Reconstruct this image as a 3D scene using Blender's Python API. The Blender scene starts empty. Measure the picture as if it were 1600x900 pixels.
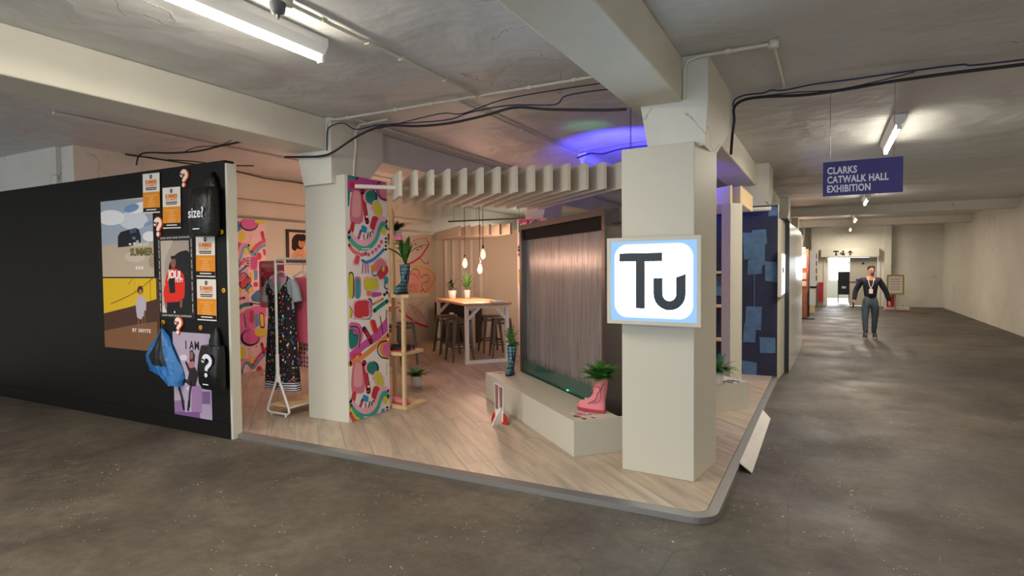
import bpy, bmesh, math, random
from mathutils import Vector, Matrix
random.seed(7)
S = bpy.context.scene
C = S.collection
PI = math.pi

# ------------------------------------------------------------------ camera
cam_data = bpy.data.cameras.new('camera'); cam = bpy.data.objects.new('camera', cam_data); C.objects.link(cam)
S.camera = cam
F_PX = 930.0
cam_data.sensor_fit = 'HORIZONTAL'; cam_data.sensor_width = 36.0
cam_data.lens = 36.0 * F_PX / 1600.0
cam_data.clip_start = 0.05; cam_data.clip_end = 200
yaw, pit, rol = math.radians(27.85), math.radians(1.88), math.radians(-0.49)
fw = Vector((-math.sin(yaw)*math.cos(pit), math.cos(yaw)*math.cos(pit), -math.sin(pit)))
rt = Vector((math.cos(yaw), math.sin(yaw), 0)); up = rt.cross(fw)
r2 = rt*math.cos(rol) + up*math.sin(rol); u2 = -rt*math.sin(rol) + up*math.cos(rol)
mw = Matrix.Identity(4)
for i in range(3):
    mw[i][0] = r2[i]; mw[i][1] = u2[i]; mw[i][2] = -fw[i]
mw[0][3], mw[1][3], mw[2][3] = 0, 0, 1.62
cam.matrix_world = mw

# ------------------------------------------------------------------ world, exposure
S.view_settings.view_transform = 'Standard'; S.view_settings.look = 'None'
S.view_settings.gamma = 1.0; S.view_settings.use_curve_mapping = False
S.view_settings.exposure = 0.6
w = bpy.data.worlds.new('world'); S.world = w; w.use_nodes = True
bg = w.node_tree.nodes['Background']; bg.inputs[0].default_value = (0.74, 0.85, 1.0, 1); bg.inputs[1].default_value = 2.1

def area(name, loc, rot, sx, sy, power, col, spread=None):
    l = bpy.data.lights.new(name, 'AREA'); l.shape = 'RECTANGLE'; l.size = sx; l.size_y = sy
    l.energy = power; l.color = col
    if spread: l.spread = spread
    o = bpy.data.objects.new(name, l); C.objects.link(o); o.location = loc; o.rotation_euler = rot
    return o
# hall fluorescents (the light of each visible batten, its tubes built further down, plus unseen added lamps)
for nm, x, y, z, ln, pw in (('batten_or_fill_light', -2.98, 2.04, 2.98, 1.8, 32), ('batten_or_fill_light', 0.64, 7.97, 2.98, 1.5, 30), ('batten_or_fill_light', 0.74, 14.8, 2.93, 1.2, 30), ('batten_or_fill_light', 0.76, 20.6, 2.93, 1.4, 30), ('batten_or_fill_light', 0.80, 25.9, 2.93, 1.4, 26),
                            ('batten_or_fill_light', -6.6, 13.9, 2.9, 1.4, 40), ('batten_or_fill_light', 0.7, -3.5, 2.98, 1.5, 34), ('batten_or_fill_light', -2.98, -4.0, 2.98, 1.8, 34), ('batten_or_fill_light', 2.9, 4.0, 2.98, 1.8, 20), ('batten_or_fill_light', -6.6, 0.5, 2.98, 1.8, 40)):  # all but the first here: unseen lamps without fixtures, added to light the hall
    area(nm, (x, y, z), (0, 0, 0), 0.08, ln, pw*1.6, (1.0, 0.90, 0.74))
# blue and magenta effect lights standing on top of the water wall, aimed at the ceiling
for nm, loc, tgt, pw, col, ang in (('blue_spot', (-2.1, 6.1, 2.26), (-2.15, 7.5, 3.15), 330, (0.05, 0.05, 1.0), 1.6), ('green_spot', (-2.1, 6.1, 2.26), (-2.3, 6.1, 3.15), 5, (0.2, 1.0, 0.4), 0.7)):
    l = bpy.data.lights.new(nm, 'SPOT'); l.energy = pw; l.color = col; l.spot_size = ang; l.spot_blend = 0.9; l.shadow_soft_size = 0.05
    o = bpy.data.objects.new(nm, l); C.objects.link(o); o.location = loc
    o.rotation_euler = (Vector(tgt)-Vector(loc)).to_track_quat('-Z', 'Y').to_euler()
# back room beyond the corridor door, lit by its window
area('window_light', (1.0, 34.6, 1.9), (math.radians(-90), 0, 0), 1.7, 2.0, 120, (0.85, 0.93, 1.0))

# ------------------------------------------------------------------ materials
def lin(h):
    if not isinstance(h, str): return (*h, 1) if len(h) == 3 else h
    h = h.lstrip('#'); c = [int(h[i:i+2], 16)/255 for i in (0, 2, 4)]
    return tuple(((x/12.92) if x <= 0.04045 else ((x+0.055)/1.055)**2.4) for x in c) + (1,)
_mats = {}
def mat(name, col='#808080', rough=0.6, metal=0.0, bump=0.0, bscale=20, var=0.0, vscale=5, emit=0, alpha=None, spec=None, coat=0, aniso=None, trans=0):
    if name in _mats: return _mats[name]
    m = bpy.data.materials.new(name); m.use_nodes = True; nt = m.node_tree; b = nt.nodes['Principled BSDF']
    b.inputs['Base Color'].default_value = lin(col); b.inputs['Roughness'].default_value = rough; b.inputs['Metallic'].default_value = metal
    if spec is not None: b.inputs['Specular IOR Level'].default_value = spec
    if coat: b.inputs['Coat Weight'].default_value = coat
    if trans: b.inputs['Transmission Weight'].default_value = trans
    if alpha is not None: b.inputs['Alpha'].default_value = alpha
    if emit: b.inputs['Emission Color'].default_value = lin(col); b.inputs['Emission Strength'].default_value = emit
    if bump or var:
        tc = nt.nodes.new('ShaderNodeTexCoord'); mp = nt.nodes.new('ShaderNodeMapping')
        nt.links.new(tc.outputs['Object'], mp.inputs[0])
        if aniso: mp.inputs['Scale'].default_value = aniso
    if bump:
        n = nt.nodes.new('ShaderNodeTexNoise'); n.inputs['Scale'].default_value = bscale; n.inputs['Detail'].default_value = 5
        bp = nt.nodes.new('ShaderNodeBump'); bp.inputs['Strength'].default_value = bump; bp.inputs['Distance'].default_value = 0.02
        nt.links.new(mp.outputs[0], n.inputs[0]); nt.links.new(n.outputs[0], bp.inputs['Height']); nt.links.new(bp.outputs[0], b.inputs['Normal'])
    if var:
        n = nt.nodes.new('ShaderNodeTexNoise'); n.inputs['Scale'].default_value = vscale; n.inputs['Detail'].default_value = 6
        mx = nt.nodes.new('ShaderNodeMix'); mx.data_type = 'RGBA'; c = lin(col)
        mx.inputs[6].default_value = (c[0]*(1-var), c[1]*(1-var), c[2]*(1-var), 1); mx.inputs[7].default_value = (min(1, c[0]*(1+var)), min(1, c[1]*(1+var)), min(1, c[2]*(1+var)), 1)
        nt.links.new(mp.outputs[0], n.inputs[0]); nt.links.new(n.outputs[0], mx.inputs[0]); nt.links.new(mx.outputs[2], b.inputs['Base Color'])
    _mats[name] = m
    return m

def nodes(name):
    m = bpy.data.materials.new(name); m.use_nodes = True; nt = m.node_tree
    _mats[name] = m
    return m, nt, nt.nodes['Principled BSDF'], nt.nodes.new, nt.links.new
def ramp(nt, stops):
    r = nt.nodes.new('ShaderNodeValToRGB'); e = r.color_ramp.elements
    e[0].position = stops[0][0]; e[0].color = lin(stops[0][1]); e[1].position = stops[-1][0]; e[1].color = lin(stops[-1][1])
    for p, c in stops[1:-1]:
        x = e.new(p); x.color = lin(c)
    return r
def mix(nt, f, a, b, mode='MIX'):
    m = nt.nodes.new('ShaderNodeMix'); m.data_type = 'RGBA'; m.blend_type = mode
    for sock, v in ((0, f), (6, a), (7, b)):
        if isinstance(v, (int, float)): m.inputs[sock].default_value = v
        elif isinstance(v, (str, tuple)): m.inputs[sock].default_value = lin(v)
        else: nt.links.new(v, m.inputs[sock])
    return m.outputs[2]
def noise(nt, vec, scale, detail=5, rough=0.5, dist=0.0):
    n = nt.nodes.new('ShaderNodeTexNoise'); n.inputs['Scale'].default_value = scale; n.inputs['Detail'].default_value = detail
    n.inputs['Roughness'].default_value = rough; n.inputs['Distortion'].default_value = dist
    nt.links.new(vec, n.inputs['Vector']); return n.outputs[0]
def coords(nt, scale=(1, 1, 1), rot=(0, 0, 0)):
    t = nt.nodes.new('ShaderNodeTexCoord'); mp = nt.nodes.new('ShaderNodeMapping')
    mp.inputs['Scale'].default_value = scale; mp.inputs['Rotation'].default_value = rot
    nt.links.new(t.outputs['Object'], mp.inputs[0]); return mp.outputs[0]
def bump(nt, b, h, strength=0.3, dist=0.02):
    bp = nt.nodes.new('ShaderNodeBump'); bp.inputs['Strength'].default_value = strength; bp.inputs['Distance'].default_value = dist
    nt.links.new(h, bp.inputs['Height']); nt.links.new(bp.outputs[0], b.inputs['Normal'])

# old concrete floor: brown grey, stains, white paint flecks
m, nt, b, N, L = nodes('concrete_floor')
v = coords(nt)
r = ramp(nt, [(0.3, '#50483e'), (0.5, '#6c6256'), (0.72, '#867c6c')]); L(noise(nt, v, 0.9, 8, 0.65, 0.6), r.inputs[0])
g = ramp(nt, [(0.25, '#6a6a6a'), (0.8, '#b8b8b8')]); L(noise(nt, v, 11, 8, 0.7), g.inputs[0])
col = mix(nt, 0.8, r.outputs[0], g.outputs[0], 'OVERLAY')
gr = ramp(nt, [(0.3, '#505050'), (0.7, '#b0b0b0')]); L(noise(nt, v, 70, 4, 0.7), gr.inputs[0])
col = mix(nt, 0.45, col, gr.outputs[0], 'OVERLAY')
vo = N('ShaderNodeTexVoronoi'); vo.inputs['Scale'].default_value = 11; L(v, vo.inputs['Vector'])
fl = N('ShaderNodeMath'); fl.operation = 'LESS_THAN'; fl.inputs[1].default_value = 0.085; L(vo.outputs['Distance'], fl.inputs[0])
pn = N('ShaderNodeMath'); pn.operation = 'GREATER_THAN'; pn.inputs[1].default_value = 0.60; L(noise(nt, v, 1.6, 3), pn.inputs[0])
ml = N('ShaderNodeMath'); ml.operation = 'MULTIPLY'; L(fl.outputs[0], ml.inputs[0]); L(pn.outputs[0], ml.inputs[1])
col = mix(nt, ml.outputs[0], col, '#c4beb2')
vo2 = N('ShaderNodeTexVoronoi'); vo2.inputs['Scale'].default_value = 28; L(v, vo2.inputs['Vector'])
f2 = N('ShaderNodeMath'); f2.operation = 'LESS_THAN'; f2.inputs[1].default_value = 0.12; L(vo2.outputs['Distance'], f2.inputs[0])
p2 = N('ShaderNodeMath'); p2.operation = 'GREATER_THAN'; p2.inputs[1].default_value = 0.56; L(noise(nt, v, 3.1, 3), p2.inputs[0])
m2 = N('ShaderNodeMath'); m2.operation = 'MULTIPLY'; L(f2.outputs[0], m2.inputs[0]); L(p2.outputs[0], m2.inputs[1])
col = mix(nt, m2.outputs[0], col, '#b4aea2')
# hairline cracks / slab joints
cr = N('ShaderNodeTexVoronoi'); cr.feature = 'DISTANCE_TO_EDGE'; cr.inputs['Scale'].default_value = 0.45
wv = coords(nt); wn = noise(nt, wv, 1.5, 4); ad = N('ShaderNodeVectorMath'); ad.operation = 'ADD'
sc = N('ShaderNodeVectorMath'); sc.operation = 'SCALE'; sc.inputs[3].default_value = 0.35; L(wn, sc.inputs[0]); L(wv, ad.inputs[0]); L(sc.outputs[0], ad.inputs[1]); L(ad.outputs[0], cr.inputs['Vector'])
cl = N('ShaderNodeMath'); cl.operation = 'LESS_THAN'; cl.inputs[1].default_value = 0.0022; L(cr.outputs['Distance'], cl.inputs[0])
cm = N('ShaderNodeMath'); cm.operation = 'MULTIPLY'; cm.inputs[1].default_value = 0.35; L(cl.outputs[0], cm.inputs[0])
col = mix(nt, cm.outputs[0], col, '#2a2622')
L(col, b.inputs['Base Color'])
rr = ramp(nt, [(0.3, '#b4b4b4'), (0.7, '#e0e0e0')]); L(noise(nt, v, 1.3, 6), rr.inputs[0]); L(rr.outputs[0], b.inputs['Roughness'])
bump(nt, b, noise(nt, v, 40, 6, 0.7), 0.18, 0.01)

def plaster(name, c1, c2, sc=1.2, bs=0.5):
    m, nt, b, N, L = nodes(name)
    v = coords(nt)
    r = ramp(nt, [(0.3, c1), (0.7, c2)]); L(noise(nt, v, sc, 7, 0.6), r.inputs[0])
    cr = N('ShaderNodeTexVoronoi'); cr.feature = 'DISTANCE_TO_EDGE'; cr.inputs['Scale'].default_value = 0.7
    wn = N('ShaderNodeTexNoise'); wn.inputs['Scale'].default_value = 1.8; wn.inputs['Detail'].default_value = 5; L(v, wn.inputs[0])
    sc2 = N('ShaderNodeVectorMath'); sc2.operation = 'SCALE'; sc2.inputs[3].default_value = 0.9; L(wn.outputs['Color'], sc2.inputs[0])
    ad = N('ShaderNodeVectorMath'); L(v, ad.inputs[0]); L(sc2.outputs[0], ad.inputs[1]); L(ad.outputs[0], cr.inputs['Vector'])
    cl = N('ShaderNodeMath'); cl.operation = 'LESS_THAN'; cl.inputs[1].default_value = 0.004; L(cr.outputs['Distance'], cl.inputs[0])
    gt = N('ShaderNodeMath'); gt.operation = 'GREATER_THAN'; gt.inputs[1].default_value = 0.56; L(noise(nt, v, 0.8, 3), gt.inputs[0])
    mu = N('ShaderNodeMath'); mu.operation = 'MULTIPLY'; L(cl.outputs[0], mu.inputs[0]); L(gt.outputs[0], mu.inputs[1])
    mu2 = N('ShaderNodeMath'); mu2.operation = 'MULTIPLY'; mu2.inputs[1].default_value = 0.5; L(mu.outputs[0], mu2.inputs[0])
    L(mix(nt, mu2.outputs[0], r.outputs[0], '#6c675e'), b.inputs['Base Color'])
    b.inputs['Roughness'].default_value = 0.55
    h1 = noise(nt, v, 1.6, 3, 0.45, 0.4); h2 = noise(nt, v, 7.0, 3, 0.5)
    m3 = N('ShaderNodeMath'); m3.operation = 'MULTIPLY_ADD'; m3.inputs[1].default_value = 0.12; L(h2, m3.inputs[0]); L(h1, m3.inputs[2])
    cr2 = N('ShaderNodeTexVoronoi'); cr2.feature = 'DISTANCE_TO_EDGE'; cr2.inputs['Scale'].default_value = 1.3; L(ad.outputs[0], cr2.inputs['Vector'])
    mr = N('ShaderNodeMapRange'); mr.inputs[1].default_value = 0.0; mr.inputs[2].default_value = 0.012; mr.inputs[3].default_value = 0.10; mr.inputs[4].default_value = 0.0; L(cr2.outputs['Distance'], mr.inputs[0])
    mm = N('ShaderNodeMath'); mm.operation = 'MULTIPLY'; L(mr.outputs[0], mm.inputs[0]); L(gt.outputs[0], mm.inputs[1])
    sm_ = N('ShaderNodeMath'); L(m3.outputs[0], sm_.inputs[0]); L(mm.outputs[0], sm_.inputs[1]); bump(nt, b, sm_.outputs[0], bs, 0.12)
    return m
plaster('plaster_ceiling', '#c4c4c2', '#d8d8d6', 0.7, 0.6)
plaster('plaster_beam', '#cfcabb', '#dcd8ca', 1.5, 0.16)
plaster('plaster_wall', '#cfc8ba', '#ddd7ca', 1.0, 0.2)

# vinyl plank: weathered pale oak, streaks along the plank (local x), tone per plank
m, nt, b, N, L = nodes('plank_oak')
oi = N('ShaderNodeObjectInfo'); v = coords(nt, (0.5, 5, 5)); ad = N('ShaderNodeVectorMath'); L(v, ad.inputs[0])
cx = N('ShaderNodeCombineXYZ'); m9 = N('ShaderNodeMath'); m9.operation = 'MULTIPLY'; m9.inputs[1].default_value = 37; L(oi.outputs['Random'], m9.inputs[0]); L(m9.outputs[0], cx.inputs[0]); L(m9.outputs[0], cx.inputs[1]); L(cx.outputs[0], ad.inputs[1])
r = ramp(nt, [(0.28, '#b3a793'), (0.5, '#cabfad'), (0.72, '#d8cebe')]); L(noise(nt, ad.outputs[0], 2.0, 7, 0.6, 0.8), r.inputs[0])
r3 = ramp(nt, [(0.0, '#787878'), (1.0, '#8a8a8a')]); L(oi.outputs['Random'], r3.inputs[0])
L(mix(nt, 0.6, r.outputs[0], r3.outputs[0], 'OVERLAY'), b.inputs['Base Color']); b.inputs['Roughness'].default_value = 0.42

# print: colour per face
m, nt, b, N, L = nodes('print'); a = N('ShaderNodeVertexColor'); a.layer_name = 'Col'; L(a.outputs[0], b.inputs['Base Color']); b.inputs['Roughness'].default_value = 0.5
m, nt, b, N, L = nodes('print_matt'); a = N('ShaderNodeVertexColor'); a.layer_name = 'Col'; L(a.outputs[0], b.inputs['Base Color']); b.inputs['Roughness'].default_value = 0.85

# denim patchwork base, confetti fabric, tartan, water wall, lightbox
m, nt, b, N, L = nodes('denim_print'); v = coords(nt); r = ramp(nt, [(0.35, '#12142c'), (0.6, '#1d2440'), (0.8, '#262c4c')]); L(noise(nt, v, 3, 6, 0.7), r.inputs[0]); L(r.outputs[0], b.inputs['Base Color']); b.inputs['Roughness'].default_value = 0.6
m, nt, b, N, L = nodes('denim_patch'); v = coords(nt); r = ramp(nt, [(0.3, '#3c5878'), (0.7, '#56789a')]); L(noise(nt, v, 6, 6, 0.7), r.inputs[0]); L(r.outputs[0], b.inputs['Base Color']); b.inputs['Roughness'].default_value = 0.6

m, nt, b, N, L = nodes('confetti_fabric')
v = coords(nt, (34, 34, 24)); vo = N('ShaderNodeTexVoronoi'); vo.inputs['Scale'].default_value = 1.0; vo.distance = 'MANHATTAN'; L(v, vo.inputs['Vector'])
sp = N('ShaderNodeSeparateColor'); L(vo.outputs['Color'], sp.inputs[0])
r = ramp(nt, [(0.0, '#d02848'), (0.17, '#e0b828'), (0.33, '#3aa888'), (0.5, '#3878c8'), (0.66, '#e070a0'), (0.83, '#e8e4dc'), (1.0, '#d06028')]); r.color_ramp.interpolation = 'CONSTANT'; L(sp.outputs[0], r.inputs[0])
lt = N('ShaderNodeMath'); lt.operation = 'LESS_THAN'; lt.inputs[1].default_value = 0.46; L(vo.outputs['Distance'], lt.inputs[0])
L(mix(nt, lt.outputs[0], '#14121a', r.outputs[0]), b.inputs['Base Color']); b.inputs['Roughness'].default_value = 0.8

def dotted(name, base, dots, sc=11, th=0.3):
    m, nt, b, N, L = nodes(name)
    v = coords(nt, (sc, sc, sc)); vo = N('ShaderNodeTexVoronoi'); vo.inputs['Scale'].default_value = 1; vo.inputs['Randomness'].default_value = 0.25; L(v, vo.inputs['Vector'])
    sp = N('ShaderNodeSeparateColor'); L(vo.outputs['Color'], sp.inputs[0]); r = ramp(nt, dots); r.color_ramp.interpolation = 'CONSTANT'; L(sp.outputs[0], r.inputs[0])
    lt = N('ShaderNodeMath'); lt.operation = 'LESS_THAN'; lt.inputs[1].default_value = th; L(vo.outputs['Distance'], lt.inputs[0])
    L(mix(nt, lt.outputs[0], base, r.outputs[0]), b.inputs['Base Color']); b.inputs['Roughness'].default_value = 0.75
dotted('dot_fabric', '#e4dcc8', [(0.0, '#b83848'), (0.4, '#78a890'), (0.6, '#c86858'), (1.0, '#b84858')], 15, 0.36)
dotted('floral_fabric', '#dcb8b4', [(0.0, '#c03058'), (0.4, '#7a3048'), (0.7, '#e8e0d8'), (1.0, '#4a5a80')], 20, 0.4)
dotted('lilac_fabric', '#8c84a8', [(0.0, '#b83868'), (0.5, '#d8d0e0'), (1.0, '#5a5488')], 18, 0.4)

m, nt, b, N, L = nodes('tartan')
t = N('ShaderNodeTexCoord'); s = N('ShaderNodeSeparateXYZ'); L(t.outputs['Object'], s.inputs[0])
def stripes(sock, freq, th):
    a = N('ShaderNodeMath'); a.operation = 'MULTIPLY'; a.inputs[1].default_value = freq; L(sock, a.inputs[0])
    f = N('ShaderNodeMath'); f.operation = 'FRACT'; L(a.outputs[0], f.inputs[0])
    g = N('ShaderNodeMath'); g.operation = 'LESS_THAN'; g.inputs[1].default_value = th; L(f.outputs[0], g.inputs[0]); return g.outputs[0]
xx = N('ShaderNodeMath'); L(s.outputs[0], xx.inputs[0]); L(s.outputs[1], xx.inputs[1])
mxm = N('ShaderNodeMath'); mxm.operation = 'MAXIMUM'; L(stripes(s.outputs[2], 24, 0.26), mxm.inputs[0]); L(stripes(xx.outputs[0], 26, 0.26), mxm.inputs[1])
L(mix(nt, mxm.outputs[0], '#5a8e98', '#16202c'), b.inputs['Base Color']); b.inputs['Roughness'].default_value = 0.3

# running water film on a stainless back plate
m, nt, b, N, L = nodes('water_sheet')
v = coords(nt, (34, 34, 1.6)); v2 = coords(nt, (6, 6, 0.5))
n1 = noise(nt, v, 1.0, 6, 0.65, 0.6); n2 = noise(nt, v2, 1.0, 4, 0.5)
b.inputs['Metallic'].default_value = 0.35; b.inputs['Roughness'].default_value = 0.2
r = ramp(nt, [(0.3, '#8c8684'), (0.7, '#c0b8b4')]); L(n1, r.inputs[0]); L(r.outputs[0], b.inputs['Base Color'])
ad = N('ShaderNodeMath'); L(n1, ad.inputs[0]); L(n2, ad.inputs[1]); bump(nt, b, ad.outputs[0], 0.30, 0.012)
tr = N('ShaderNodeBsdfTransparent'); tr.inputs[0].default_value = (0.85, 0.78, 0.76, 1); ms = N('ShaderNodeMixShader'); ms.inputs[0].default_value = 0.32
L(b.outputs[0], ms.inputs[1]); L(tr.outputs[0], ms.inputs[2]); L(ms.outputs[0], nt.nodes['Material Output'].inputs[0])

def lightbox(name, cy_, hw, hh, sw, su):
    """backlit opal panel: bright rounded centre, bluer rim (object space x,z)"""
    m, nt, b, N, L = nodes(name)
    t = N('ShaderNodeTexCoord'); s = N('ShaderNodeSeparateXYZ'); L(t.outputs['Object'], s.inputs[0])
    def absd(sock, c, h):
        a = N('ShaderNodeMath'); a.operation = 'SUBTRACT'; a.inputs[1].default_value = c; L(sock, a.inputs[0])
        q = N('ShaderNodeMath'); q.operation = 'ABSOLUTE'; L(a.outputs[0], q.inputs[0])
        d = N('ShaderNodeMath'); d.operation = 'SUBTRACT'; d.inputs[1].default_value = h; L(q.outputs[0], d.inputs[0])
        e = N('ShaderNodeMath'); e.operation = 'MAXIMUM'; e.inputs[1].default_value = 0; L(d.outputs[0], e.inputs[0])
        f = N('ShaderNodeMath'); f.operation = 'POWER'; f.inputs[1].default_value = 2; L(e.outputs[0], f.inputs[0]); return f.outputs[0]
    sm = N('ShaderNodeMath'); L(absd(s.outputs[0], 0, hw), sm.inputs[0]); L(absd(s.outputs[2], cy_, hh), sm.inputs[1])
    sq = N('ShaderNodeMath'); sq.operation = 'SQRT'; L(sm.outputs[0], sq.inputs[0])
    mr = N('ShaderNodeMapRange'); mr.inputs[1].default_value = 0.055; mr.inputs[2].default_value = 0.105; mr.interpolation_type = 'SMOOTHSTEP'; L(sq.outputs[0], mr.inputs[0])
    e = N('ShaderNodeEmission'); L(mix(nt, mr.outputs[0], sw, su), e.inputs[0]); e.inputs[1].default_value = 1.6
    L(e.outputs[0], nt.nodes['Material Output'].inputs[0])
lightbox('lightbox_face', 0.0, 0.195, 0.17, (5.0, 6.8, 8.4), (0.15, 0.26, 0.42))

m, nt, b, N, L = nodes('brick_print')
v = coords(nt, (1, 1, 1), (PI/2, 0, 0)); bt = N('ShaderNodeTexBrick'); bt.inputs['Scale'].default_value = 9; bt.inputs['Color1'].default_value = lin('#b86850'); bt.inputs['Color2'].default_value = lin('#8c4434'); bt.inputs['Mortar'].default_value = lin('#c8a898'); L(v, bt.inputs['Vector']); L(bt.outputs[0], b.inputs['Base Color'])
m, nt, b, N, L = nodes('leaf_green')
oi = N('ShaderNodeObjectInfo'); v = coords(nt); r = ramp(nt, [(0.3, '#2c5a22'), (0.7, '#4c8a38')]); L(noise(nt, v, 30, 3), r.inputs[0]); L(r.outputs[0], b.inputs['Base Color']); b.inputs['Roughness'].default_value = 0.45
mat('leaf_dark', '#27401f', 0.45, var=0.3, vscale=20)
mat('white_panel', '#c8c3b3', 0.5, var=0.015, vscale=2)
mat('white_gloss', '#dcdad6', 0.22, var=0.02)
mat('white_paint', '#dedad0', 0.5)
mat('white_metal', '#e8e6e2', 0.35)
mat('black_paint', '#0c0b0b', 0.45, spec=0.3)
mat('black_trim', '#101012', 0.4)
mat('cream_board', '#d8cfbc', 0.6, var=0.03)
mat('pine', '#dcbf90', 0.6, var=0.12, vscale=6, aniso=(8, 8, 0.8))
mat('pine_top', '#c89a68', 0.4, var=0.15, vscale=3, aniso=(1, 6, 1))
mat('steel', '#787270', 0.34, 0.95, bump=0.05, bscale=60)
mat('aluminium', '#a8a6a2', 0.34, 0.8, bump=0.08, bscale=80)
mat('gunmetal', '#6a625a', 0.35, 0.85)
mat('brass_dark', '#2a2018', 0.5)
mat('cable_black', '#15141a', 0.5)
mat('cable_blue', '#1c2050', 0.5)
mat('conduit_white', '#d4cfc0', 0.5)
mat('sign_purple', '#2c2470', 0.5)
mat('letter_white', '#e4e0ec', 0.5)
mat('letter_dark', '#1c2a34', 0.5)
mat('letter_black', '#16120f', 0.5)
mat('bag_black', '#0b0b0c', 0.38, bump=0.5, bscale=14)
mat('bag_blue', '#1c68a8', 0.28, bump=0.7, bscale=22)
mat('pink_rubber', '#e0848c', 0.3)
mat('black_rubber', '#14181e', 0.4)
mat('red_rubber', '#b03048', 0.4)
mat('skin', '#b8846a', 0.55)
mat('hair', '#241c18', 0.7)
mat('navy_shirt', '#141626', 0.8)
mat('jeans', '#4a5660', 0.8, var=0.25, vscale=8)
mat('shoe_dark', '#2c2624', 0.6)
mat('shoe_white', '#d8d4cc', 0.6)
mat('red', '#b81c1c', 0.35)
mat('grey_paint', '#9c958c', 0.5)
mat('door_paint', '#b8afa2', 0.5)
mat('dark_panel', '#1e1816', 0.7, spec=0.15)
mat('green_glass', '#3c6454', 0.08, alpha=0.6)
mat('bulb_glass', (1.0, 0.72, 0.42), 0.05, alpha=0.25, emit=0.4)
mat('filament', (1.0, 0.62, 0.28), 0.5, emit=40)
mat('tube_lit', (1.0, 0.93, 0.78), 0.5, emit=34)
mat('tube_far', (1.0, 0.93, 0.80), 0.5, emit=34*0.8)
mat('tube_off', '#e4e0f0', 0.4)
mat('window_lit', (0.86, 0.93, 1.0), 0.5, emit=3.0)
mat('led_green', (0.1, 1.0, 0.6), 0.5, emit=5)
mat('led_blue', (0.08, 0.1, 1.0), 0.5, emit=6)
mat('blue_panel', '#2838a0', 0.5)
mat('grey_marl', '#9aa2a8', 0.85, bump=0.2, bscale=90)
mat('pink_pvc', '#d86078', 0.12, bump=0.3, bscale=10, alpha=0.85)
mat('pink_cloth', '#e070a0', 0.7)
mat('lavender_cloth', '#b8b0d0', 0.7)
mat('shelf_dark', '#1a1a34', 0.6)
mat('laminate_tile', '#cfc8bc', 0.4, var=0.12, vscale=8)
mat('pot_white', '#dcd8d0', 0.4)
mat('glass_clear', '#e8f0ee', 0.05, alpha=0.35)
mat('slate', '#5c5a5c', 0.5)
MAT = _mats

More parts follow.
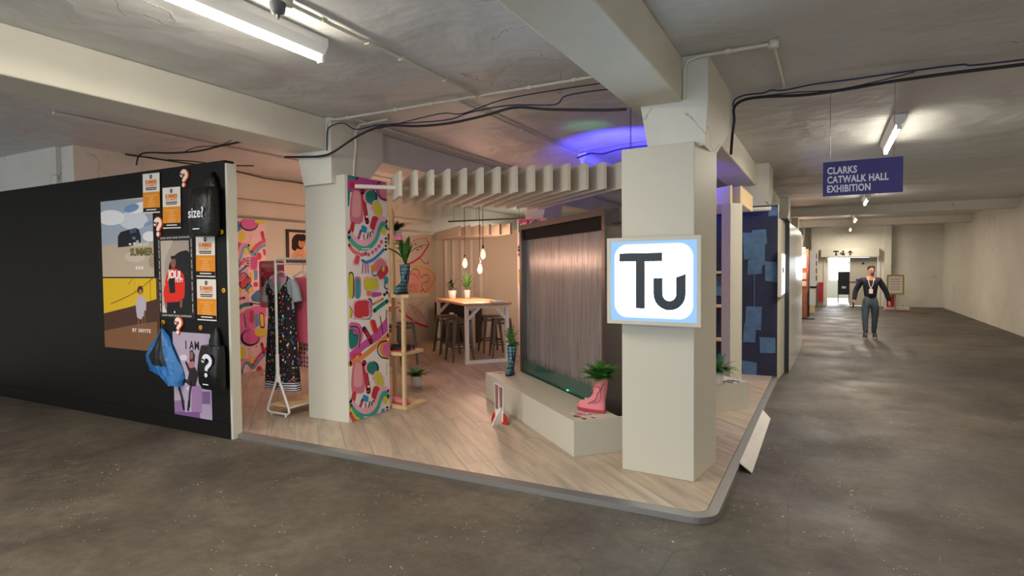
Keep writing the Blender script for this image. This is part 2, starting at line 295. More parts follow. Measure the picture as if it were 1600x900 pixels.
# ------------------------------------------------------------------ mesh helpers
class MB:
    def __init__(s): s.v = []; s.f = []; s.mi = []; s.sm = []; s.col = []
    def add(s, vs, fs, mi=0, smooth=False, col=None):
        o = len(s.v); s.v += [tuple(x) for x in vs]
        for f in fs: s.f.append([i+o for i in f]); s.mi.append(mi); s.sm.append(smooth); s.col.append(col)
        return s
    def box(s, a, b, mi=0):
        x0, y0, z0 = a; x1, y1, z1 = b
        return s.add([(x0,y0,z0),(x1,y0,z0),(x1,y1,z0),(x0,y1,z0),(x0,y0,z1),(x1,y0,z1),(x1,y1,z1),(x0,y1,z1)],
                     [(0,3,2,1),(4,5,6,7),(0,1,5,4),(1,2,6,5),(2,3,7,6),(3,0,4,7)], mi)
    def prism(s, pts, z0, z1, mi=0):
        n = len(pts); vs = [(p[0],p[1],z0) for p in pts]+[(p[0],p[1],z1) for p in pts]
        return s.add(vs, [tuple(range(n))[::-1], tuple(range(n,2*n))]+[(i,(i+1)%n,n+(i+1)%n,n+i) for i in range(n)], mi)
    def hexa(s, lo, hi, mi=0):   # 4 bottom points, 4 top points
        return s.add(list(lo)+list(hi), [(0,3,2,1),(4,5,6,7),(0,1,5,4),(1,2,6,5),(2,3,7,6),(3,0,4,7)], mi)
    def bar(s, p0, p1, w, h, upv=(0,0,1), mi=0):
        p0 = Vector(p0); p1 = Vector(p1); d = (p1-p0).normalized(); u = Vector(upv); sd = d.cross(u)
        if sd.length < 1e-4: sd = d.cross(Vector((1,0,0)))
        sd.normalize(); u = sd.cross(d).normalized()
        q = lambda p: [p-sd*w/2-u*h/2, p+sd*w/2-u*h/2, p+sd*w/2+u*h/2, p-sd*w/2+u*h/2]
        return s.hexa(q(p0), q(p1), mi)
    def tube(s, pts, r, n=8, mi=0, cap=True):
        pts = [Vector(p) for p in pts]; rs = r if isinstance(r, (list, tuple)) else [r]*len(pts)
        vs = []; ref = None
        for i, p in enumerate(pts):
            t = (pts[min(i+1, len(pts)-1)]-pts[max(i-1, 0)]).normalized()
            if ref is None: ref = Vector((0,0,1)) if abs(t.z) < 0.9 else Vector((1,0,0))
            a = t.cross(ref).normalized(); bb = a.cross(t).normalized(); ref = bb
            for k in range(n):
                an = 2*PI*k/n; vs.append(p+a*math.cos(an)*rs[i]+bb*math.sin(an)*rs[i])
        fs = [(i*n+k, i*n+(k+1)%n, (i+1)*n+(k+1)%n, (i+1)*n+k) for i in range(len(pts)-1) for k in range(n)]
        s.add(vs, fs, mi, True)
        if cap: s.add(vs[:n], [tuple(range(n))[::-1]], mi); s.add(vs[-n:], [tuple(range(n))], mi)
        return s
    def rings(s, rings, mi=0, cap=True, smooth=True):
        n = len(rings[0]); vs = [p for r in rings for p in r]
        fs = [(i*n+k, i*n+(k+1)%n, (i+1)*n+(k+1)%n, (i+1)*n+k) for i in range(len(rings)-1) for k in range(n)]
        s.add(vs, fs, mi, smooth)
        if cap: s.add(rings[0], [tuple(range(n))[::-1]], mi); s.add(rings[-1], [tuple(range(n))], mi)
        return s
    def lathe(s, prof, c=(0,0,0), n=16, mi=0):
        return s.rings([[(c[0]+r*math.cos(2*PI*k/n), c[1]+r*math.sin(2*PI*k/n), c[2]+z) for k in range(n)] for r, z in prof], mi)
    def sphere(s, c, r, n=12, m=8, mi=0, sc=(1,1,1)):
        return s.rings([[(c[0]+r*sc[0]*math.sin(PI*j/m)*math.cos(2*PI*k/n), c[1]+r*sc[1]*math.sin(PI*j/m)*math.sin(2*PI*k/n), c[2]-r*sc[2]*math.cos(PI*j/m)) for k in range(n)] for j in range(1, m)], mi)
    def build(s, name, mats, parent=None, local=False, label=None, cat=None, group=None, kind=None, origin=None, bevel=0):
        me = bpy.data.meshes.new(name)
        vs = [Vector(v) for v in s.v]
        o = None
        if parent is not None and not local:
            inv = parent.matrix_basis.inverted()
            if parent.parent: inv = inv @ parent.parent.matrix_basis.inverted()
            vs = [inv @ v for v in vs]
        loc = Vector((0,0,0))
        if parent is None and not local:
            if origin is None:
                loc = Vector(((min(v.x for v in vs)+max(v.x for v in vs))/2, (min(v.y for v in vs)+max(v.y for v in vs))/2, min(v.z for v in vs)))
            else: loc = Vector(origin)
            vs = [v-loc for v in vs]
        me.from_pydata([tuple(v) for v in vs], [], s.f)
        if isinstance(mats, str): mats = [mats]
        for q in mats: me.materials.append(MAT[q])
        me.polygons.foreach_set('material_index', s.mi); me.polygons.foreach_set('use_smooth', s.sm)
        if any(c is not None for c in s.col):
            ca = me.color_attributes.new('Col', 'FLOAT_COLOR', 'CORNER'); k = 0
            for p, c in zip(me.polygons, s.col):
                cc = lin(c or '#ffffff')
                for _ in p.vertices: ca.data[k].color = cc; k += 1
        me.update()
        o = bpy.data.objects.new(name, me); C.objects.link(o); o.location = loc
        if parent is not None: o.parent = parent
        if bevel:
            bv = o.modifiers.new('bevel', 'BEVEL'); bv.width = bevel; bv.segments = 2; bv.limit_method = 'ANGLE'
        tag(o, label, cat, group, kind)
        return o
def tag(o, label=None, cat=None, group=None, kind=None):
    if label: o['label'] = label
    if cat: o['category'] = cat
    if group: o['group'] = group
    if kind: o['kind'] = kind
    return o
def thing(name, label, cat, loc=(0,0,0), rz=0, group=None):
    o = bpy.data.objects.new(name, None); C.objects.link(o); o.empty_display_size = 0.1
    o.location = loc; o.rotation_euler = (0, 0, rz)
    o.matrix_basis = Matrix.Translation(Vector(loc)) @ Matrix.Rotation(rz, 4, 'Z')
    return tag(o, label, cat, group)
def dup(root, loc, rz=None, label=None, group=None):
    r = root.copy(); C.objects.link(r); r.location = loc
    if rz is not None: r.rotation_euler = (0, 0, rz)
    if label: r['label'] = label
    if group: r['group'] = group
    for ch in list(root.children):
        c = ch.copy(); C.objects.link(c); c.parent = r
        for g in list(ch.children):
            d = g.copy(); C.objects.link(d); d.parent = c
    return r
def catmull(pts, closed, k=5):
    n = len(pts); out = []
    if n < 3: return list(pts)
    rng = range(n) if closed else range(n-1)
    for i in rng:
        p = [pts[(i+j) % n] if closed else pts[max(0, min(n-1, i+j))] for j in (-1, 0, 1, 2)]
        for s_ in range(k):
            t = s_/k
            out.append(tuple(0.5*(2*p[1][a]+(-p[0][a]+p[2][a])*t+(2*p[0][a]-5*p[1][a]+4*p[2][a]-p[3][a])*t*t+(-p[0][a]+3*p[1][a]-3*p[2][a]+p[3][a])*t**3) for a in range(len(pts[0]))))
    if not closed: out.append(tuple(pts[-1]))
    return out
def clip_poly(P, x0, x1, y0, y1):
    for ax, lim, sg in ((0, x0, 1), (0, x1, -1), (1, y0, 1), (1, y1, -1)):
        out = []
        for i in range(len(P)):
            a, b = P[i-1], P[i]; da = (a[ax]-lim)*sg; db = (b[ax]-lim)*sg
            if (da >= 0) != (db >= 0):
                t = da/(da-db); out.append((a[0]+(b[0]-a[0])*t, a[1]+(b[1]-a[1])*t))
            if db >= 0: out.append(b)
        P = out
        if len(P) < 3: return []
    return P
def rounded(pts, k=0.28):
    n = len(pts); out = []
    for i in range(n):
        a, b, c = pts[i-1], pts[i], pts[(i+1) % n]
        p = [b[j]+(a[j]-b[j])*k for j in (0, 1)]; q = [b[j]+(c[j]-b[j])*k for j in (0, 1)]
        m_ = [(p[j]+q[j])/4+b[j]/2 for j in (0, 1)]
        out += [tuple(p), tuple(m_), tuple(q)]
    return out
def art(name, shapes, frame, parent, clip, base=None, step=0.00035, off=0.0, m='print', label=None):
    """flat print: every colour area its own thin layer on the panel. frame(u, v, d) -> world point, d = distance off the panel"""
    mb = MB()
    u0, u1, v0, v1 = clip
    if base: mb.add([frame(u0,v0,off+0.0005), frame(u1,v0,off+0.0005), frame(u1,v1,off+0.0005), frame(u0,v1,off+0.0005)], [(0,1,2,3)], col=base)
    for col, kd, layer, wd, pts in shapes:
        d = off+0.0006+layer*step; pts = [tuple(p) for p in pts]
        polys = []
        if kd == 'p': polys = [pts]
        elif kd == 'r': polys = [rounded(pts)]
        elif kd == 's': polys = [catmull(pts, True, 3)]
        elif kd == 'l':
            q = catmull(pts, False, 5); h = wd/2; Ls = []; Rs = []
            for i, p in enumerate(q):
                a = q[max(0, i-1)]; b_ = q[min(len(q)-1, i+1)]; dx, dy = b_[0]-a[0], b_[1]-a[1]; l = math.hypot(dx, dy) or 1
                Ls.append((p[0]-dy/l*h, p[1]+dx/l*h)); Rs.append((p[0]+dy/l*h, p[1]-dx/l*h))
            polys = [[Ls[i], Ls[i+1], Rs[i+1], Rs[i]] for i in range(len(q)-1)]
            for e, o_ in ((q[0], 0), (q[-1], 1)): polys.append([(e[0]+h*math.cos(2*PI*k/10), e[1]+h*math.sin(2*PI*k/10)) for k in range(10)])
        for pl in polys:
            pl = clip_poly(pl, u0, u1, v0, v1)
            if len(pl) > 2: mb.add([frame(a, b_, d) for a, b_ in pl], [tuple(range(len(pl)))], col=col)
    return mb.build(name, m, parent, label=label)
def text_pts(body, size, bold=0.0, depth=0.0, sx=1.0, space=1.0):
    cu = bpy.data.curves.new('t', 'FONT'); cu.body = body; cu.size = size; cu.offset = bold; cu.extrude = depth; cu.align_x = 'CENTER'; cu.align_y = 'CENTER'; cu.space_character = space; cu.resolution_u = 3
    o = bpy.data.objects.new('t', cu); C.objects.link(o); dg = bpy.context.evaluated_depsgraph_get()
    me = bpy.data.meshes.new_from_object(o.evaluated_get(dg)); vs = [v.co.copy() for v in me.vertices]; fs = [tuple(p.vertices) for p in me.polygons]
    bpy.data.objects.remove(o); bpy.data.meshes.remove(me); bpy.data.curves.remove(cu)
    if sx != 1.0: vs = [Vector((v.x*sx, v.y, v.z)) for v in vs]
    return vs, fs
def lettering(mb, body, size, frame, c, bold=0.0, depth=0.0, sx=1.0, mi=0, rot=0.0, col=None, space=1.0, d0=0.0):
    vs, fs = text_pts(body, size, bold, depth, sx, space); ca, sa = math.cos(rot), math.sin(rot)
    mb.add([frame(c[0]+v.x*ca-v.y*sa, c[1]+v.x*sa+v.y*ca, d0+v.z+depth) for v in vs], fs, mi, col=col)
    return mb

# flat printed artwork: (colour, kind, layer, stroke width, points in metres on its panel)
ART = {
 'posterA': [
  ('#9aa4b0','p',1,0,[[-7.278,2.417],[-6.168,2.377],[-6.163,1.914],[-7.307,1.907]]),
  ('#c8ccd2','s',2,0,[[-6.282,2.157],[-6.309,2.116],[-6.381,2.085],[-6.486,2.07],[-6.603,2.074],[-6.709,2.098],[-6.783,2.136],[-6.807,2.181],[-6.778,2.224],[-6.701,2.255],[-6.593,2.269],[-6.476,2.263],[-6.374,2.239],[-6.305,2.201]]),
  ('#e4e2de','s',3,0,[[-6.195,2.325],[-6.205,2.3],[-6.256,2.274],[-6.338,2.253],[-6.435,2.24],[-6.529,2.239],[-6.6,2.249],[-6.633,2.27],[-6.622,2.296],[-6.568,2.322],[-6.483,2.343],[-6.385,2.355],[-6.294,2.356],[-6.226,2.345]]),
  ('#6c8cb0','s',4,0,[[-6.431,2.314],[-6.436,2.295],[-6.466,2.277],[-6.516,2.262],[-6.576,2.255],[-6.634,2.255],[-6.678,2.265],[-6.7,2.28],[-6.695,2.3],[-6.663,2.318],[-6.612,2.333],[-6.552,2.34],[-6.495,2.339],[-6.452,2.33]]),
  ('#7c96b4','s',3,0,[[-6.186,2.138],[-6.188,2.128],[-6.207,2.116],[-6.237,2.105],[-6.274,2.098],[-6.31,2.095],[-6.338,2.097],[-6.352,2.104],[-6.349,2.114],[-6.331,2.126],[-6.3,2.137],[-6.263,2.145],[-6.227,2.148],[-6.2,2.145]]),
  ('#dcdcdc','s',2,0,[[-6.142,1.984],[-6.155,1.961],[-6.188,1.944],[-6.236,1.935],[-6.289,1.936],[-6.336,1.948],[-6.369,1.968],[-6.38,1.991],[-6.367,2.014],[-6.332,2.032],[-6.284,2.04],[-6.231,2.039],[-6.184,2.027],[-6.153,2.007]]),
  ('#dcdcdc','s',5,0,[[-6.694,2.204],[-6.721,2.169],[-6.794,2.143],[-6.898,2.132],[-7.015,2.136],[-7.121,2.157],[-7.195,2.19],[-7.22,2.228],[-7.191,2.264],[-7.114,2.29],[-7.006,2.301],[-6.89,2.294],[-6.787,2.273],[-6.718,2.241]]),
  ('#b8a690','p',2,0,[[-7.306,1.918],[-6.475,1.922],[-6.174,1.923],[-6.169,1.559],[-7.326,1.56]]),
  ('#a08c76','s',3,0,[[-6.169,1.719],[-6.176,1.692],[-6.194,1.671],[-6.218,1.659],[-6.244,1.659],[-6.267,1.671],[-6.283,1.693],[-6.288,1.721],[-6.28,1.748],[-6.263,1.769],[-6.238,1.781],[-6.212,1.78],[-6.189,1.768],[-6.174,1.746]]),
  ('#c8b8a4','s',3,0,[[-6.345,1.775],[-6.364,1.752],[-6.415,1.734],[-6.489,1.725],[-6.572,1.726],[-6.647,1.737],[-6.698,1.757],[-6.716,1.781],[-6.696,1.805],[-6.642,1.823],[-6.567,1.832],[-6.484,1.831],[-6.411,1.819],[-6.362,1.799]]),
  ('#16161c','p',3,0,[[-6.782,2.051],[-6.622,2.072],[-6.497,2.086],[-6.445,2.066],[-6.41,1.992],[-6.417,1.921],[-6.441,1.918],[-6.457,1.958],[-6.504,1.95],[-6.506,1.909],[-6.647,1.892],[-6.839,1.886],[-6.833,2.006]]),
  ('#3a4a70','p',4,0,[[-6.61,2.072],[-6.494,2.08],[-6.484,2.04],[-6.609,2.025]]),
  ('#e0e0e0','r',4,0,[[-6.555,1.93],[-6.508,1.932],[-6.506,1.912],[-6.552,1.91]]),
  ('#e0e0e0','r',4,0,[[-6.633,1.925],[-6.589,1.927],[-6.587,1.907],[-6.631,1.905]]),
  ('#686c80','s',4,0,[[-6.503,1.977],[-6.506,1.97],[-6.516,1.965],[-6.53,1.962],[-6.545,1.963],[-6.558,1.966],[-6.568,1.972],[-6.571,1.979],[-6.567,1.986],[-6.557,1.992],[-6.543,1.995],[-6.528,1.994],[-6.515,1.991],[-6.506,1.985]]),
 ],
 'posterB': [
  ('#d8b018','p',1,0,[[-7.327,1.549],[-6.17,1.549],[-6.17,1.333],[-6.665,1.237],[-7.351,1.124]]),
  ('#4a2c20','p',2,0,[[-7.351,1.124],[-6.665,1.237],[-6.17,1.33],[-6.174,0.98],[-6.185,0.756],[-7.376,0.685]]),
  ('#7a5434','p',3,0,[[-7.362,0.929],[-6.533,1.057],[-6.169,1.097],[-6.177,0.757],[-7.376,0.685]]),
  ('#3a2818','l',3,0.0076,[[-7.003,1.267],[-6.674,1.357],[-6.468,1.432],[-6.229,1.546]]),
  ('#3a2818','l',4,0.0055,[[-6.668,1.481],[-6.586,1.541]]),
  ('#3a2818','l',4,0.0054,[[-6.27,1.528],[-6.271,1.318]]),
  ('#8c6c20','l',4,0.0027,[[-6.547,1.546],[-6.55,1.404]]),
  ('#4a2420','s',4,0,[[-6.398,1.424],[-6.404,1.404],[-6.419,1.388],[-6.441,1.379],[-6.464,1.379],[-6.484,1.388],[-6.498,1.403],[-6.502,1.423],[-6.496,1.443],[-6.481,1.459],[-6.459,1.468],[-6.436,1.468],[-6.416,1.459],[-6.402,1.444]]),
  ('#b07860','s',5,0,[[-6.417,1.406],[-6.421,1.394],[-6.429,1.384],[-6.44,1.379],[-6.452,1.379],[-6.463,1.384],[-6.47,1.393],[-6.472,1.405],[-6.469,1.417],[-6.461,1.427],[-6.45,1.432],[-6.437,1.432],[-6.427,1.427],[-6.419,1.418]]),
  ('#b8acb8','p',4,0,[[-6.511,1.341],[-6.456,1.364],[-6.373,1.352],[-6.351,1.28],[-6.354,1.208],[-6.387,1.207],[-6.398,1.152],[-6.453,1.11],[-6.521,1.13],[-6.537,1.222],[-6.533,1.295]]),
  ('#8a5c4c','l',5,0.0165,[[-6.499,1.117],[-6.492,1.003],[-6.488,0.875]]),
  ('#8a5c4c','l',5,0.0146,[[-6.421,1.133],[-6.435,1.006],[-6.432,0.915]]),
  ('#8a5c4c','l',6,0.0127,[[-6.38,1.207],[-6.378,1.08],[-6.41,1.061]]),
 ],
 'posterC': [
  ('#a8988c','p',1,0,[[-6.098,1.934],[-5.614,1.928],[-5.612,1.763],[-5.632,1.184],[-6.114,1.17]]),
  ('#bcae9e','s',2,0,[[-6.098,1.934],[-5.873,1.932],[-6.009,1.726],[-6.009,1.428],[-6.045,1.251],[-6.115,1.249]]),
  ('#1c1a1a','s',3,0,[[-5.91,1.725],[-5.823,1.792],[-5.711,1.824],[-5.607,1.797],[-5.589,1.517],[-5.61,1.176],[-5.963,1.174],[-5.958,1.603]]),
  ('#34302c','l',4,0.0043,[[-5.828,1.676],[-5.616,1.678]]),
  ('#34302c','l',4,0.0043,[[-5.823,1.633],[-5.617,1.631]]),
  ('#4a4640','l',4,0.0035,[[-5.831,1.598],[-5.619,1.597]]),
  ('#d8d0c4','p',3,0,[[-6.119,1.232],[-6.015,1.287],[-6.006,1.173],[-6.119,1.17]]),
  ('#8c5a4a','s',5,0,[[-5.827,1.706],[-5.832,1.683],[-5.844,1.664],[-5.861,1.654],[-5.88,1.654],[-5.897,1.665],[-5.908,1.684],[-5.911,1.707],[-5.905,1.73],[-5.893,1.749],[-5.876,1.759],[-5.857,1.759],[-5.841,1.748],[-5.83,1.729]]),
  ('#2a1a18','s',6,0,[[-5.833,1.76],[-5.837,1.752],[-5.848,1.745],[-5.864,1.742],[-5.881,1.742],[-5.897,1.746],[-5.908,1.753],[-5.911,1.761],[-5.907,1.769],[-5.896,1.776],[-5.88,1.779],[-5.862,1.779],[-5.847,1.775],[-5.836,1.768]]),
  ('#8c5a4a','l',4,0.0229,[[-6.014,1.305],[-6.016,1.252],[-5.989,1.226]]),
  ('#8c5a4a','l',4,0.0345,[[-5.752,1.353],[-5.759,1.292],[-5.77,1.244]]),
  ('#e02818','s',5,0,[[-5.913,1.646],[-5.829,1.646],[-5.775,1.624],[-5.708,1.585],[-5.692,1.474],[-5.711,1.353],[-5.773,1.344],[-5.788,1.313],[-5.901,1.3],[-6.028,1.304],[-6.034,1.339],[-6.046,1.392],[-6.02,1.489],[-5.98,1.594]]),
  ('#181414','p',6,0,[[-5.993,1.301],[-5.788,1.313],[-5.784,1.257],[-5.715,1.241],[-5.711,1.18],[-5.999,1.171]]),
  ('#f0ece8','p',7,0,[[-5.879,1.216],[-5.859,1.216],[-5.855,1.175],[-5.875,1.173]]),
  ('#141212','p',6,0,[[-5.961,1.542],[-5.854,1.555],[-5.847,1.403],[-5.939,1.393]]),
  ('#f0ece8','l',6,0.007,[[-6.02,1.485],[-6.006,1.485]]),
  ('#c84030','l',7,0.0026,[[-6.039,1.392],[-5.729,1.405]]),
 ],
 'posterD': [
  ('#b0a0b4','p',1,0,[[-5.95,1.005],[-5.415,1.009],[-5.328,0.744],[-5.352,0.142],[-5.937,0.134]]),
  ('#8c6c98','p',2,0,[[-5.937,0.286],[-5.741,0.319],[-5.748,0.135],[-5.937,0.134]]),
  ('#9c78a4','p',2,0,[[-5.624,0.507],[-5.461,0.467],[-5.471,0.217],[-5.638,0.192]]),
  ('#a898b0','p',3,0,[[-5.468,0.297],[-5.345,0.303],[-5.352,0.142],[-5.512,0.14],[-5.509,0.213],[-5.471,0.217]]),
  ('#7c5c88','p',4,0,[[-5.463,0.426],[-5.34,0.437],[-5.345,0.31],[-5.468,0.302]]),
  ('#7a5088','p',4,0,[[-5.924,0.168],[-5.509,0.213],[-5.501,0.141],[-5.926,0.136]]),
  ('#907ca0','p',2,0,[[-5.889,0.722],[-5.835,0.67],[-5.776,0.522],[-5.9,0.471]]),
  ('#261a20','p',3,0,[[-5.644,0.819],[-5.6,0.835],[-5.56,0.784],[-5.575,0.674],[-5.515,0.597],[-5.562,0.472],[-5.648,0.462],[-5.701,0.487],[-5.664,0.6],[-5.724,0.705],[-5.698,0.714],[-5.65,0.662]]),
  ('#b07078','r',4,0,[[-5.681,0.694],[-5.583,0.728],[-5.565,0.661],[-5.651,0.644]]),
  ('#8c5a54','s',4,0,[[-5.588,0.779],[-5.591,0.761],[-5.599,0.747],[-5.609,0.738],[-5.621,0.737],[-5.631,0.745],[-5.637,0.758],[-5.639,0.776],[-5.636,0.794],[-5.628,0.809],[-5.617,0.817],[-5.606,0.818],[-5.596,0.81],[-5.589,0.797]]),
  ('#e0c8d0','s',4,0,[[-5.687,0.751],[-5.694,0.738],[-5.711,0.726],[-5.736,0.719],[-5.763,0.717],[-5.788,0.721],[-5.805,0.731],[-5.81,0.743],[-5.803,0.757],[-5.786,0.769],[-5.761,0.776],[-5.734,0.778],[-5.709,0.773],[-5.693,0.764]]),
  ('#2c2030','l',4,0.0383,[[-5.624,0.507],[-5.776,0.506],[-5.827,0.449],[-5.784,0.328],[-5.77,0.247]]),
  ('#2c2030','l',5,0.0301,[[-5.625,0.493],[-5.659,0.395],[-5.674,0.256]]),
  ('#1c141c','l',5,0.0306,[[-5.78,0.315],[-5.762,0.22]]),
  ('#1c141c','l',6,0.0276,[[-5.676,0.311],[-5.692,0.22]]),
  ('#e8d8e0','p',6,0,[[-5.709,0.445],[-5.67,0.454],[-5.689,0.414]]),
  ('#6a4a78','l',7,0.0042,[[-5.901,0.175],[-5.477,0.217]]),
 ],
 'portrait': [
  ('#241418','s',1,0,[[7.314,2.097],[7.298,2.036],[7.256,1.987],[7.196,1.959],[7.132,1.958],[7.075,1.982],[7.037,2.029],[7.025,2.087],[7.04,2.146],[7.081,2.195],[7.139,2.224],[7.203,2.227],[7.261,2.203],[7.301,2.156]]),
  ('#241418','s',2,0,[[7.181,2.017],[7.172,1.985],[7.149,1.959],[7.116,1.944],[7.08,1.943],[7.049,1.957],[7.028,1.981],[7.021,2.013],[7.029,2.044],[7.052,2.07],[7.084,2.085],[7.12,2.087],[7.152,2.074],[7.173,2.049]]),
  ('#c88c68','s',3,0,[[7.305,2.075],[7.297,2.042],[7.277,2.016],[7.249,2.001],[7.218,2.0],[7.191,2.013],[7.173,2.038],[7.167,2.07],[7.175,2.102],[7.194,2.128],[7.222,2.144],[7.253,2.145],[7.28,2.132],[7.299,2.107]]),
  ('#d49c74','p',3,0,[[7.023,1.881],[7.141,1.983],[7.216,1.968],[7.281,1.986],[7.324,1.954],[7.354,1.768],[7.016,1.765]]),
  ('#241418','s',4,0,[[7.342,2.174],[7.333,2.147],[7.308,2.125],[7.273,2.112],[7.235,2.111],[7.2,2.121],[7.177,2.141],[7.17,2.167],[7.179,2.193],[7.203,2.215],[7.238,2.228],[7.276,2.23],[7.311,2.22],[7.334,2.2]]),
  ('#241418','l',5,0.0067,[[7.203,2.131],[7.219,2.099]]),
  ('#903830','l',4,0.0084,[[7.234,2.025],[7.265,2.03]]),
  ('#e0b088','l',4,0.0202,[[7.286,2.02],[7.306,1.953],[7.282,1.851]]),
  ('#b87858','l',4,0.0099,[[7.063,1.782],[7.149,1.883],[7.256,1.851]]),
 ],
 'pinksign': [
  ('#c85070','p',1,0,[[-7.583,1.709],[-7.258,1.716],[-7.268,1.397],[-7.604,1.387]]),
  ('#e08898','s',2,0,[[-7.282,1.634],[-7.293,1.618],[-7.323,1.604],[-7.367,1.597],[-7.414,1.597],[-7.458,1.605],[-7.487,1.619],[-7.497,1.636],[-7.486,1.653],[-7.456,1.666],[-7.412,1.673],[-7.364,1.673],[-7.321,1.665],[-7.292,1.651]]),
  ('#b04868','p',2,0,[[-7.6,1.501],[-7.265,1.508],[-7.268,1.394],[-7.604,1.387]]),
  ('#54404c','p',3,0,[[-7.566,1.531],[-7.527,1.531],[-7.523,1.38],[-7.58,1.371]]),
  ('#d0a8a8','s',2,0,[[-7.526,1.576],[-7.528,1.567],[-7.533,1.559],[-7.54,1.555],[-7.548,1.555],[-7.554,1.56],[-7.559,1.567],[-7.561,1.576],[-7.559,1.585],[-7.553,1.592],[-7.546,1.597],[-7.538,1.596],[-7.532,1.592],[-7.527,1.585]]),
  ('#b87050','p',3,0,[[-7.333,1.724],[-7.29,1.724],[-7.298,1.664],[-7.337,1.659]]),
 ],
 'post': [
  ('#c04490','p',1,0,[[4.594,2.597],[5.195,2.596],[5.193,2.522],[4.887,2.439],[4.651,2.413],[4.59,2.409]]),
  ('#138a80','p',2,0,[[4.594,2.594],[4.722,2.591],[4.709,2.551],[4.597,2.542]]),
  ('#161420','l',3,0.0177,[[4.75,2.585],[4.717,2.552]]),
  ('#c8283c','r',2,0,[[4.623,2.511],[4.687,2.525],[4.69,2.464],[4.627,2.454]]),
  ('#138a80','p',2,0,[[4.59,2.441],[4.631,2.44],[4.61,2.265],[4.59,2.266]]),
  ('#c84a98','s',2,0,[[5.327,2.506],[5.311,2.457],[5.267,2.415],[5.206,2.388],[5.14,2.382],[5.082,2.397],[5.043,2.429],[5.03,2.473],[5.045,2.52],[5.086,2.561],[5.145,2.588],[5.211,2.597],[5.271,2.583],[5.313,2.551]]),
  ('#e08aa6','s',3,0,[[5.309,2.501],[5.297,2.462],[5.263,2.429],[5.216,2.408],[5.164,2.403],[5.119,2.414],[5.088,2.44],[5.078,2.475],[5.09,2.512],[5.122,2.545],[5.168,2.567],[5.22,2.573],[5.266,2.562],[5.299,2.536]]),
  ('#161420','l',4,0.0139,[[5.099,2.581],[5.038,2.535],[5.032,2.465],[5.09,2.399],[5.189,2.381]]),
  ('#d87890','r',3,0,[[4.641,2.437],[4.817,2.456],[4.824,2.1],[4.602,2.087]]),
  ('#eaa0ac','r',4,0,[[4.668,2.43],[4.778,2.442],[4.782,2.172],[4.641,2.154]]),
  ('#161420','l',5,0.0594,[[4.81,2.436],[4.839,2.288],[4.873,2.129]]),
  ('#c8283c','l',6,0.046,[[4.806,2.43],[4.835,2.287],[4.864,2.14]]),
  ('#f4ece8','s',7,0,[[4.892,2.183],[4.886,2.174],[4.874,2.169],[4.861,2.172],[4.856,2.18],[4.862,2.189],[4.874,2.193],[4.887,2.191]]),
  ('#1c2470','s',7,0,[[5.044,2.404],[5.033,2.368],[5.004,2.338],[4.964,2.319],[4.92,2.315],[4.881,2.326],[4.855,2.351],[4.846,2.384],[4.856,2.418],[4.884,2.448],[4.923,2.468],[4.968,2.473],[5.007,2.462],[5.035,2.437]]),
  ('#f0b0c4','s',8,0,[[5.01,2.403],[4.999,2.369],[4.971,2.34],[4.932,2.322],[4.889,2.318],[4.852,2.329],[4.826,2.352],[4.818,2.384],[4.828,2.417],[4.854,2.446],[4.893,2.465],[4.935,2.469],[4.974,2.459],[5.001,2.435]]),
  ('#0e8074','s',9,0,[[5.014,2.404],[5.005,2.373],[4.981,2.347],[4.947,2.331],[4.91,2.327],[4.878,2.337],[4.855,2.359],[4.848,2.387],[4.857,2.417],[4.88,2.443],[4.913,2.46],[4.95,2.464],[4.984,2.454],[5.006,2.433]]),
  ('#e8904c','s',1,0,[[4.993,2.286],[4.987,2.273],[4.974,2.264],[4.957,2.263],[4.943,2.269],[4.939,2.281],[4.944,2.294],[4.958,2.303],[4.975,2.305],[4.988,2.298]]),
  ('#f0b0c4','s',10,0,[[5.118,2.295],[5.126,2.251],[5.115,2.212],[5.089,2.186],[5.053,2.177],[5.014,2.188],[4.979,2.215],[4.956,2.254],[4.949,2.297],[4.959,2.335],[4.984,2.362],[5.02,2.371],[5.059,2.362],[5.094,2.335]]),
  ('#d2cc38','s',11,0,[[5.1,2.294],[5.107,2.258],[5.102,2.225],[5.084,2.204],[5.057,2.197],[5.028,2.207],[5.002,2.231],[4.983,2.265],[4.976,2.301],[4.982,2.333],[4.999,2.354],[5.025,2.361],[5.054,2.352],[5.081,2.328]]),
  ('#c03040','r',12,0,[[4.959,2.203],[5.062,2.181],[5.003,2.03],[4.902,2.064]]),
  ('#c8323c','r',4,0,[[4.631,2.113],[4.691,2.107],[4.666,1.999],[4.608,2.005]]),
  ('#2c8fd0','r',4,0,[[4.787,2.091],[4.873,2.072],[4.863,2.002],[4.776,2.019]]),
  ('#161420','l',5,0.0166,[[4.887,2.009],[4.866,1.938]]),
  ('#161420','l',6,0.0167,[[4.926,2.019],[4.901,1.944]]),
  ('#161420','l',13,0.0167,[[4.951,2.032],[4.972,1.986]]),
  ('#161420','l',5,0.0326,[[4.772,2.023],[4.732,1.937]]),
  ('#c84a98','l',6,0.0222,[[4.768,2.023],[4.734,1.947]]),
  ('#e05a90','l',1,0.0209,[[4.819,1.988],[4.826,1.921]]),
  ('#f0b0c4','l',14,0.0578,[[4.592,2.014],[4.681,1.931],[4.797,1.898],[4.919,1.94],[5.0,2.019],[5.049,2.122],[5.12,2.17],[5.191,2.139]]),
  ('#e8c050','l',15,0.026,[[4.594,1.92],[4.679,1.85],[4.742,1.822]]),
  ('#e06070','l',16,0.0376,[[4.593,1.874],[4.657,1.812],[4.762,1.778],[4.849,1.792]]),
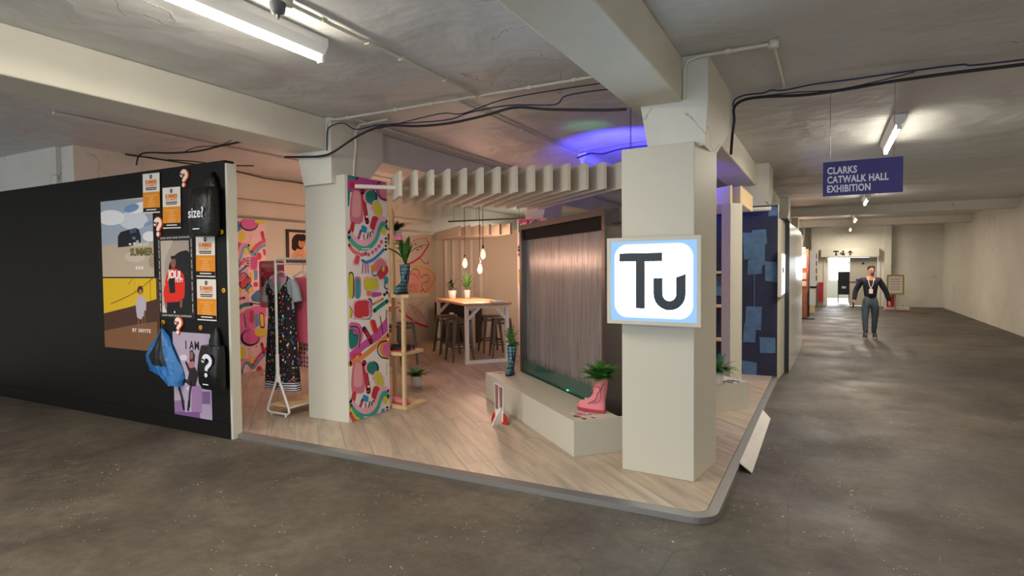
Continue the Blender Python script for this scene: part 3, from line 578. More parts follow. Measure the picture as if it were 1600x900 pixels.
  ('#3aa89c','l',17,0.0491,[[4.591,1.956],[4.68,1.879],[4.807,1.842],[4.929,1.875],[5.015,1.959],[5.069,2.077],[5.126,2.124],[5.187,2.084]]),
  ('#f4ece8','l',18,0.0104,[[4.785,1.838],[4.906,1.844]]),
  ('#d2cc38','s',18,0,[[5.174,2.048],[5.17,2.029],[5.158,2.013],[5.142,2.004],[5.124,2.003],[5.108,2.011],[5.097,2.026],[5.094,2.044],[5.098,2.063],[5.11,2.079],[5.126,2.088],[5.144,2.089],[5.16,2.082],[5.171,2.067]]),
  ('#f2c8d8','r',17,0,[[4.849,1.799],[4.905,1.811],[4.915,1.761],[4.861,1.751]]),
  ('#cf4a80','r',18,0,[[4.858,1.795],[4.898,1.803],[4.906,1.767],[4.868,1.759]]),
  ('#f2c8d8','r',19,0,[[4.91,1.826],[4.966,1.838],[4.976,1.788],[4.922,1.778]]),
  ('#cf4a80','r',20,0,[[4.919,1.822],[4.959,1.83],[4.968,1.794],[4.929,1.786]]),
  ('#f2c8d8','r',21,0,[[4.964,1.855],[5.022,1.867],[5.032,1.817],[4.977,1.806]]),
  ('#cf4a80','r',22,0,[[4.973,1.85],[5.015,1.859],[5.023,1.823],[4.984,1.814]]),
  ('#f2c8d8','r',23,0,[[5.013,1.891],[5.072,1.904],[5.082,1.853],[5.026,1.843]]),
  ('#cf4a80','r',24,0,[[5.022,1.887],[5.064,1.896],[5.073,1.859],[5.033,1.851]]),
  ('#f2c8d8','r',25,0,[[5.054,1.939],[5.113,1.952],[5.123,1.901],[5.067,1.89]]),
  ('#cf4a80','r',26,0,[[5.063,1.935],[5.105,1.944],[5.114,1.907],[5.074,1.898]]),
  ('#2c83c5','l',25,0.0298,[[4.782,1.719],[4.847,1.702],[4.971,1.739],[5.124,1.839]]),
  ('#161420','r',18,0,[[5.149,1.974],[5.187,1.975],[5.187,1.95],[5.148,1.949]]),
  ('#161420','r',18,0,[[5.148,1.935],[5.186,1.936],[5.186,1.911],[5.147,1.91]]),
  ('#161420','r',18,0,[[5.147,1.894],[5.185,1.895],[5.185,1.87],[5.146,1.869]]),
  ('#161420','r',18,0,[[5.146,1.853],[5.184,1.854],[5.184,1.829],[5.145,1.828]]),
  ('#e08090','r',26,0,[[4.931,1.675],[5.08,1.759],[5.187,1.672],[5.006,1.58]]),
  ('#161420','l',27,0.0106,[[4.926,1.66],[4.937,1.568],[5.005,1.564],[5.096,1.656]]),
  ('#d0384c','r',28,0,[[5.006,1.57],[5.18,1.675],[5.205,1.593],[5.06,1.499]]),
  ('#e8904c','s',28,0,[[4.991,1.637],[4.987,1.619],[4.977,1.606],[4.964,1.598],[4.948,1.598],[4.935,1.606],[4.926,1.62],[4.923,1.637],[4.927,1.654],[4.937,1.668],[4.95,1.675],[4.965,1.675],[4.979,1.668],[4.988,1.654]]),
  ('#c84a98','l',26,0.0134,[[4.792,1.682],[4.774,1.585]]),
  ('#c84a98','l',26,0.0135,[[4.829,1.682],[4.827,1.588]]),
  ('#c84a98','l',26,0.0135,[[4.864,1.682],[4.871,1.587]]),
  ('#f0b0c4','r',17,0,[[4.682,1.789],[4.766,1.771],[4.729,1.652],[4.629,1.674]]),
  ('#d84050','r',18,0,[[4.698,1.777],[4.751,1.763],[4.721,1.674],[4.654,1.689]]),
  ('#161420','r',1,0,[[4.582,1.605],[4.664,1.594],[4.662,1.323],[4.579,1.327]]),
  ('#d2cc38','r',2,0,[[4.59,1.587],[4.651,1.584],[4.643,1.324],[4.579,1.327]]),
  ('#d878a0','r',2,0,[[4.663,1.554],[4.769,1.547],[4.763,1.318],[4.657,1.323]]),
  ('#2f9aa8','r',3,0,[[4.679,1.531],[4.751,1.526],[4.746,1.318],[4.674,1.322]]),
  ('#f0b0c4','r',29,0,[[4.789,1.552],[5.019,1.544],[5.039,1.4],[4.795,1.388]]),
  ('#d2cc38','r',30,0,[[4.799,1.533],[5.012,1.529],[5.025,1.41],[4.807,1.402]]),
  ('#d2cc38','r',29,0,[[5.096,1.66],[5.139,1.653],[5.13,1.597],[5.095,1.6]]),
  ('#3a9aa8','r',29,0,[[5.117,1.55],[5.201,1.533],[5.182,1.455],[5.134,1.472]]),
  ('#161420','l',30,0.0125,[[5.135,1.488],[5.129,1.425],[5.176,1.405]]),
  ('#e8904c','s',30,0,[[4.915,1.366],[4.907,1.348],[4.886,1.338],[4.86,1.34],[4.84,1.351],[4.832,1.369],[4.841,1.386],[4.861,1.396],[4.887,1.395],[4.908,1.384]]),
  ('#c84a98','r',1,0,[[4.926,1.382],[5.095,1.37],[5.087,1.333],[4.929,1.317]]),
  ('#161420','s',1,0,[[5.16,1.344],[5.153,1.33],[5.136,1.326],[5.12,1.332],[5.113,1.346],[5.12,1.359],[5.137,1.364],[5.154,1.357]]),
  ('#161420','s',2,0,[[5.198,1.363],[5.191,1.35],[5.176,1.345],[5.161,1.351],[5.156,1.365],[5.162,1.378],[5.177,1.383],[5.192,1.377]]),
  ('#2a4a98','r',1,0,[[4.855,1.317],[4.934,1.313],[4.929,1.113],[4.845,1.092]]),
  ('#3aa8a0','r',2,0,[[4.642,1.111],[4.638,1.127],[4.912,1.113],[4.899,1.082]]),
  ('#f0b0c4','r',3,0,[[4.634,1.313],[4.916,1.31],[4.919,1.096],[4.633,1.108]]),
  ('#d03a44','r',4,0,[[4.661,1.297],[4.899,1.298],[4.904,1.11],[4.652,1.12]]),
  ('#f4ece8','l',5,0.0067,[[4.878,1.259],[4.88,1.129],[4.778,1.126]]),
  ('#e8904c','l',2,0.0285,[[4.94,1.247],[5.107,1.298]]),
  ('#138a80','l',3,0.0472,[[4.963,1.177],[5.058,1.222],[5.18,1.27]]),
  ('#d2cc38','r',1,0,[[4.586,1.243],[4.626,1.209],[4.616,1.137],[4.583,1.116]]),
  ('#161420','l',2,0.008,[[4.587,1.251],[4.626,1.209],[4.615,1.129]]),
  ('#cc52a4','p',3,0,[[4.575,0.772],[4.772,0.862],[4.945,0.935],[5.074,1.025],[5.176,1.095],[5.183,0.937],[5.019,0.851],[4.818,0.79],[4.674,0.718],[4.577,0.683]]),
  ('#e8904c','l',4,0.0577,[[4.581,0.659],[4.768,0.706],[4.966,0.789],[5.19,0.893]]),
  ('#dc6aa4','r',5,0,[[4.569,1.093],[4.725,1.068],[4.785,0.997],[4.777,0.886],[4.7,0.813],[4.571,0.797]]),
  ('#161420','l',6,0.0128,[[4.595,1.038],[4.7,1.022],[4.736,0.94],[4.719,0.814]]),
  ('#0c8074','r',7,0,[[4.568,1.027],[4.7,1.005],[4.717,0.925],[4.696,0.83],[4.571,0.809]]),
  ('#c850a0','s',8,0,[[4.702,0.976],[4.694,0.959],[4.677,0.951],[4.655,0.953],[4.638,0.965],[4.632,0.983],[4.639,0.999],[4.657,1.008],[4.678,1.006],[4.695,0.994]]),
  ('#161420','l',9,0.0081,[[4.638,0.95],[4.675,0.94]]),
  ('#161420','l',6,0.0594,[[4.799,0.996],[4.856,0.927],[4.903,0.852]]),
  ('#c8283c','l',7,0.0397,[[4.818,0.978],[4.856,0.927],[4.893,0.863]]),
  ('#e8904c','r',8,0,[[4.874,1.079],[4.954,1.093],[5.011,0.942],[4.935,0.926]]),
  ('#d0303c','r',9,0,[[4.894,1.078],[4.973,1.085],[5.021,0.941],[4.95,0.931]]),
  ('#161420','l',5,0.0137,[[5.056,1.112],[5.098,0.916]]),
  ('#e04050','s',5,0,[[4.677,0.731],[4.67,0.715],[4.654,0.706],[4.634,0.709],[4.618,0.722],[4.613,0.74],[4.619,0.756],[4.635,0.764],[4.655,0.762],[4.671,0.749]]),
  ('#e04050','s',5,0,[[4.757,0.737],[4.751,0.722],[4.735,0.715],[4.716,0.717],[4.701,0.729],[4.696,0.745],[4.702,0.759],[4.717,0.767],[4.736,0.764],[4.751,0.753]]),
  ('#e8904c','s',5,0,[[5.347,0.713],[5.33,0.672],[5.284,0.643],[5.221,0.633],[5.152,0.642],[5.091,0.669],[5.05,0.708],[5.037,0.751],[5.052,0.791],[5.095,0.82],[5.156,0.831],[5.225,0.824],[5.288,0.798],[5.332,0.758]]),
  ('#d860a4','s',6,0,[[5.319,0.716],[5.307,0.684],[5.274,0.661],[5.228,0.652],[5.178,0.659],[5.134,0.68],[5.104,0.71],[5.094,0.744],[5.105,0.776],[5.136,0.799],[5.181,0.808],[5.231,0.802],[5.277,0.782],[5.308,0.751]]),
  ('#161420','l',7,0.0156,[[5.164,0.83],[5.049,0.822],[5.008,0.745],[5.06,0.666],[5.181,0.629]]),
  ('#161420','l',4,0.0087,[[5.162,1.174],[5.149,1.071]]),
  ('#e8904c','l',5,0.0139,[[5.177,1.162],[5.17,1.069]]),
  ('#d87890','r',5,0,[[4.62,0.68],[4.796,0.655],[4.803,0.311],[4.581,0.354]]),
  ('#eaa0ac','r',6,0,[[4.647,0.667],[4.757,0.651],[4.761,0.39],[4.62,0.409]]),
  ('#161420','l',7,0.066,[[4.789,0.638],[4.818,0.488],[4.851,0.327]]),
  ('#c8283c','l',8,0.0511,[[4.784,0.633],[4.814,0.488],[4.843,0.34]]),
  ('#f4ece8','s',9,0,[[4.87,0.374],[4.865,0.366],[4.852,0.365],[4.84,0.371],[4.835,0.38],[4.84,0.387],[4.853,0.388],[4.865,0.383]]),
  ('#1c2470','s',9,0,[[5.022,0.548],[5.012,0.517],[4.983,0.495],[4.942,0.486],[4.898,0.494],[4.86,0.514],[4.833,0.545],[4.824,0.578],[4.835,0.609],[4.862,0.631],[4.902,0.64],[4.946,0.634],[4.986,0.613],[5.013,0.583]]),
  ('#f0b0c4','s',10,0,[[4.988,0.556],[4.978,0.526],[4.95,0.505],[4.911,0.497],[4.868,0.504],[4.83,0.524],[4.805,0.553],[4.796,0.585],[4.806,0.615],[4.833,0.636],[4.871,0.644],[4.914,0.638],[4.952,0.619],[4.979,0.589]]),
  ('#0e8074','s',11,0,[[4.993,0.556],[4.984,0.528],[4.96,0.509],[4.926,0.502],[4.889,0.508],[4.856,0.526],[4.834,0.552],[4.827,0.581],[4.835,0.608],[4.859,0.627],[4.892,0.634],[4.929,0.629],[4.962,0.612],[4.985,0.585]]),
  ('#e8904c','s',1,0,[[4.972,0.448],[4.966,0.436],[4.952,0.431],[4.936,0.434],[4.922,0.444],[4.917,0.457],[4.923,0.468],[4.936,0.473],[4.953,0.47],[4.967,0.46]]),
  ('#f0b0c4','s',12,0,[[5.097,0.425],[5.104,0.381],[5.094,0.346],[5.068,0.327],[5.032,0.328],[4.992,0.348],[4.958,0.383],[4.935,0.426],[4.928,0.469],[4.938,0.503],[4.963,0.523],[4.998,0.523],[5.038,0.504],[5.073,0.469]]),
  ('#d2cc38','s',13,0,[[5.079,0.429],[5.086,0.392],[5.08,0.362],[5.062,0.346],[5.036,0.346],[5.007,0.363],[4.98,0.393],[4.962,0.43],[4.954,0.466],[4.96,0.495],[4.978,0.512],[5.003,0.512],[5.033,0.496],[5.059,0.466]]),
  ('#c03040','r',14,0,[[4.938,0.376],[5.041,0.33],[4.982,0.199],[4.881,0.257]]),
  ('#c8323c','r',6,0,[[4.61,0.372],[4.67,0.351],[4.645,0.253],[4.587,0.273]]),
  ('#2c8fd0','r',8,0,[[4.766,0.311],[4.852,0.272],[4.842,0.207],[4.755,0.245]]),
  ('#161420','l',9,0.0184,[[4.866,0.208],[4.845,0.145]]),
  ('#161420','l',15,0.0185,[[4.905,0.208],[4.88,0.141]]),
  ('#161420','l',15,0.0186,[[4.93,0.214],[4.951,0.164]]),
  ('#161420','l',9,0.0362,[[4.751,0.25],[4.711,0.177]]),
  ('#c84a98','l',10,0.0247,[[4.747,0.251],[4.713,0.187]]),
  ('#e05a90','l',9,0.0232,[[4.798,0.205],[4.805,0.139]]),
  ('#f0b0c4','l',16,0.0642,[[4.571,0.286],[4.66,0.184],[4.776,0.124],[4.898,0.133],[4.979,0.189],[5.028,0.276],[5.099,0.304],[5.17,0.256]]),
  ('#e8c050','l',17,0.0289,[[4.573,0.196],[4.658,0.107],[4.721,0.065]]),
  ('#e06070','l',18,0.0418,[[4.572,0.151],[4.636,0.076],[4.741,0.017],[4.828,0.008]]),
  ('#3aa89c','l',19,0.0546,[[4.57,0.231],[4.659,0.135],[4.786,0.067],[4.908,0.069],[4.994,0.128],[5.047,0.228],[5.105,0.258],[5.166,0.204]]),
  ('#f4ece8','l',20,0.0116,[[4.764,0.069],[4.885,0.045]]),
  ('#d2cc38','s',20,0,[[5.153,0.174],[5.149,0.156],[5.137,0.144],[5.121,0.139],[5.103,0.143],[5.087,0.154],[5.076,0.171],[5.072,0.19],[5.077,0.207],[5.088,0.219],[5.105,0.224],[5.123,0.221],[5.139,0.209],[5.15,0.193]]),
  ('#f2c8d8','r',19,0,[[4.828,0.016],[4.884,0.013],[4.894,-0.038],[4.841,-0.033]]),
  ('#cf4a80','r',20,0,[[4.837,0.009],[4.877,0.007],[4.885,-0.03],[4.847,-0.028]]),
  ('#f2c8d8','r',20,0,[[4.889,0.026],[4.945,0.024],[4.956,-0.027],[4.901,-0.023]]),
  ('#cf4a80','r',21,0,[[4.898,0.02],[4.938,0.018],[4.947,-0.019],[4.908,-0.018]]),
  ('#f2c8d8','r',22,0,[[4.944,0.04],[5.001,0.038],[5.011,-0.014],[4.956,-0.01]]),
  ('#cf4a80','r',23,0,[[4.953,0.034],[4.994,0.032],[5.002,-0.006],[4.963,-0.004]]),
  ('#f2c8d8','r',24,0,[[4.992,0.063],[5.051,0.061],[5.061,0.009],[5.005,0.013]]),
  ('#cf4a80','r',25,0,[[5.001,0.057],[5.043,0.055],[5.052,0.017],[5.012,0.019]]),
  ('#f2c8d8','r',26,0,[[5.033,0.099],[5.092,0.097],[5.102,0.045],[5.046,0.048]]),
  ('#cf4a80','r',27,0,[[5.042,0.092],[5.084,0.091],[5.093,0.053],[5.053,0.054]]),
  ('#2c83c5','l',24,0.033,[[4.761,-0.045],[4.826,-0.078],[4.95,-0.073],[5.103,-0.015]]),
  ('#161420','r',20,0,[[5.128,0.108],[5.166,0.1],[5.165,0.076],[5.127,0.084]]),
  ('#161420','r',20,0,[[5.127,0.071],[5.165,0.063],[5.164,0.039],[5.126,0.047]]),
  ('#161420','r',1,0,[[5.126,0.032],[5.164,0.024],[5.164,-0.0],[5.125,0.008]]),
  ('#161420','r',1,0,[[5.125,-0.007],[5.163,-0.015],[5.163,-0.039],[5.124,-0.031]]),
  ('#d2cc38','l',21,0.0256,[[4.561,0.22],[4.625,0.117],[4.704,0.041],[4.776,0.028]]),
  ('#e05060','l',22,0.0353,[[4.56,0.155],[4.612,0.071],[4.68,0.022]]),
  ('#2c8fd0','r',28,0,[[5.031,0.06],[5.091,0.104],[5.098,0.037],[5.045,0.028]]),
  ('#d2cc38','l',1,0.0156,[[5.156,0.583],[5.15,0.462]]),
 ],
 'mural': [
  ('#b84a80','p',1,0,[[5.871,2.405],[6.02,2.403],[5.902,2.299],[5.869,2.327]]),
  ('#14709c','r',2,0,[[5.899,2.306],[6.034,2.371],[6.096,2.296],[6.028,2.182],[5.911,2.192]]),
  ('#161420','l',3,0.0105,[[6.034,2.374],[6.103,2.296],[6.029,2.18]]),
  ('#161420','s',4,0,[[6.399,2.343],[6.38,2.296],[6.333,2.257],[6.265,2.233],[6.192,2.229],[6.127,2.246],[6.084,2.279],[6.069,2.323],[6.086,2.368],[6.132,2.407],[6.197,2.431],[6.271,2.437],[6.337,2.421],[6.383,2.388]]),
  ('#d660a4','s',5,0,[[6.391,2.355],[6.375,2.314],[6.331,2.279],[6.27,2.258],[6.203,2.254],[6.144,2.268],[6.104,2.298],[6.09,2.336],[6.106,2.376],[6.148,2.411],[6.208,2.432],[6.275,2.437],[6.335,2.424],[6.377,2.394]]),
  ('#d2cc38','s',6,0,[[6.559,2.402],[6.547,2.383],[6.516,2.367],[6.47,2.356],[6.42,2.353],[6.376,2.358],[6.346,2.37],[6.336,2.387],[6.347,2.405],[6.378,2.421],[6.422,2.432],[6.472,2.435],[6.517,2.431],[6.548,2.419]]),
  ('#e8904c','s',1,0,[[6.028,2.139],[6.023,2.126],[6.012,2.118],[5.998,2.118],[5.987,2.125],[5.984,2.137],[5.988,2.15],[5.999,2.158],[6.013,2.158],[6.024,2.151]]),
  ('#f0b0c4','s',5,0,[[6.169,2.138],[6.16,2.094],[6.135,2.058],[6.101,2.038],[6.064,2.036],[6.031,2.054],[6.009,2.088],[6.002,2.13],[6.011,2.174],[6.035,2.209],[6.069,2.23],[6.106,2.232],[6.139,2.214],[6.162,2.181]]),
  ('#e0cc40','s',6,0,[[6.157,2.14],[6.15,2.104],[6.131,2.075],[6.106,2.058],[6.078,2.057],[6.053,2.072],[6.037,2.1],[6.031,2.135],[6.038,2.17],[6.056,2.199],[6.082,2.216],[6.11,2.218],[6.135,2.203],[6.152,2.175]]),
  ('#b82448','l',3,0.065,[[5.878,2.283],[5.898,2.158],[5.917,2.004]]),
  ('#c02440','r',7,0,[[6.0,2.062],[6.098,2.039],[6.044,1.892],[5.942,1.929]]),
  ('#d8b85c','l',1,0.0107,[[6.217,2.185],[6.203,2.072],[6.235,2.064],[6.274,2.185]]),
  ('#c42848','r',1,0,[[6.429,2.233],[6.5,2.246],[6.519,2.116],[6.462,2.091]]),
  ('#c42848','l',1,0.0157,[[6.532,2.301],[6.553,2.228]]),
  ('#e0c840','r',1,0,[[6.236,2.029],[6.332,2.036],[6.281,1.915],[6.217,1.936]]),
  ('#d04a68','l',2,0.0614,[[6.259,1.899],[6.362,2.006],[6.465,2.067],[6.576,2.114]]),
  ('#5aa0bc','l',3,0.0432,[[6.316,1.869],[6.416,1.977],[6.574,2.044]]),
  ('#e490ac','l',8,0.0533,[[5.87,1.751],[5.967,1.774],[6.038,1.865],[6.081,1.979],[6.147,2.026],[6.222,2.005]]),
  ('#5aa0bc','l',9,0.0414,[[5.869,1.705],[5.991,1.729],[6.073,1.835],[6.122,1.972],[6.183,1.981],[6.25,1.884],[6.331,1.87]]),
  ('#e0c840','s',10,0,[[6.209,1.91],[6.205,1.888],[6.193,1.869],[6.177,1.859],[6.16,1.859],[6.145,1.869],[6.135,1.886],[6.131,1.909],[6.136,1.931],[6.147,1.949],[6.163,1.96],[6.18,1.96],[6.196,1.951],[6.206,1.933]]),
  ('#1a6cb0','s',10,0,[[5.908,1.9],[5.904,1.88],[5.895,1.865],[5.883,1.856],[5.87,1.856],[5.858,1.864],[5.85,1.879],[5.848,1.898],[5.851,1.918],[5.86,1.933],[5.872,1.942],[5.885,1.942],[5.897,1.934],[5.905,1.919]]),
  ('#161420','l',10,0.0178,[[5.913,1.845],[5.945,1.78]]),
  ('#161420','l',11,0.0179,[[5.951,1.86],[5.979,1.795]]),
  ('#161420','l',12,0.0179,[[5.975,1.876],[6.018,1.837]]),
  ('#2a6fb5','l',10,0.0326,[[5.875,1.559],[6.004,1.579],[6.084,1.631],[6.155,1.692]]),
  ('#b03060','r',11,0,[[5.864,1.646],[5.925,1.661],[5.937,1.604],[5.876,1.59]]),
  ('#d0508c','r',12,0,[[5.875,1.637],[5.918,1.649],[5.925,1.613],[5.884,1.601]]),
  ('#b03060','r',12,0,[[5.932,1.675],[5.994,1.69],[6.006,1.633],[5.944,1.619]]),
  ('#d0508c','r',13,0,[[5.944,1.667],[5.986,1.678],[5.994,1.642],[5.953,1.631]]),
  ('#b03060','r',14,0,[[5.991,1.717],[6.053,1.732],[6.066,1.675],[6.003,1.66]]),
  ('#d0508c','r',15,0,[[6.003,1.708],[6.046,1.72],[6.054,1.684],[6.012,1.672]]),
  ('#b03060','r',16,0,[[6.045,1.758],[6.108,1.774],[6.121,1.716],[6.058,1.701]]),
  ('#d0508c','r',17,0,[[6.057,1.749],[6.101,1.761],[6.109,1.725],[6.067,1.713]]),
  ('#b03060','r',18,0,[[6.09,1.804],[6.154,1.82],[6.166,1.762],[6.102,1.746]]),
  ('#d0508c','r',19,0,[[6.102,1.795],[6.146,1.807],[6.154,1.771],[6.111,1.758]]),
  ('#161420','r',10,0,[[6.175,1.824],[6.214,1.825],[6.213,1.803],[6.174,1.803]]),
  ('#161420','r',10,0,[[6.174,1.785],[6.213,1.785],[6.212,1.764],[6.173,1.763]]),
  ('#161420','r',10,0,[[6.173,1.745],[6.212,1.745],[6.211,1.724],[6.172,1.724]]),
  ('#161420','r',11,0,[[6.172,1.705],[6.211,1.706],[6.21,1.684],[6.171,1.684]]),
  ('#e48cb4','r',10,0,[[6.226,1.853],[6.382,1.855],[6.364,1.614],[6.223,1.623]]),
  ('#c03a7c','r',11,0,[[6.243,1.837],[6.37,1.839],[6.354,1.634],[6.241,1.641]]),
  ('#c82840','s',12,0,[[6.445,1.845],[6.439,1.819],[6.425,1.798],[6.405,1.787],[6.384,1.786],[6.365,1.798],[6.352,1.818],[6.348,1.844],[6.354,1.869],[6.368,1.89],[6.387,1.902],[6.409,1.902],[6.428,1.891],[6.44,1.871]]),
  ('#c03070','r',4,0,[[6.466,1.958],[6.519,1.964],[6.532,1.865],[6.49,1.853]]),
  ('#1c4a98','l',4,0.0221,[[6.551,1.865],[6.549,1.81]]),
  ('#161420','r',13,0,[[5.951,1.505],[6.124,1.623],[6.269,1.453],[6.084,1.318]]),
  ('#d4607c','r',14,0,[[5.968,1.508],[6.118,1.602],[6.186,1.528],[6.026,1.429]]),
  ('#cc3450','r',15,0,[[6.026,1.421],[6.192,1.519],[6.247,1.457],[6.084,1.342]]),
  ('#e8904c','s',15,0,[[6.019,1.496],[6.017,1.485],[6.01,1.475],[6.0,1.47],[5.989,1.471],[5.98,1.476],[5.973,1.486],[5.971,1.497],[5.974,1.509],[5.981,1.518],[5.991,1.523],[6.001,1.523],[6.011,1.518],[6.017,1.508]]),
  ('#e0c840','r',16,0,[[6.229,1.6],[6.28,1.599],[6.28,1.476],[6.237,1.477]]),
  ('#4a98b8','r',11,0,[[6.299,1.63],[6.365,1.63],[6.361,1.474],[6.306,1.475]]),
  ('#c82440','s',1,0,[[6.372,1.404],[6.367,1.387],[6.354,1.373],[6.336,1.366],[6.317,1.366],[6.299,1.375],[6.288,1.389],[6.284,1.406],[6.289,1.424],[6.301,1.437],[6.319,1.445],[6.338,1.444],[6.356,1.436],[6.368,1.422]]),
  ('#e0c840','s',16,0,[[6.07,1.319],[6.058,1.29],[6.028,1.268],[5.985,1.257],[5.938,1.259],[5.896,1.274],[5.868,1.298],[5.859,1.326],[5.87,1.354],[5.899,1.376],[5.941,1.387],[5.988,1.386],[6.031,1.372],[6.06,1.348]]),
  ('#161420','r',16,0,[[6.139,1.41],[6.22,1.439],[6.284,1.329],[6.202,1.255]]),
  ('#4a90b8','r',17,0,[[6.13,1.335],[6.203,1.424],[6.238,1.38],[6.172,1.303]]),
  ('#e0c840','r',18,0,[[6.172,1.31],[6.241,1.377],[6.277,1.337],[6.206,1.263]]),
  ('#e0c840','s',17,0,[[6.071,1.321],[6.06,1.295],[6.03,1.276],[5.988,1.266],[5.942,1.268],[5.901,1.281],[5.874,1.303],[5.864,1.328],[5.875,1.353],[5.904,1.373],[5.945,1.383],[5.991,1.381],[6.033,1.368],[6.062,1.347]]),
  ('#1c6fa0','r',19,0,[[6.233,1.227],[6.366,1.327],[6.485,1.3],[6.487,1.114],[6.257,1.143]]),
  ('#161420','l',20,0.0165,[[6.224,1.128],[6.353,1.099],[6.493,1.102]]),
  ('#b84080','l',1,0.0427,[[5.945,1.192],[6.115,1.205]]),
  ('#1c2470','r',1,0,[[5.866,1.169],[5.962,1.159],[5.957,0.95],[5.86,0.963]]),
  ('#cc3048','r',2,0,[[5.871,1.148],[5.943,1.139],[5.939,0.973],[5.867,0.984]]),
  ('#14707c','l',21,0.0589,[[5.977,1.035],[6.097,1.097],[6.243,1.105]]),
  ('#d46ca4','p',22,0,[[5.87,0.89],[6.062,0.983],[6.255,1.066],[6.506,1.079],[6.502,0.91],[6.311,0.73],[6.053,0.645],[5.869,0.611]]),
  ('#c02c40','r',23,0,[[6.202,1.015],[6.279,1.009],[6.273,0.803],[6.19,0.829]]),
  ('#4a98b8','r',24,0,[[6.278,0.954],[6.349,0.955],[6.37,0.747],[6.292,0.759]]),
  ('#161420','r',25,0,[[6.369,0.965],[6.462,0.952],[6.476,0.709],[6.389,0.717]]),
  ('#e0c840','r',26,0,[[6.382,0.947],[6.449,0.937],[6.457,0.733],[6.397,0.739]]),
  ('#c02c40','r',23,0,[[5.907,0.914],[5.974,0.933],[6.033,0.81],[5.976,0.772]]),
  ('#c02c40','l',24,0.0425,[[5.89,0.835],[5.944,0.697]]),
  ('#161420','l',23,0.0163,[[6.093,0.962],[6.125,0.761]]),
  ('#161420','s',26,0,[[6.372,0.568],[6.353,0.514],[6.303,0.475],[6.232,0.459],[6.155,0.468],[6.088,0.5],[6.042,0.549],[6.027,0.605],[6.045,0.657],[6.093,0.696],[6.162,0.713],[6.239,0.706],[6.308,0.675],[6.356,0.625]]),
  ('#dc64a0','s',27,0,[[6.359,0.58],[6.343,0.534],[6.3,0.5],[6.24,0.485],[6.174,0.493],[6.117,0.521],[6.078,0.563],[6.065,0.612],[6.08,0.657],[6.121,0.691],[6.18,0.706],[6.246,0.7],[6.305,0.673],[6.345,0.63]]),
  ('#e0c840','s',28,0,[[6.505,0.639],[6.493,0.61],[6.46,0.59],[6.414,0.582],[6.364,0.587],[6.32,0.605],[6.29,0.631],[6.279,0.661],[6.291,0.689],[6.322,0.709],[6.368,0.717],[6.418,0.713],[6.463,0.696],[6.494,0.669]]),
  ('#1c6fa0','r',27,0,[[5.891,0.529],[5.972,0.605],[6.037,0.525],[5.991,0.415],[5.894,0.416]]),
  ('#e0c840','s',28,0,[[6.111,0.361],[6.105,0.322],[6.088,0.292],[6.065,0.277],[6.04,0.28],[6.018,0.301],[6.004,0.335],[5.999,0.376],[6.006,0.415],[6.022,0.445],[6.045,0.46],[6.07,0.457],[6.092,0.436],[6.107,0.402]]),
  ('#e8904c','s',1,0,[[5.987,0.366],[5.978,0.349],[5.959,0.343],[5.939,0.354],[5.932,0.374],[5.94,0.392],[5.96,0.397],[5.979,0.387]]),
  ('#d8b85c','l',1,0.011,[[6.186,0.417],[6.176,0.292],[6.221,0.292],[6.23,0.406]]),
  ('#c02840','r',29,0,[[5.945,0.302],[6.055,0.265],[6.007,0.099],[5.91,0.146]]),
  ('#e490ac','l',30,0.0486,[[6.014,0.108],[6.042,0.226],[6.13,0.255],[6.231,0.185]]),
  ('#4a98b8','l',31,0.0325,[[6.037,0.064],[6.078,0.191],[6.161,0.201],[6.242,0.112],[6.363,0.222],[6.5,0.316]]),
  ('#cc4468','l',32,0.0441,[[6.23,0.158],[6.348,0.28],[6.502,0.395]]),
  ('#c8243c','l',33,0.0448,[[6.409,0.468],[6.446,0.323]]),
  ('#e0c840','r',33,0,[[6.176,0.281],[6.279,0.295],[6.231,0.169],[6.18,0.193]]),
  ('#c8243c','s',32,0,[[6.399,0.076],[6.394,0.058],[6.38,0.044],[6.362,0.038],[6.341,0.042],[6.323,0.053],[6.311,0.071],[6.307,0.091],[6.312,0.109],[6.325,0.123],[6.343,0.128],[6.364,0.125],[6.382,0.114],[6.395,0.096]]),
  ('#161420','l',1,0.0111,[[6.296,0.426],[6.329,0.45]]),
 ],
 'brolly': [
  ('#c83a60','l',1,0.0254,[[9.943,2.257],[10.04,2.184]]),
  ('#d06080','l',1,0.0172,[[10.214,2.144],[10.366,2.23],[10.511,2.279],[10.808,2.312]]),
  ('#b84060','l',2,0.0209,[[10.808,2.312],[10.907,2.178]]),
  ('#d03058','l',3,0.0452,[[10.907,2.178],[10.65,1.93],[10.429,1.818],[10.214,1.747],[10.085,1.73]]),
  ('#d03058','l',4,0.0236,[[10.575,1.861],[10.696,1.773],[10.826,1.738],[10.888,1.774],[10.858,1.804]]),
  ('#d03058','s',4,0,[[10.456,2.166],[10.444,2.152],[10.417,2.145],[10.39,2.15],[10.379,2.164],[10.391,2.179],[10.418,2.185],[10.445,2.18]]),
  ('#d03058','s',4,0,[[10.654,2.099],[10.646,2.08],[10.629,2.071],[10.611,2.079],[10.605,2.097],[10.612,2.116],[10.63,2.125],[10.647,2.117]]),
  ('#d03058','s',4,0,[[10.54,2.046],[10.525,2.031],[10.491,2.024],[10.457,2.029],[10.443,2.043],[10.458,2.058],[10.492,2.065],[10.526,2.06]]),
  ('#d06080','l',1,0.0139,[[9.764,1.796],[9.896,1.774]]),
  ('#d03058','l',4,0.0232,[[10.342,2.215],[10.223,2.139]]),
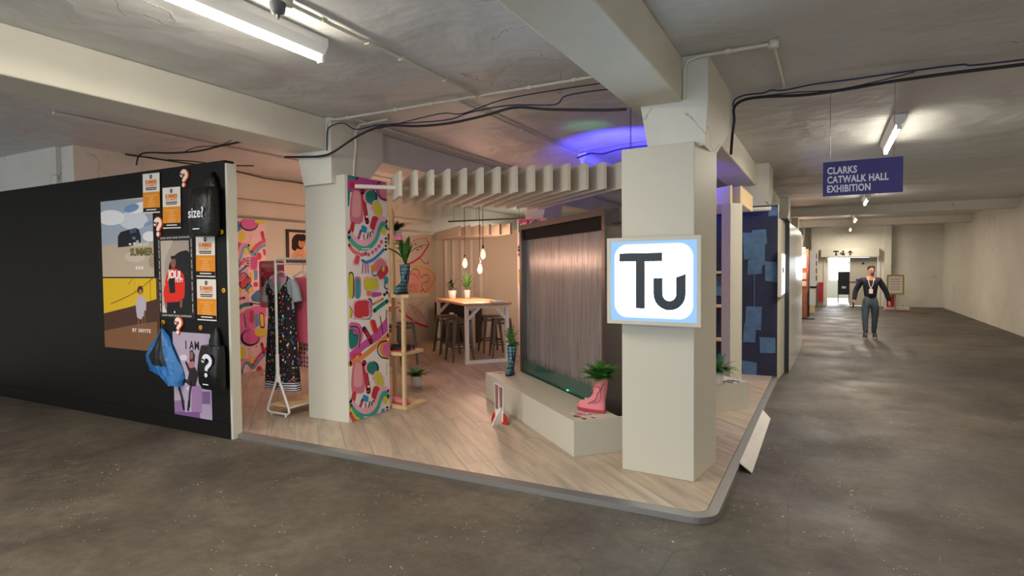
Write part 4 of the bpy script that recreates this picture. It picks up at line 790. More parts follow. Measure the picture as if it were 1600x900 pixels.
  ('#deb494','s',1,0,[[11.201,1.308],[11.14,1.152],[10.977,1.033],[10.751,0.975],[10.509,0.986],[10.299,1.063],[10.159,1.187],[10.112,1.335],[10.166,1.481],[10.311,1.598],[10.524,1.663],[10.766,1.663],[10.99,1.593],[11.146,1.466]]),
  ('#e4a498','s',2,0,[[10.665,1.291],[10.626,1.164],[10.523,1.065],[10.379,1.015],[10.223,1.022],[10.087,1.084],[9.996,1.186],[9.966,1.311],[10.002,1.433],[10.098,1.531],[10.236,1.585],[10.392,1.583],[10.534,1.525],[10.632,1.421]]),
  ('#d8b040','l',3,0.0259,[[10.212,1.635],[10.449,1.678],[10.743,1.648],[11.048,1.54],[11.18,1.339],[11.013,1.145],[10.729,1.027],[10.197,1.016]]),
  ('#4a2428','l',4,0.0144,[[10.185,1.506],[10.314,1.614],[10.496,1.602],[10.58,1.442],[10.75,1.498],[10.881,1.452],[10.847,1.341],[10.661,1.306],[10.634,1.203],[10.741,1.11],[10.705,1.052]]),
  ('#c83a60','l',5,0.0173,[[10.2,1.535],[10.397,1.503],[10.492,1.414]]),
  ('#e0b040','l',5,0.0241,[[10.833,1.136],[10.809,1.227],[10.965,1.314],[10.993,1.435]]),
  ('#c8445c','l',6,0.0153,[[11.098,1.463],[11.139,1.401],[10.963,1.223],[10.731,1.11]]),
  ('#d8b040','l',5,0.0201,[[10.148,1.291],[10.275,1.337],[10.44,1.283],[10.509,1.119],[10.483,1.032]]),
  ('#4a2428','l',6,0.0115,[[10.147,1.248],[10.274,1.288],[10.391,1.241],[10.435,1.034]]),
  ('#e07868','l',7,0.0258,[[10.146,1.205],[10.259,1.239],[10.342,1.184],[10.363,1.037]]),
  ('#4a2428','l',8,0.0115,[[10.145,1.148],[10.238,1.173],[10.284,1.128],[10.292,1.035]]),
  ('#d03058','l',5,0.0237,[[10.571,1.043],[10.593,1.145],[10.693,1.186]]),
  ('#d83058','l',1,0.0479,[[9.85,0.765],[10.141,0.601],[10.422,0.454],[10.825,0.335]]),
  ('#c04060','l',2,0.0121,[[10.825,0.335],[10.729,0.541],[10.428,0.756],[10.138,0.875]]),
  ('#c85a70','l',3,0.0086,[[10.193,0.843],[10.472,0.561],[10.692,0.455]]),
  ('#c85a70','l',4,0.0086,[[10.168,0.744],[10.43,0.829],[10.62,0.609],[10.796,0.416]]),
  ('#d08080','l',5,0.0087,[[10.288,0.866],[10.331,0.66],[10.526,0.764],[10.579,0.523],[10.721,0.662]]),
  ('#c85a70','l',6,0.0147,[[10.503,0.854],[10.702,0.902]]),
  ('#c85a70','l',7,0.0118,[[10.576,0.82],[10.627,0.906]]),
  ('#c83a60','l',1,0.0252,[[9.788,0.937],[9.943,0.886]]),
 ],
}
# ------------------------------------------------------------------ directions
DX, DY, NX, NY = 0.735, -0.678, 0.678, 0.735       # the stand is laid out on a diagonal grid: d along, n across
def P(d, n, z=0.0): return (d*DX+n*NX, d*DY+n*NY, z)
DROT = math.atan2(DY, DX)
def fx(x0, s=1):      # frame on a plane x = const
    return lambda u, v, d: (x0+s*d, u, v)
def fy(y0, s=-1):
    return lambda u, v, d: (u, y0+s*d, v)
CE = 3.15

# ------------------------------------------------------------------ setting
MB().box((-11.3, -6, -0.1), (4.2, 27.6, 0)).build('floor', 'concrete_floor', kind='structure', origin=(0, 0, 0))
ceil = MB().box((-11.3, -6, CE), (4.2, 27.6, CE+0.12)).build('ceiling', 'plaster_ceiling', kind='structure', origin=(0, 0, CE))
MB().box((-8.3, 3.92, 0), (-8.0, 27.5, 2.70)).box((-8.3, 3.92, 2.70), (-8.03, 27.5, CE)).build('wall_left', 'plaster_wall', kind='structure')
MB().box((-11.3, -6, 0), (-11.1, 3.86, CE)).box((-11.1, 3.86, 2.70), (-8.3, 3.96, CE)).build('wall_left', 'plaster_wall', kind='structure')
MB().box((3.9, -6, 0), (4.2, 27.6, CE)).build('wall_right', 'plaster_wall', kind='structure')
e = MB(); Y0 = 27.5
e.box((-8.3, Y0, 0), (-0.02, Y0+0.25, CE)).box((1.79, Y0, 0), (4.2, Y0+0.25, CE)).box((-0.02, Y0, 1.95), (1.79, Y0+0.25, CE))
wend = e.build('wall_end', 'plaster_wall', kind='structure')
MB().box((-0.55, Y0-0.28, 0), (-0.30, Y0, CE)).box((2.0, Y0-0.25, 0), (2.22, Y0, CE)).build('pilaster', 'plaster_wall', wend)
MB().box((-0.10, Y0-0.04, 0), (-0.02, Y0, 1.95)).box((1.79, Y0-0.04, 0), (1.87, Y0, 1.95)).build('door_frame', 'white_paint', wend)
MB().box((-8.0, Y0-0.03, 0), (-0.6, Y0, 0.12)).build('skirting', 'grey_paint', wend)
# beams and columns
for k, (x0, x1, zb) in enumerate(((-1.33, -0.94, 2.83), (-4.90, -4.46, 2.83))):
    MB().box((x0, -6, zb), (x1, 27.5, CE-0.0005)).build('beam', 'plaster_beam', ceil, bevel=0.012)
for y in (17.6, 22.6):
    for x0, x1 in ((-0.94, 3.9), (-4.46, -1.33), (-8.03, -4.90)):
        MB().box((x0+0.0005, y, 2.93), (x1-0.0005, y+0.35, CE-0.0005)).build('beam', 'plaster_beam', ceil)
for x0, x1 in ((-1.25, -0.76), (-4.87, -4.40)):
    for y in (4.47, 9.6, 14.7, 19.8, 24.9):
        y1 = y+(1.15 if x0 > -2 and y < 5 else 0.80)
        m_ = MB(); a = 0.03
        m_.hexa([(x0+0.05,y+a,2.58),(x1-a,y+a,2.58),(x1-a,y1-a,2.58),(x0+0.05,y1-a,2.58)], [(x0,y,2.83),(x1,y,2.83),(x1,y1,2.83),(x0,y1,2.83)])
        m_.box((x0,y,2.83), (x1,y1,CE-0.001)); m_.box((x0+0.06,y+0.04,0), (x1-0.05,y1-0.05,2.58))
        if y < 5: m_ = MB().hexa([(x0+0.05,y+a,2.50),(x1-a,y+a,2.50),(x1-a,y+0.5,2.50),(x0+0.05,y+0.5,2.50)], [(x0,y,2.83),(x1,y,2.83),(x1,y1,2.83),(x0,y1,2.83)]).box((x0,y,2.83),(x1,y1,CE-0.001)).box((x0+0.14,y+0.12,0.0),(x1-0.12,y+0.36,2.50))
        m_.build('column', 'plaster_beam', ceil)
# doors at the end of the corridor
dr = thing('door_1', None, None, (0.81, Y0+0.05, 0)); dr['kind'] = 'structure'
MB().box((0.83, Y0+0.03, 0.02), (1.78, Y0+0.08, 1.94)).build('door_leaf', 'door_paint', dr)
MB().box((0.83, Y0, 0.95), (1.3, Y0+0.03, 0.99)).build('push_bar', 'steel', dr)
MB().box((1.05, Y0+0.015, 1.0), (1.35, Y0+0.03, 1.08)).build('door_plate', 'sign_purple', dr)
MB().box((1.25, Y0+0.015, 1.66), (1.33, Y0+0.03, 1.74)).build('peephole', 'letter_black', dr)
MB().box((-0.02, Y0+0.05, 0.02), (0.03, Y0+0.95, 1.94)).build('door_leaf', 'white_paint', dr)
# room beyond
rb = MB().box((-1.5, 34.9, 0), (2.6, 35.1, CE)).box((-1.6, Y0+0.26, 0), (-1.5, 35.1, CE)).box((2.6, Y0+0.26, 0), (2.7, 35.1, CE)).box((-1.6, Y0+0.25, CE), (2.7, 35.1, CE+0.1)).build('wall_back', 'white_paint', kind='structure')
MB().box((-1.6, Y0+0.101, -0.1), (2.7, 35.1, -0.001)).build('floor_back_room', 'grey_paint', kind='structure')
wn = MB().box((0.15, 34.86, 0.9), (1.9, 34.895, 2.9)).build('window_1', 'window_lit', kind='structure')
MB().box((0.15, 34.83, 1.75), (1.9, 34.86, 1.79)).box((0.98, 34.83, 0.9), (1.02, 34.86, 2.9)).build('window_bar', 'grey_paint', wn)
cs = thing('flight_case', 'tall black equipment case on legs seen through the open corridor door', 'case', (0.66, 30.0, 0))
MB().box((0.45, 29.8, 0.35), (0.9, 30.2, 1.35)).build('case_body', 'black_trim', cs)
MB().box((0.6, 29.785, 0.62), (0.76, 29.8, 0.72)).build('latch', 'white_metal', cs)
for x, y in ((0.47, 29.82), (0.88, 29.82), (0.47, 30.18), (0.88, 30.18)): MB().box((x-0.015, y-0.015, -0.001), (x+0.015, y+0.015, 0.35)).build('leg', 'steel', cs)
# T4 sign
sg = MB().box((-0.2, Y0-0.30, 1.97), (1.815, Y0-0.05, 2.30)).build('corridor_sign', 'white_panel', label='long cream box sign reading T4 with an arrow above the corridor door', cat='sign')
def slab_T(f, cx, cz, s, mb):
    for a, b in (((-.5,.3),(.5,.5)), ((-.5,.15),(-.35,.5)), ((.35,.15),(.5,.5)), ((-.13,-.5),(.13,.5)), ((-.28,-.5),(.28,-.36))):
        mb.box((cx+a[0]*s, f-0.015, cz+a[1]*s), (cx+b[0]*s, f, cz+b[1]*s))
m_ = MB(); slab_T(Y0-0.30, 0.34, 2.13, 0.18, m_)
cx = 0.56
for a, b in (((.05,-.5),(.3,.5)), ((-.5,-.28),(.5,-.1)), ((-.1,-.5),(.45,-.36))): m_.box((cx+a[0]*.18, Y0-0.315, 2.13+a[1]*.18), (cx+b[0]*.18, Y0-0.30, 2.13+b[1]*.18))
q = [(-.5,-.2),(-.28,-.2),(.2,.5),(.05,.5)]; m_.add([(cx+a*.18, Y0-0.315, 2.13+b*.18) for a, b in q]+[(cx+a*.18, Y0-0.30, 2.13+b*.18) for a, b in q], [(0,1,2,3),(0,1,5,4),(1,2,6,5),(2,3,7,6),(3,0,4,7)])
cx = 0.83; q = [(-.5,-.02),(.5,-.02),(0,.5)]; m_.add([(cx+a*.2, Y0-0.315, 2.13+b*.2) for a, b in q], [(0,1,2)]); m_.box((cx-0.025, Y0-0.315, 2.04), (cx+0.025, Y0-0.30, 2.14)); m_.box((cx-0.045, Y0-0.315, 2.04), (cx+0.045, Y0-0.30, 2.06))
m_.build('lettering', 'letter_black', sg)

# ------------------------------------------------------------------ platform with planks
pf = thing('exhibition_platform', 'low timber-look stand floor with an aluminium edge and a rounded front corner', 'platform', (-4.2, 7.2, 0))
R = 0.16
def corner(r, x=-0.60, y=3.80, rr=R):
    return [(x-rr+r*math.cos(a), y+rr+r*math.sin(a)) for a in [(-PI/2+PI/2*k/8) for k in range(9)]]
poly = [(-7.84, 3.87)]+[(p[0], p[1]) for p in corner(R-0.07)]+[(-0.67, 11.18), (-7.84, 11.18)]
MB().prism(poly, 0.0, 0.040).build('base', 'grey_paint', pf)
o_, i_ = corner(R), corner(R-0.065)
tr = MB()
outer = [(-5.018, 3.80)]+o_+[(-0.60, 9.18)]; inner = [(-5.018, 3.865)]+i_+[(-0.665, 9.18)]
for k in range(len(outer)-1):
    a, b, c, d = outer[k], outer[k+1], inner[k+1], inner[k]
    tr.hexa([(*a,0.0005),(*b,0.0005),(*c,0.0005),(*d,0.0005)], [(a[0],a[1],0.042),(b[0],b[1],0.042),(c[0],c[1],0.054),(d[0],d[1],0.054)])
tr.build('edge_trim', 'aluminium', pf)
def clip_convex(pl, clipper):
    out = pl
    for i in range(len(clipper)):
        a, b = clipper[i], clipper[(i+1) % len(clipper)]; inp = out; out = []
        side = lambda p: (b[0]-a[0])*(p[1]-a[1])-(b[1]-a[1])*(p[0]-a[0])
        for j in range(len(inp)):
            p, q_ = inp[j-1], inp[j]; sp, sq_ = side(p), side(q_)
            if (sp >= 0) != (sq_ >= 0):
                t = sp/(sp-sq_); out.append((p[0]+(q_[0]-p[0])*t, p[1]+(q_[1]-p[1])*t))
            if sq_ >= 0: out.append(q_)
        if len(out) < 3: return []
    return out
PW, PLn = 0.215, 1.45
for i in range(-4, 60):
    n0 = -3.1+i*PW
    off = random.random()*PLn
    for j in range(-1, 12):
        d0 = -13.5+j*PLn+off
        g = 0.0011
        pl = [P(d0+g, n0+g)[:2], P(d0+PLn-g, n0+g)[:2], P(d0+PLn-g, n0+PW-g)[:2], P(d0+g, n0+PW-g)[:2]]
        pl = clip_convex(pl, poly)
        if len(pl) < 3: continue
        A_ = abs(sum(pl[k-1][0]*pl[k][1]-pl[k][0]*pl[k-1][1] for k in range(len(pl))))/2
        if A_ < 0.004: continue
        c = P(d0+PLn/2, n0+PW/2, 0.0402)
        loc = [((p[0]-c[0])*DX+(p[1]-c[1])*DY, (p[0]-c[0])*NX+(p[1]-c[1])*NY) for p in pl]
        o = MB().prism(loc, 0, 0.0125).build('plank', 'plank_oak', pf, local=True)
        o.location = (c[0]+4.2, c[1]-7.2, c[2]); o.rotation_euler = (0, 0, DROT)
# loose tile leaning on the edge
MB().hexa([(-0.602,4.985,0.057),(-0.505,4.94,0.003),(-0.515,6.80,0.003),(-0.602,6.95,0.057)], [(-0.600,4.985,0.063),(-0.500,4.94,0.009),(-0.510,6.80,0.009),(-0.600,6.95,0.063)]).build('loose_floor_tile', 'laminate_tile', label='pale loose plank leaning on the right edge of the stand floor', cat='plank')

# ------------------------------------------------------------------ stand walls
pw = MB().box((-7.95, 3.9, 0.001), (-7.855, 11.2, 2.42)).build('partition_wall', 'white_panel', label='long white partition along the left side of the stand with a colourful mural', cat='partition')
art('mural_print', ART['mural'], fx(-7.855), pw, (5.0, 6.53, 0.062, 2.41), base='#eac4c8', m='print')
art('umbrella_drawing', ART['brolly'], fx(-7.855), pw, (9.0, 11.15, 0.1, 2.40), m='print')
bw = MB().box((-7.85, 11.2, 0.001), (-3.4, 11.3, 2.42)).build('partition_wall', 'white_panel', label='white back partition of the stand behind the hanging bulbs', cat='partition')
for k, x in enumerate((-7.53, -7.33, -7.10, -6.86, -6.62)):
    MB().box((x-0.035, 11.10, 0.95), (x+0.035, 11.199, 2.36)).build('batten', 'white_paint', bw)
MB().box((-5.55, 11.193, 0.06), (-5.545, 11.199, 2.41)).build('seam', 'grey_paint', bw)
dw = MB().box((-3.4, 9.20, 0.054), (-0.605, 9.28, 2.49)).box((-3.4, 9.28, 0.054), (-3.32, 11.3, 2.42)).build('denim_partition', 'white_panel', label='tall partition covered in dark denim patchwork print at the far right of the stand', cat='partition')
m_ = MB().box((-3.39, 9.192, 0.056), (-0.61, 9.199, 2.485)); m_.build('denim_print', 'denim_print', dw)
PT = [(-1.06,-0.92,1.72,2.10),(-0.93,-0.76,1.94,2.14),(-0.95,-0.76,1.63,1.96),(-0.99,-0.82,1.50,1.72),(-0.765,-0.61,1.40,1.69),(-1.07,-0.88,0.53,0.78),(-1.04,-0.83,0.72,1.03),(-0.83,-0.615,0.38,0.62),(-1.06,-0.86,0.06,0.24),(-0.74,-0.61,2.34,2.46),
      (-1.06,-0.9,2.2,2.32),(-1.5,-1.25,1.2,1.5),(-1.9,-1.6,0.6,0.95),(-2.3,-2.0,1.5,1.85),(-2.8,-2.5,0.8,1.2)]
for k, (a, b, c, d) in enumerate(PT[:10]+PT[11:]):
    j = lambda: random.uniform(-0.02, 0.02); y = 9.190-0.0006*k
    MB().add([(a+j(),y,c+j()),(b+j(),y,c+j()),(b+j(),y,d+j()),(a+j(),y,d+j())], [(0,1,2,3)]).build('denim_patch', 'denim_patch', dw)
MB().box((-0.92,9.178,1.02),(-0.912,9.19,1.52)).build('stitch_line', 'denim_patch', dw)
for z in (1.52, 1.03, 0.54):
    MB().box((-2.0, 9.0, z), (-1.16, 9.178, z+0.035)).build('wall_shelf', 'pine', label={1.52:'top pine shelf on the navy wall right of the front pillar',1.03:'middle pine shelf on the navy wall right of the front pillar',0.54:'lowest pine shelf on the navy wall right of the front pillar'}[z], cat='shelf', group='pine shelves on the navy wall')
# white cladding beyond it, second light sign, glossy corridor wall
MB().hexa([(-0.68,9.285,0),(-0.605,9.285,0),(-0.56,9.93,0),(-0.68,9.93,0)], [(-0.68,9.285,2.30),(-0.605,9.285,2.30),(-0.56,9.93,2.30),(-0.68,9.93,2.30)]).build('cladding_panel', 'white_panel', label='narrow white panel beside the denim wall carrying a small light sign', cat='panel')
t = thing('light_sign', 'light sign seen edge-on beside the denim partition', 'sign', (-0.56, 9.45, 1.19))
MB().box((-0.602,9.10,1.19),(-0.553,9.85,1.82)).build('sign_frame', 'white_panel', t)
fc = MB().box((-0.553,9.13,1.22),(-0.548,9.82,1.79)).build('sign_face', 'window_lit', t)
MB().box((-0.548,9.2,1.52),(-0.546,9.5,1.6)).build('lettering', 'letter_dark', fc)
pts = [(-0.50, 9.96), (-0.455, 11.2), (-0.44, 12.6), (-0.46, 14.2), (-0.53, 16.0)]
cw = thing('corridor_partition', 'glossy white curved partition with a black front edge along the corridor', 'partition', (-0.5, 13, 0))
m_ = MB()
for k in range(4):
    a, b = pts[k], pts[k+1]; m_.hexa([(a[0]-0.08,a[1],0),(a[0],a[1],0),(b[0],b[1],0),(b[0]-0.08,b[1],0)], [(a[0]-0.08,a[1],2.27),(a[0],a[1],2.27),(b[0],b[1],2.27),(b[0]-0.08,b[1],2.27)])
m_.build('panel', 'white_gloss', cw)
MB().box((-0.566,9.931,0),(-0.496,9.959,2.30)).build('edge_post', 'black_trim', cw)
MB().box((-0.70,9.70,2.30),(-0.50,9.96,2.325)).build('top_cap', 'black_trim', cw)

# pillar claddings
L_, C_, R_ = (-1.394,4.449), (-0.842,4.403), (-0.772,4.937); B_ = (-1.324,4.983)
MB().prism([L_, C_, R_, B_], 0.0535, 2.52).build('pillar_cladding', 'white_panel', label='white square boxed pillar at the front corner carrying the lit sign', cat='pillar', bevel=0.004)
pc = MB().box((-4.867,4.555,0.0535), (-4.305,5.205,2.585)).build('pillar_cladding', 'white_panel', label='white boxed pillar on the left with a bright painted pattern on one side', cat='pillar', bevel=0.003)
art('pattern_print', ART['post'], fx(-4.304), pc, (4.558, 5.202, 0.056, 2.583), base='#efe6e4', m='print')
pc2 = MB().box((-4.92,9.52,0.0535),(-4.34,10.45,2.50)).build('pillar_cladding', 'white_panel', label='boxed pillar with painted pattern at the back of the stand behind the water wall', cat='pillar')
sh = [(c, k, l, w_, [(9.52+(v-4.555)*1.4, z) for v, z in p]) for c, k, l, w_, p in ART['post'][:70]]
art('pattern_print', sh, fx(-4.339), pc2, (9.53, 10.44, 0.06, 2.49), base='#efe6e4')
sh = [(c, k, l, w_, [(-4.92+(v-4.555)*0.89, z) for v, z in p]) for c, k, l, w_, p in ART['post'][:70]]
art('pattern_print', sh, fy(9.519), pc2, (-4.91, -4.35, 0.06, 2.49), base='#efe6e4')

# Tu light sign
t = thing('light_sign', 'square white backlit sign reading Tu on the front pillar', 'sign', (-1.112, 4.322, 1.20), math.atan2(-0.07, 0.70))
w2, h2, th, fr = 0.352, 0.32, 0.085, 0.028
m_ = MB()
for a, b in (((-w2,-th/2,-h2),(w2,th/2,-h2+fr)), ((-w2,-th/2,h2-fr),(w2,th/2,h2)), ((-w2,-th/2,-h2+fr),(-w2+fr,th/2,h2-fr)), ((w2-fr,-th/2,-h2+fr),(w2,th/2,h2-fr))): m_.box((a[0],a[1],a[2]+h2),(b[0],b[1],b[2]+h2))
m_.box((-w2+fr,0.02,fr),(w2-fr,th/2-0.001,2*h2-fr)); m_.build('sign_frame', 'white_panel', t, local=True)
fc = MB().box((-w2+fr,-0.032,-h2+fr),(w2-fr,-0.026,h2-fr)).build('sign_face', 'lightbox_face', t, local=True); fc.location = (0, 0, h2)
m_ = MB(); y0, y1 = -0.037, -0.0325
m_.box((-0.255,y0,0.142),(0.076,y1,0.206)); m_.box((-0.127,y0,-0.203),(-0.056,y1,0.142))
cx, cz, ro, ri = 0.126, -0.092, 0.118, 0.049; q = []
for k in range(17): a = PI+PI*k/16; q.append((cx+ro*math.cos(a), cz+ro*math.sin(a)))
for k in range(17): a = 2*PI-PI*k/16; q.append((cx+ri*math.cos(a), cz+ri*math.sin(a)))
for k in range(16):
    a, b, c, d = q[k], q[k+1], q[32-k], q[33-k]; m_.hexa([(a[0],y0,a[1]),(b[0],y0,b[1]),(c[0],y0,c[1]),(d[0],y0,d[1])], [(a[0],y1,a[1]),(b[0],y1,b[1]),(c[0],y1,c[1]),(d[0],y1,d[1])])
m_.box((cx-ro,y0,cz),(cx-ri,y1,0.022)); m_.hexa([(cx+ri,y0,cz),(cx+ro,y0,cz),(cx+ro,y1,cz),(cx+ri,y1,cz)], [(cx+ri,y0,0.028),(cx+ro,y0,0.052),(cx+ro,y1,0.052),(cx+ri,y1,0.028)])
o = m_.build('lettering', 'letter_dark', fc, local=True)

# ------------------------------------------------------------------ pergola
pg = thing('pergola_canopy', 'cream slatted canopy hung between the two front pillars', 'canopy', (-3.0, 5.6, 2.35))
zb, zt = 2.355, 2.605
for k in range(14):
    n = 0.95+0.145*k
    t_ = (n-1.116)/(2.688-1.116); nx = -3.59+t_*(1.755); near_d = (nx-n*NX)/DX
    fxx = -4.2 if n < 1.29 else -4.17+(n-1.29)/1.42*0.88; far_d = (fxx-n*NX)/DX
    MB().hexa([P(far_d,n-.016,zb),P(near_d,n-.016,zb),P(near_d,n+.016,zb),P(far_d,n+.016,zb)], [P(far_d,n-.016,zt),P(near_d,n-.016,zt),P(near_d,n+.016,zt),P(far_d,n+.016,zt)]).build('slat', 'cream_board', pg)
MB().tube([P(-6.27,0.53,2.47), P(-6.27,2.66,2.47)], 0.022, 12).build('rod', 'white_paint', pg)
pg = thing('pergola_canopy', 'pine-edged slatted canopy behind the front pillar over the right plinth', 'canopy', (-1.8, 8.5, 2.385))
for k in range(10):
    n = 4.92+0.167*k; ex = -1.03 if k == 0 else -0.93; near_d = (ex-n*NX)/DX; far_d = max(near_d-1.9, (9.16-n*NY)/DY if False else -99)
    far_d = near_d-1.9
    y_far = far_d*DY+n*NY
    if y_far > 9.17: far_d = (9.17-n*NY)/DY
    if near_d-far_d < 0.05: continue
    MB().hexa([P(far_d,n-.016,2.39),P(near_d,n-.016,2.39),P(near_d,n+.016,2.39),P(far_d,n+.016,2.39)], [P(far_d,n-.016,2.60),P(near_d,n-.016,2.60),P(near_d,n+.016,2.60),P(far_d,n+.016,2.60)]).build('slat', 'cream_board', pg)
    MB().hexa([P(near_d,n-.017,2.388),P(near_d+.006,n-.017,2.388),P(near_d+.006,n+.017,2.388),P(near_d,n+.017,2.388)], [P(near_d,n-.017,2.602),P(near_d+.006,n-.017,2.602),P(near_d+.006,n+.017,2.602),P(near_d,n+.017,2.602)]).build('slat_end', 'pine', pg)
MB().tube([(-0.69,9.08,2.425), (-1.9,9.08,2.425)], 0.030, 12).build('rod', 'white_paint', pg)
c = (-1.029, 7.616)
q = [(c[0]-DX*.162, c[1]-DY*.162), c, (c[0]+NX*.174, c[1]+NY*.174), (c[0]+NX*.174-DX*.162, c[1]+NY*.174-DY*.162)]
MB().prism(q, 0.0535, 2.388).build('canopy_post', 'white_panel', label='slim white post holding the canopy beside the denim wall', cat='post')
mat('slat_brown', '#8c7c74', 0.6)
pg = thing('pergola_canopy', 'small slatted canopy over the bar table at the back', 'canopy', (-5.9, 10.0, 2.24))
for k in range(6):
    n = 2.86+0.15*k; nd = (9.6-n*NY)/DY; fd = nd-2.3
    if fd*DY+n*NY > 11.07: fd = (11.07-n*NY)/DY
    
    MB().hexa([P(fd,n-.018,2.25),P(nd,n-.018,2.25),P(nd,n+.018,2.25),P(fd,n+.018,2.25)], [P(fd,n-.018,2.44),P(nd,n-.018,2.44),P(nd,n+.018,2.44),P(fd,n+.018,2.44)]).build('slat', 'cream_board', pg)
    MB().hexa([P(nd,n-.02,2.245),P(nd+.012,n-.02,2.245),P(nd+.012,n+.02,2.245),P(nd,n+.02,2.245)], [P(nd,n-.02,2.445),P(nd+.012,n-.02,2.445),P(nd+.012,n+.02,2.445),P(nd,n+.02,2.445)]).build('slat_end', 'slat_brown', pg)

# ------------------------------------------------------------------ plinths and water wall
q = lambda d0, d1, n0, n1: [P(d0,n0)[:2], P(d1,n0)[:2], P(d1,n1)[:2], P(d0,n1)[:2]]
m_ = MB().prism(q(-6.946,-4.439,2.10,2.53), 0.0535, 0.35).prism(q(-4.459,-4.439,2.53,3.25), 0.0535, 0.35).prism(q(-6.946,-4.459,3.23,3.25), 0.0535, 0.35).prism(q(-6.946,-6.926,2.53,3.23), 0.0535, 0.35)
pl1 = m_.build('display_plinth', 'white_panel', label='long low white plinth in front of the water wall', cat='plinth')
MB().prism(q(-6.925,-4.46,2.531,3.229), 0.06, 0.20).build('tray', 'dark_panel', pl1)
MB().prism(q(-6.61,-5.27,3.62,4.62), 0.0535, 0.35).build('display_plinth', 'white_panel', label='low white plinth with a potted fern right of the front pillar', cat='plinth')
ww = thing('water_wall', 'tall stainless steel water wall with a wet sheet of glass', 'water feature', P(-5.83, 2.9, 0.205), DROT)
def wl(d0, d1, n0, n1, z0, z1, name, mt, par=ww, **k):
    return MB().box((d0+5.83, n0-2.9, z0-0.205), (d1+5.83, n1-2.9, z1-0.205)).build(name, mt, par, local=True, **k)
wl(-6.93,-6.86,2.55,2.80,0.205,2.15,'post','steel'); wl(-4.79,-4.73,2.55,2.80,0.205,2.15,'post','steel')
wl(-6.86,-4.79,2.55,2.60,2.09,2.15,'top_rail','steel'); wl(-6.86,-4.60,2.62,3.10,2.02,2.145,'header_box','steel')
wl(-4.729,-4.60,2.80,3.10,1.7,2.02,'header_box','steel')
wl(-6.86,-4.79,2.585,2.60,1.965,2.09,'dark_band','dark_panel')
sheet = wl(-6.86,-4.79,2.615,2.625,0.21,1.965,'water_sheet','water_sheet')
gl = wl(-6.86,-4.79,2.556,2.562,0.30,0.50,'splash_guard','green_glass')
wl(-6.85,-4.80,2.565,2.61,0.30,0.34,'basin_edge','dark_panel')
for d, n_ in ((-5.18,2.585),(-5.13,2.59),(-5.62,2.59)): wl(d-.012,d+.012,n_-.008,n_+.008,0.341,0.355,'led_lamp','led_green')
for z in (1.6,1.0,0.6): wl(-4.79,-4.73,2.546,2.55,z,z+0.012,'bolt','gunmetal')
# counter with blue band behind the water wall
t = thing('display_counter', 'white counter with a blue band seen between the water wall and the front pillar', 'counter', (-2.6, 7.9, 0.0535))
MB().box((-3.1,7.62,0.0535),(-2.15,8.1,1.0)).build('body', 'white_panel', t)
MB().box((-3.1,7.612,0.36),(-2.15,7.62,0.45)).build('band', 'blue_panel', t)

# stickers on plinth and slate
def sticker(name, d, n, w_, h_, cols, label):
    m_ = MB(); random.seed(int(n*100))
    for k in range(22):
        a, b = random.uniform(-w_, w_), random.uniform(-h_, h_)
        if (a/w_)**2+(b/h_)**2 > 1: continue
        pp = [P(d+a+0.035*math.cos(t_)*random.uniform(.6,1.2), n+b+0.02*math.sin(t_), 0.3508+0.0001*k) for t_ in [2*PI*i/7 for i in range(7)]]
        m_.add(pp, [tuple(range(7))], col=random.choice(cols))
    m_.build(name, 'print', label=label, cat='sticker')
sticker('printed_sticker', -4.60, 2.27, 0.13, 0.10, ['#e08aa0','#3a2430','#c8506c','#e8e0dc','#b86880'], 'pink floral sticker beside the pink boot on the plinth')
sticker('printed_sticker', -6.83, 2.30, 0.09, 0.13, ['#8a8480','#b0a8a4','#6c6660'], 'grey sticker beside the tartan boot on the plinth')
sticker('printed_sticker', -5.36, 4.42, 0.07, 0.13, ['#4a4848','#6c6868','#3a3436'], 'dark grey sticker beside the fern pot on the right plinth')

# ------------------------------------------------------------------ boots, pots, plants
def boot(name, label, loc, rz, mt, sole, h=0.33, sc=1.0):
    t = thing(name, label, 'boot', loc, rz)
    def ring(z, xa, xb, hw, n=18):
        cx, a = (xa+xb)/2, (xb-xa)/2; out = []
        for k in range(n):
            an = 2*PI*k/n; c_, s_ = math.cos(an), math.sin(an); wv = hw*(1 if xb < 0.12 else (0.88+0.12*c_))
            out.append(((cx+a*math.copysign(abs(c_)**0.85, c_))*sc, wv*math.copysign(abs(s_)**0.85, s_)*sc, z*sc))
        return out
    MB().rings([ring(0,-.05,.225,.047), ring(.012,-.052,.23,.05), ring(.028,-.05,.228,.05)], smooth=False).build('sole', sole, t, local=True)
    MB().rings([ring(.028,-.045,.222,.045), ring(.055,-.046,.220,.046), ring(.080,-.046,.200,.044), ring(.100,-.045,.150,.042), ring(.125,-.045,.095,.040), ring(.16,-.050,.068,.043), ring(.22,-.058,.066,.050), ring(.28,-.064,.068,.056), ring(h,-.066,.070,.058), ring(h,-.058,.062,.050), ring(h-.03,-.05,.055,.045)]).build('upper', mt, t, local=True)
    return t
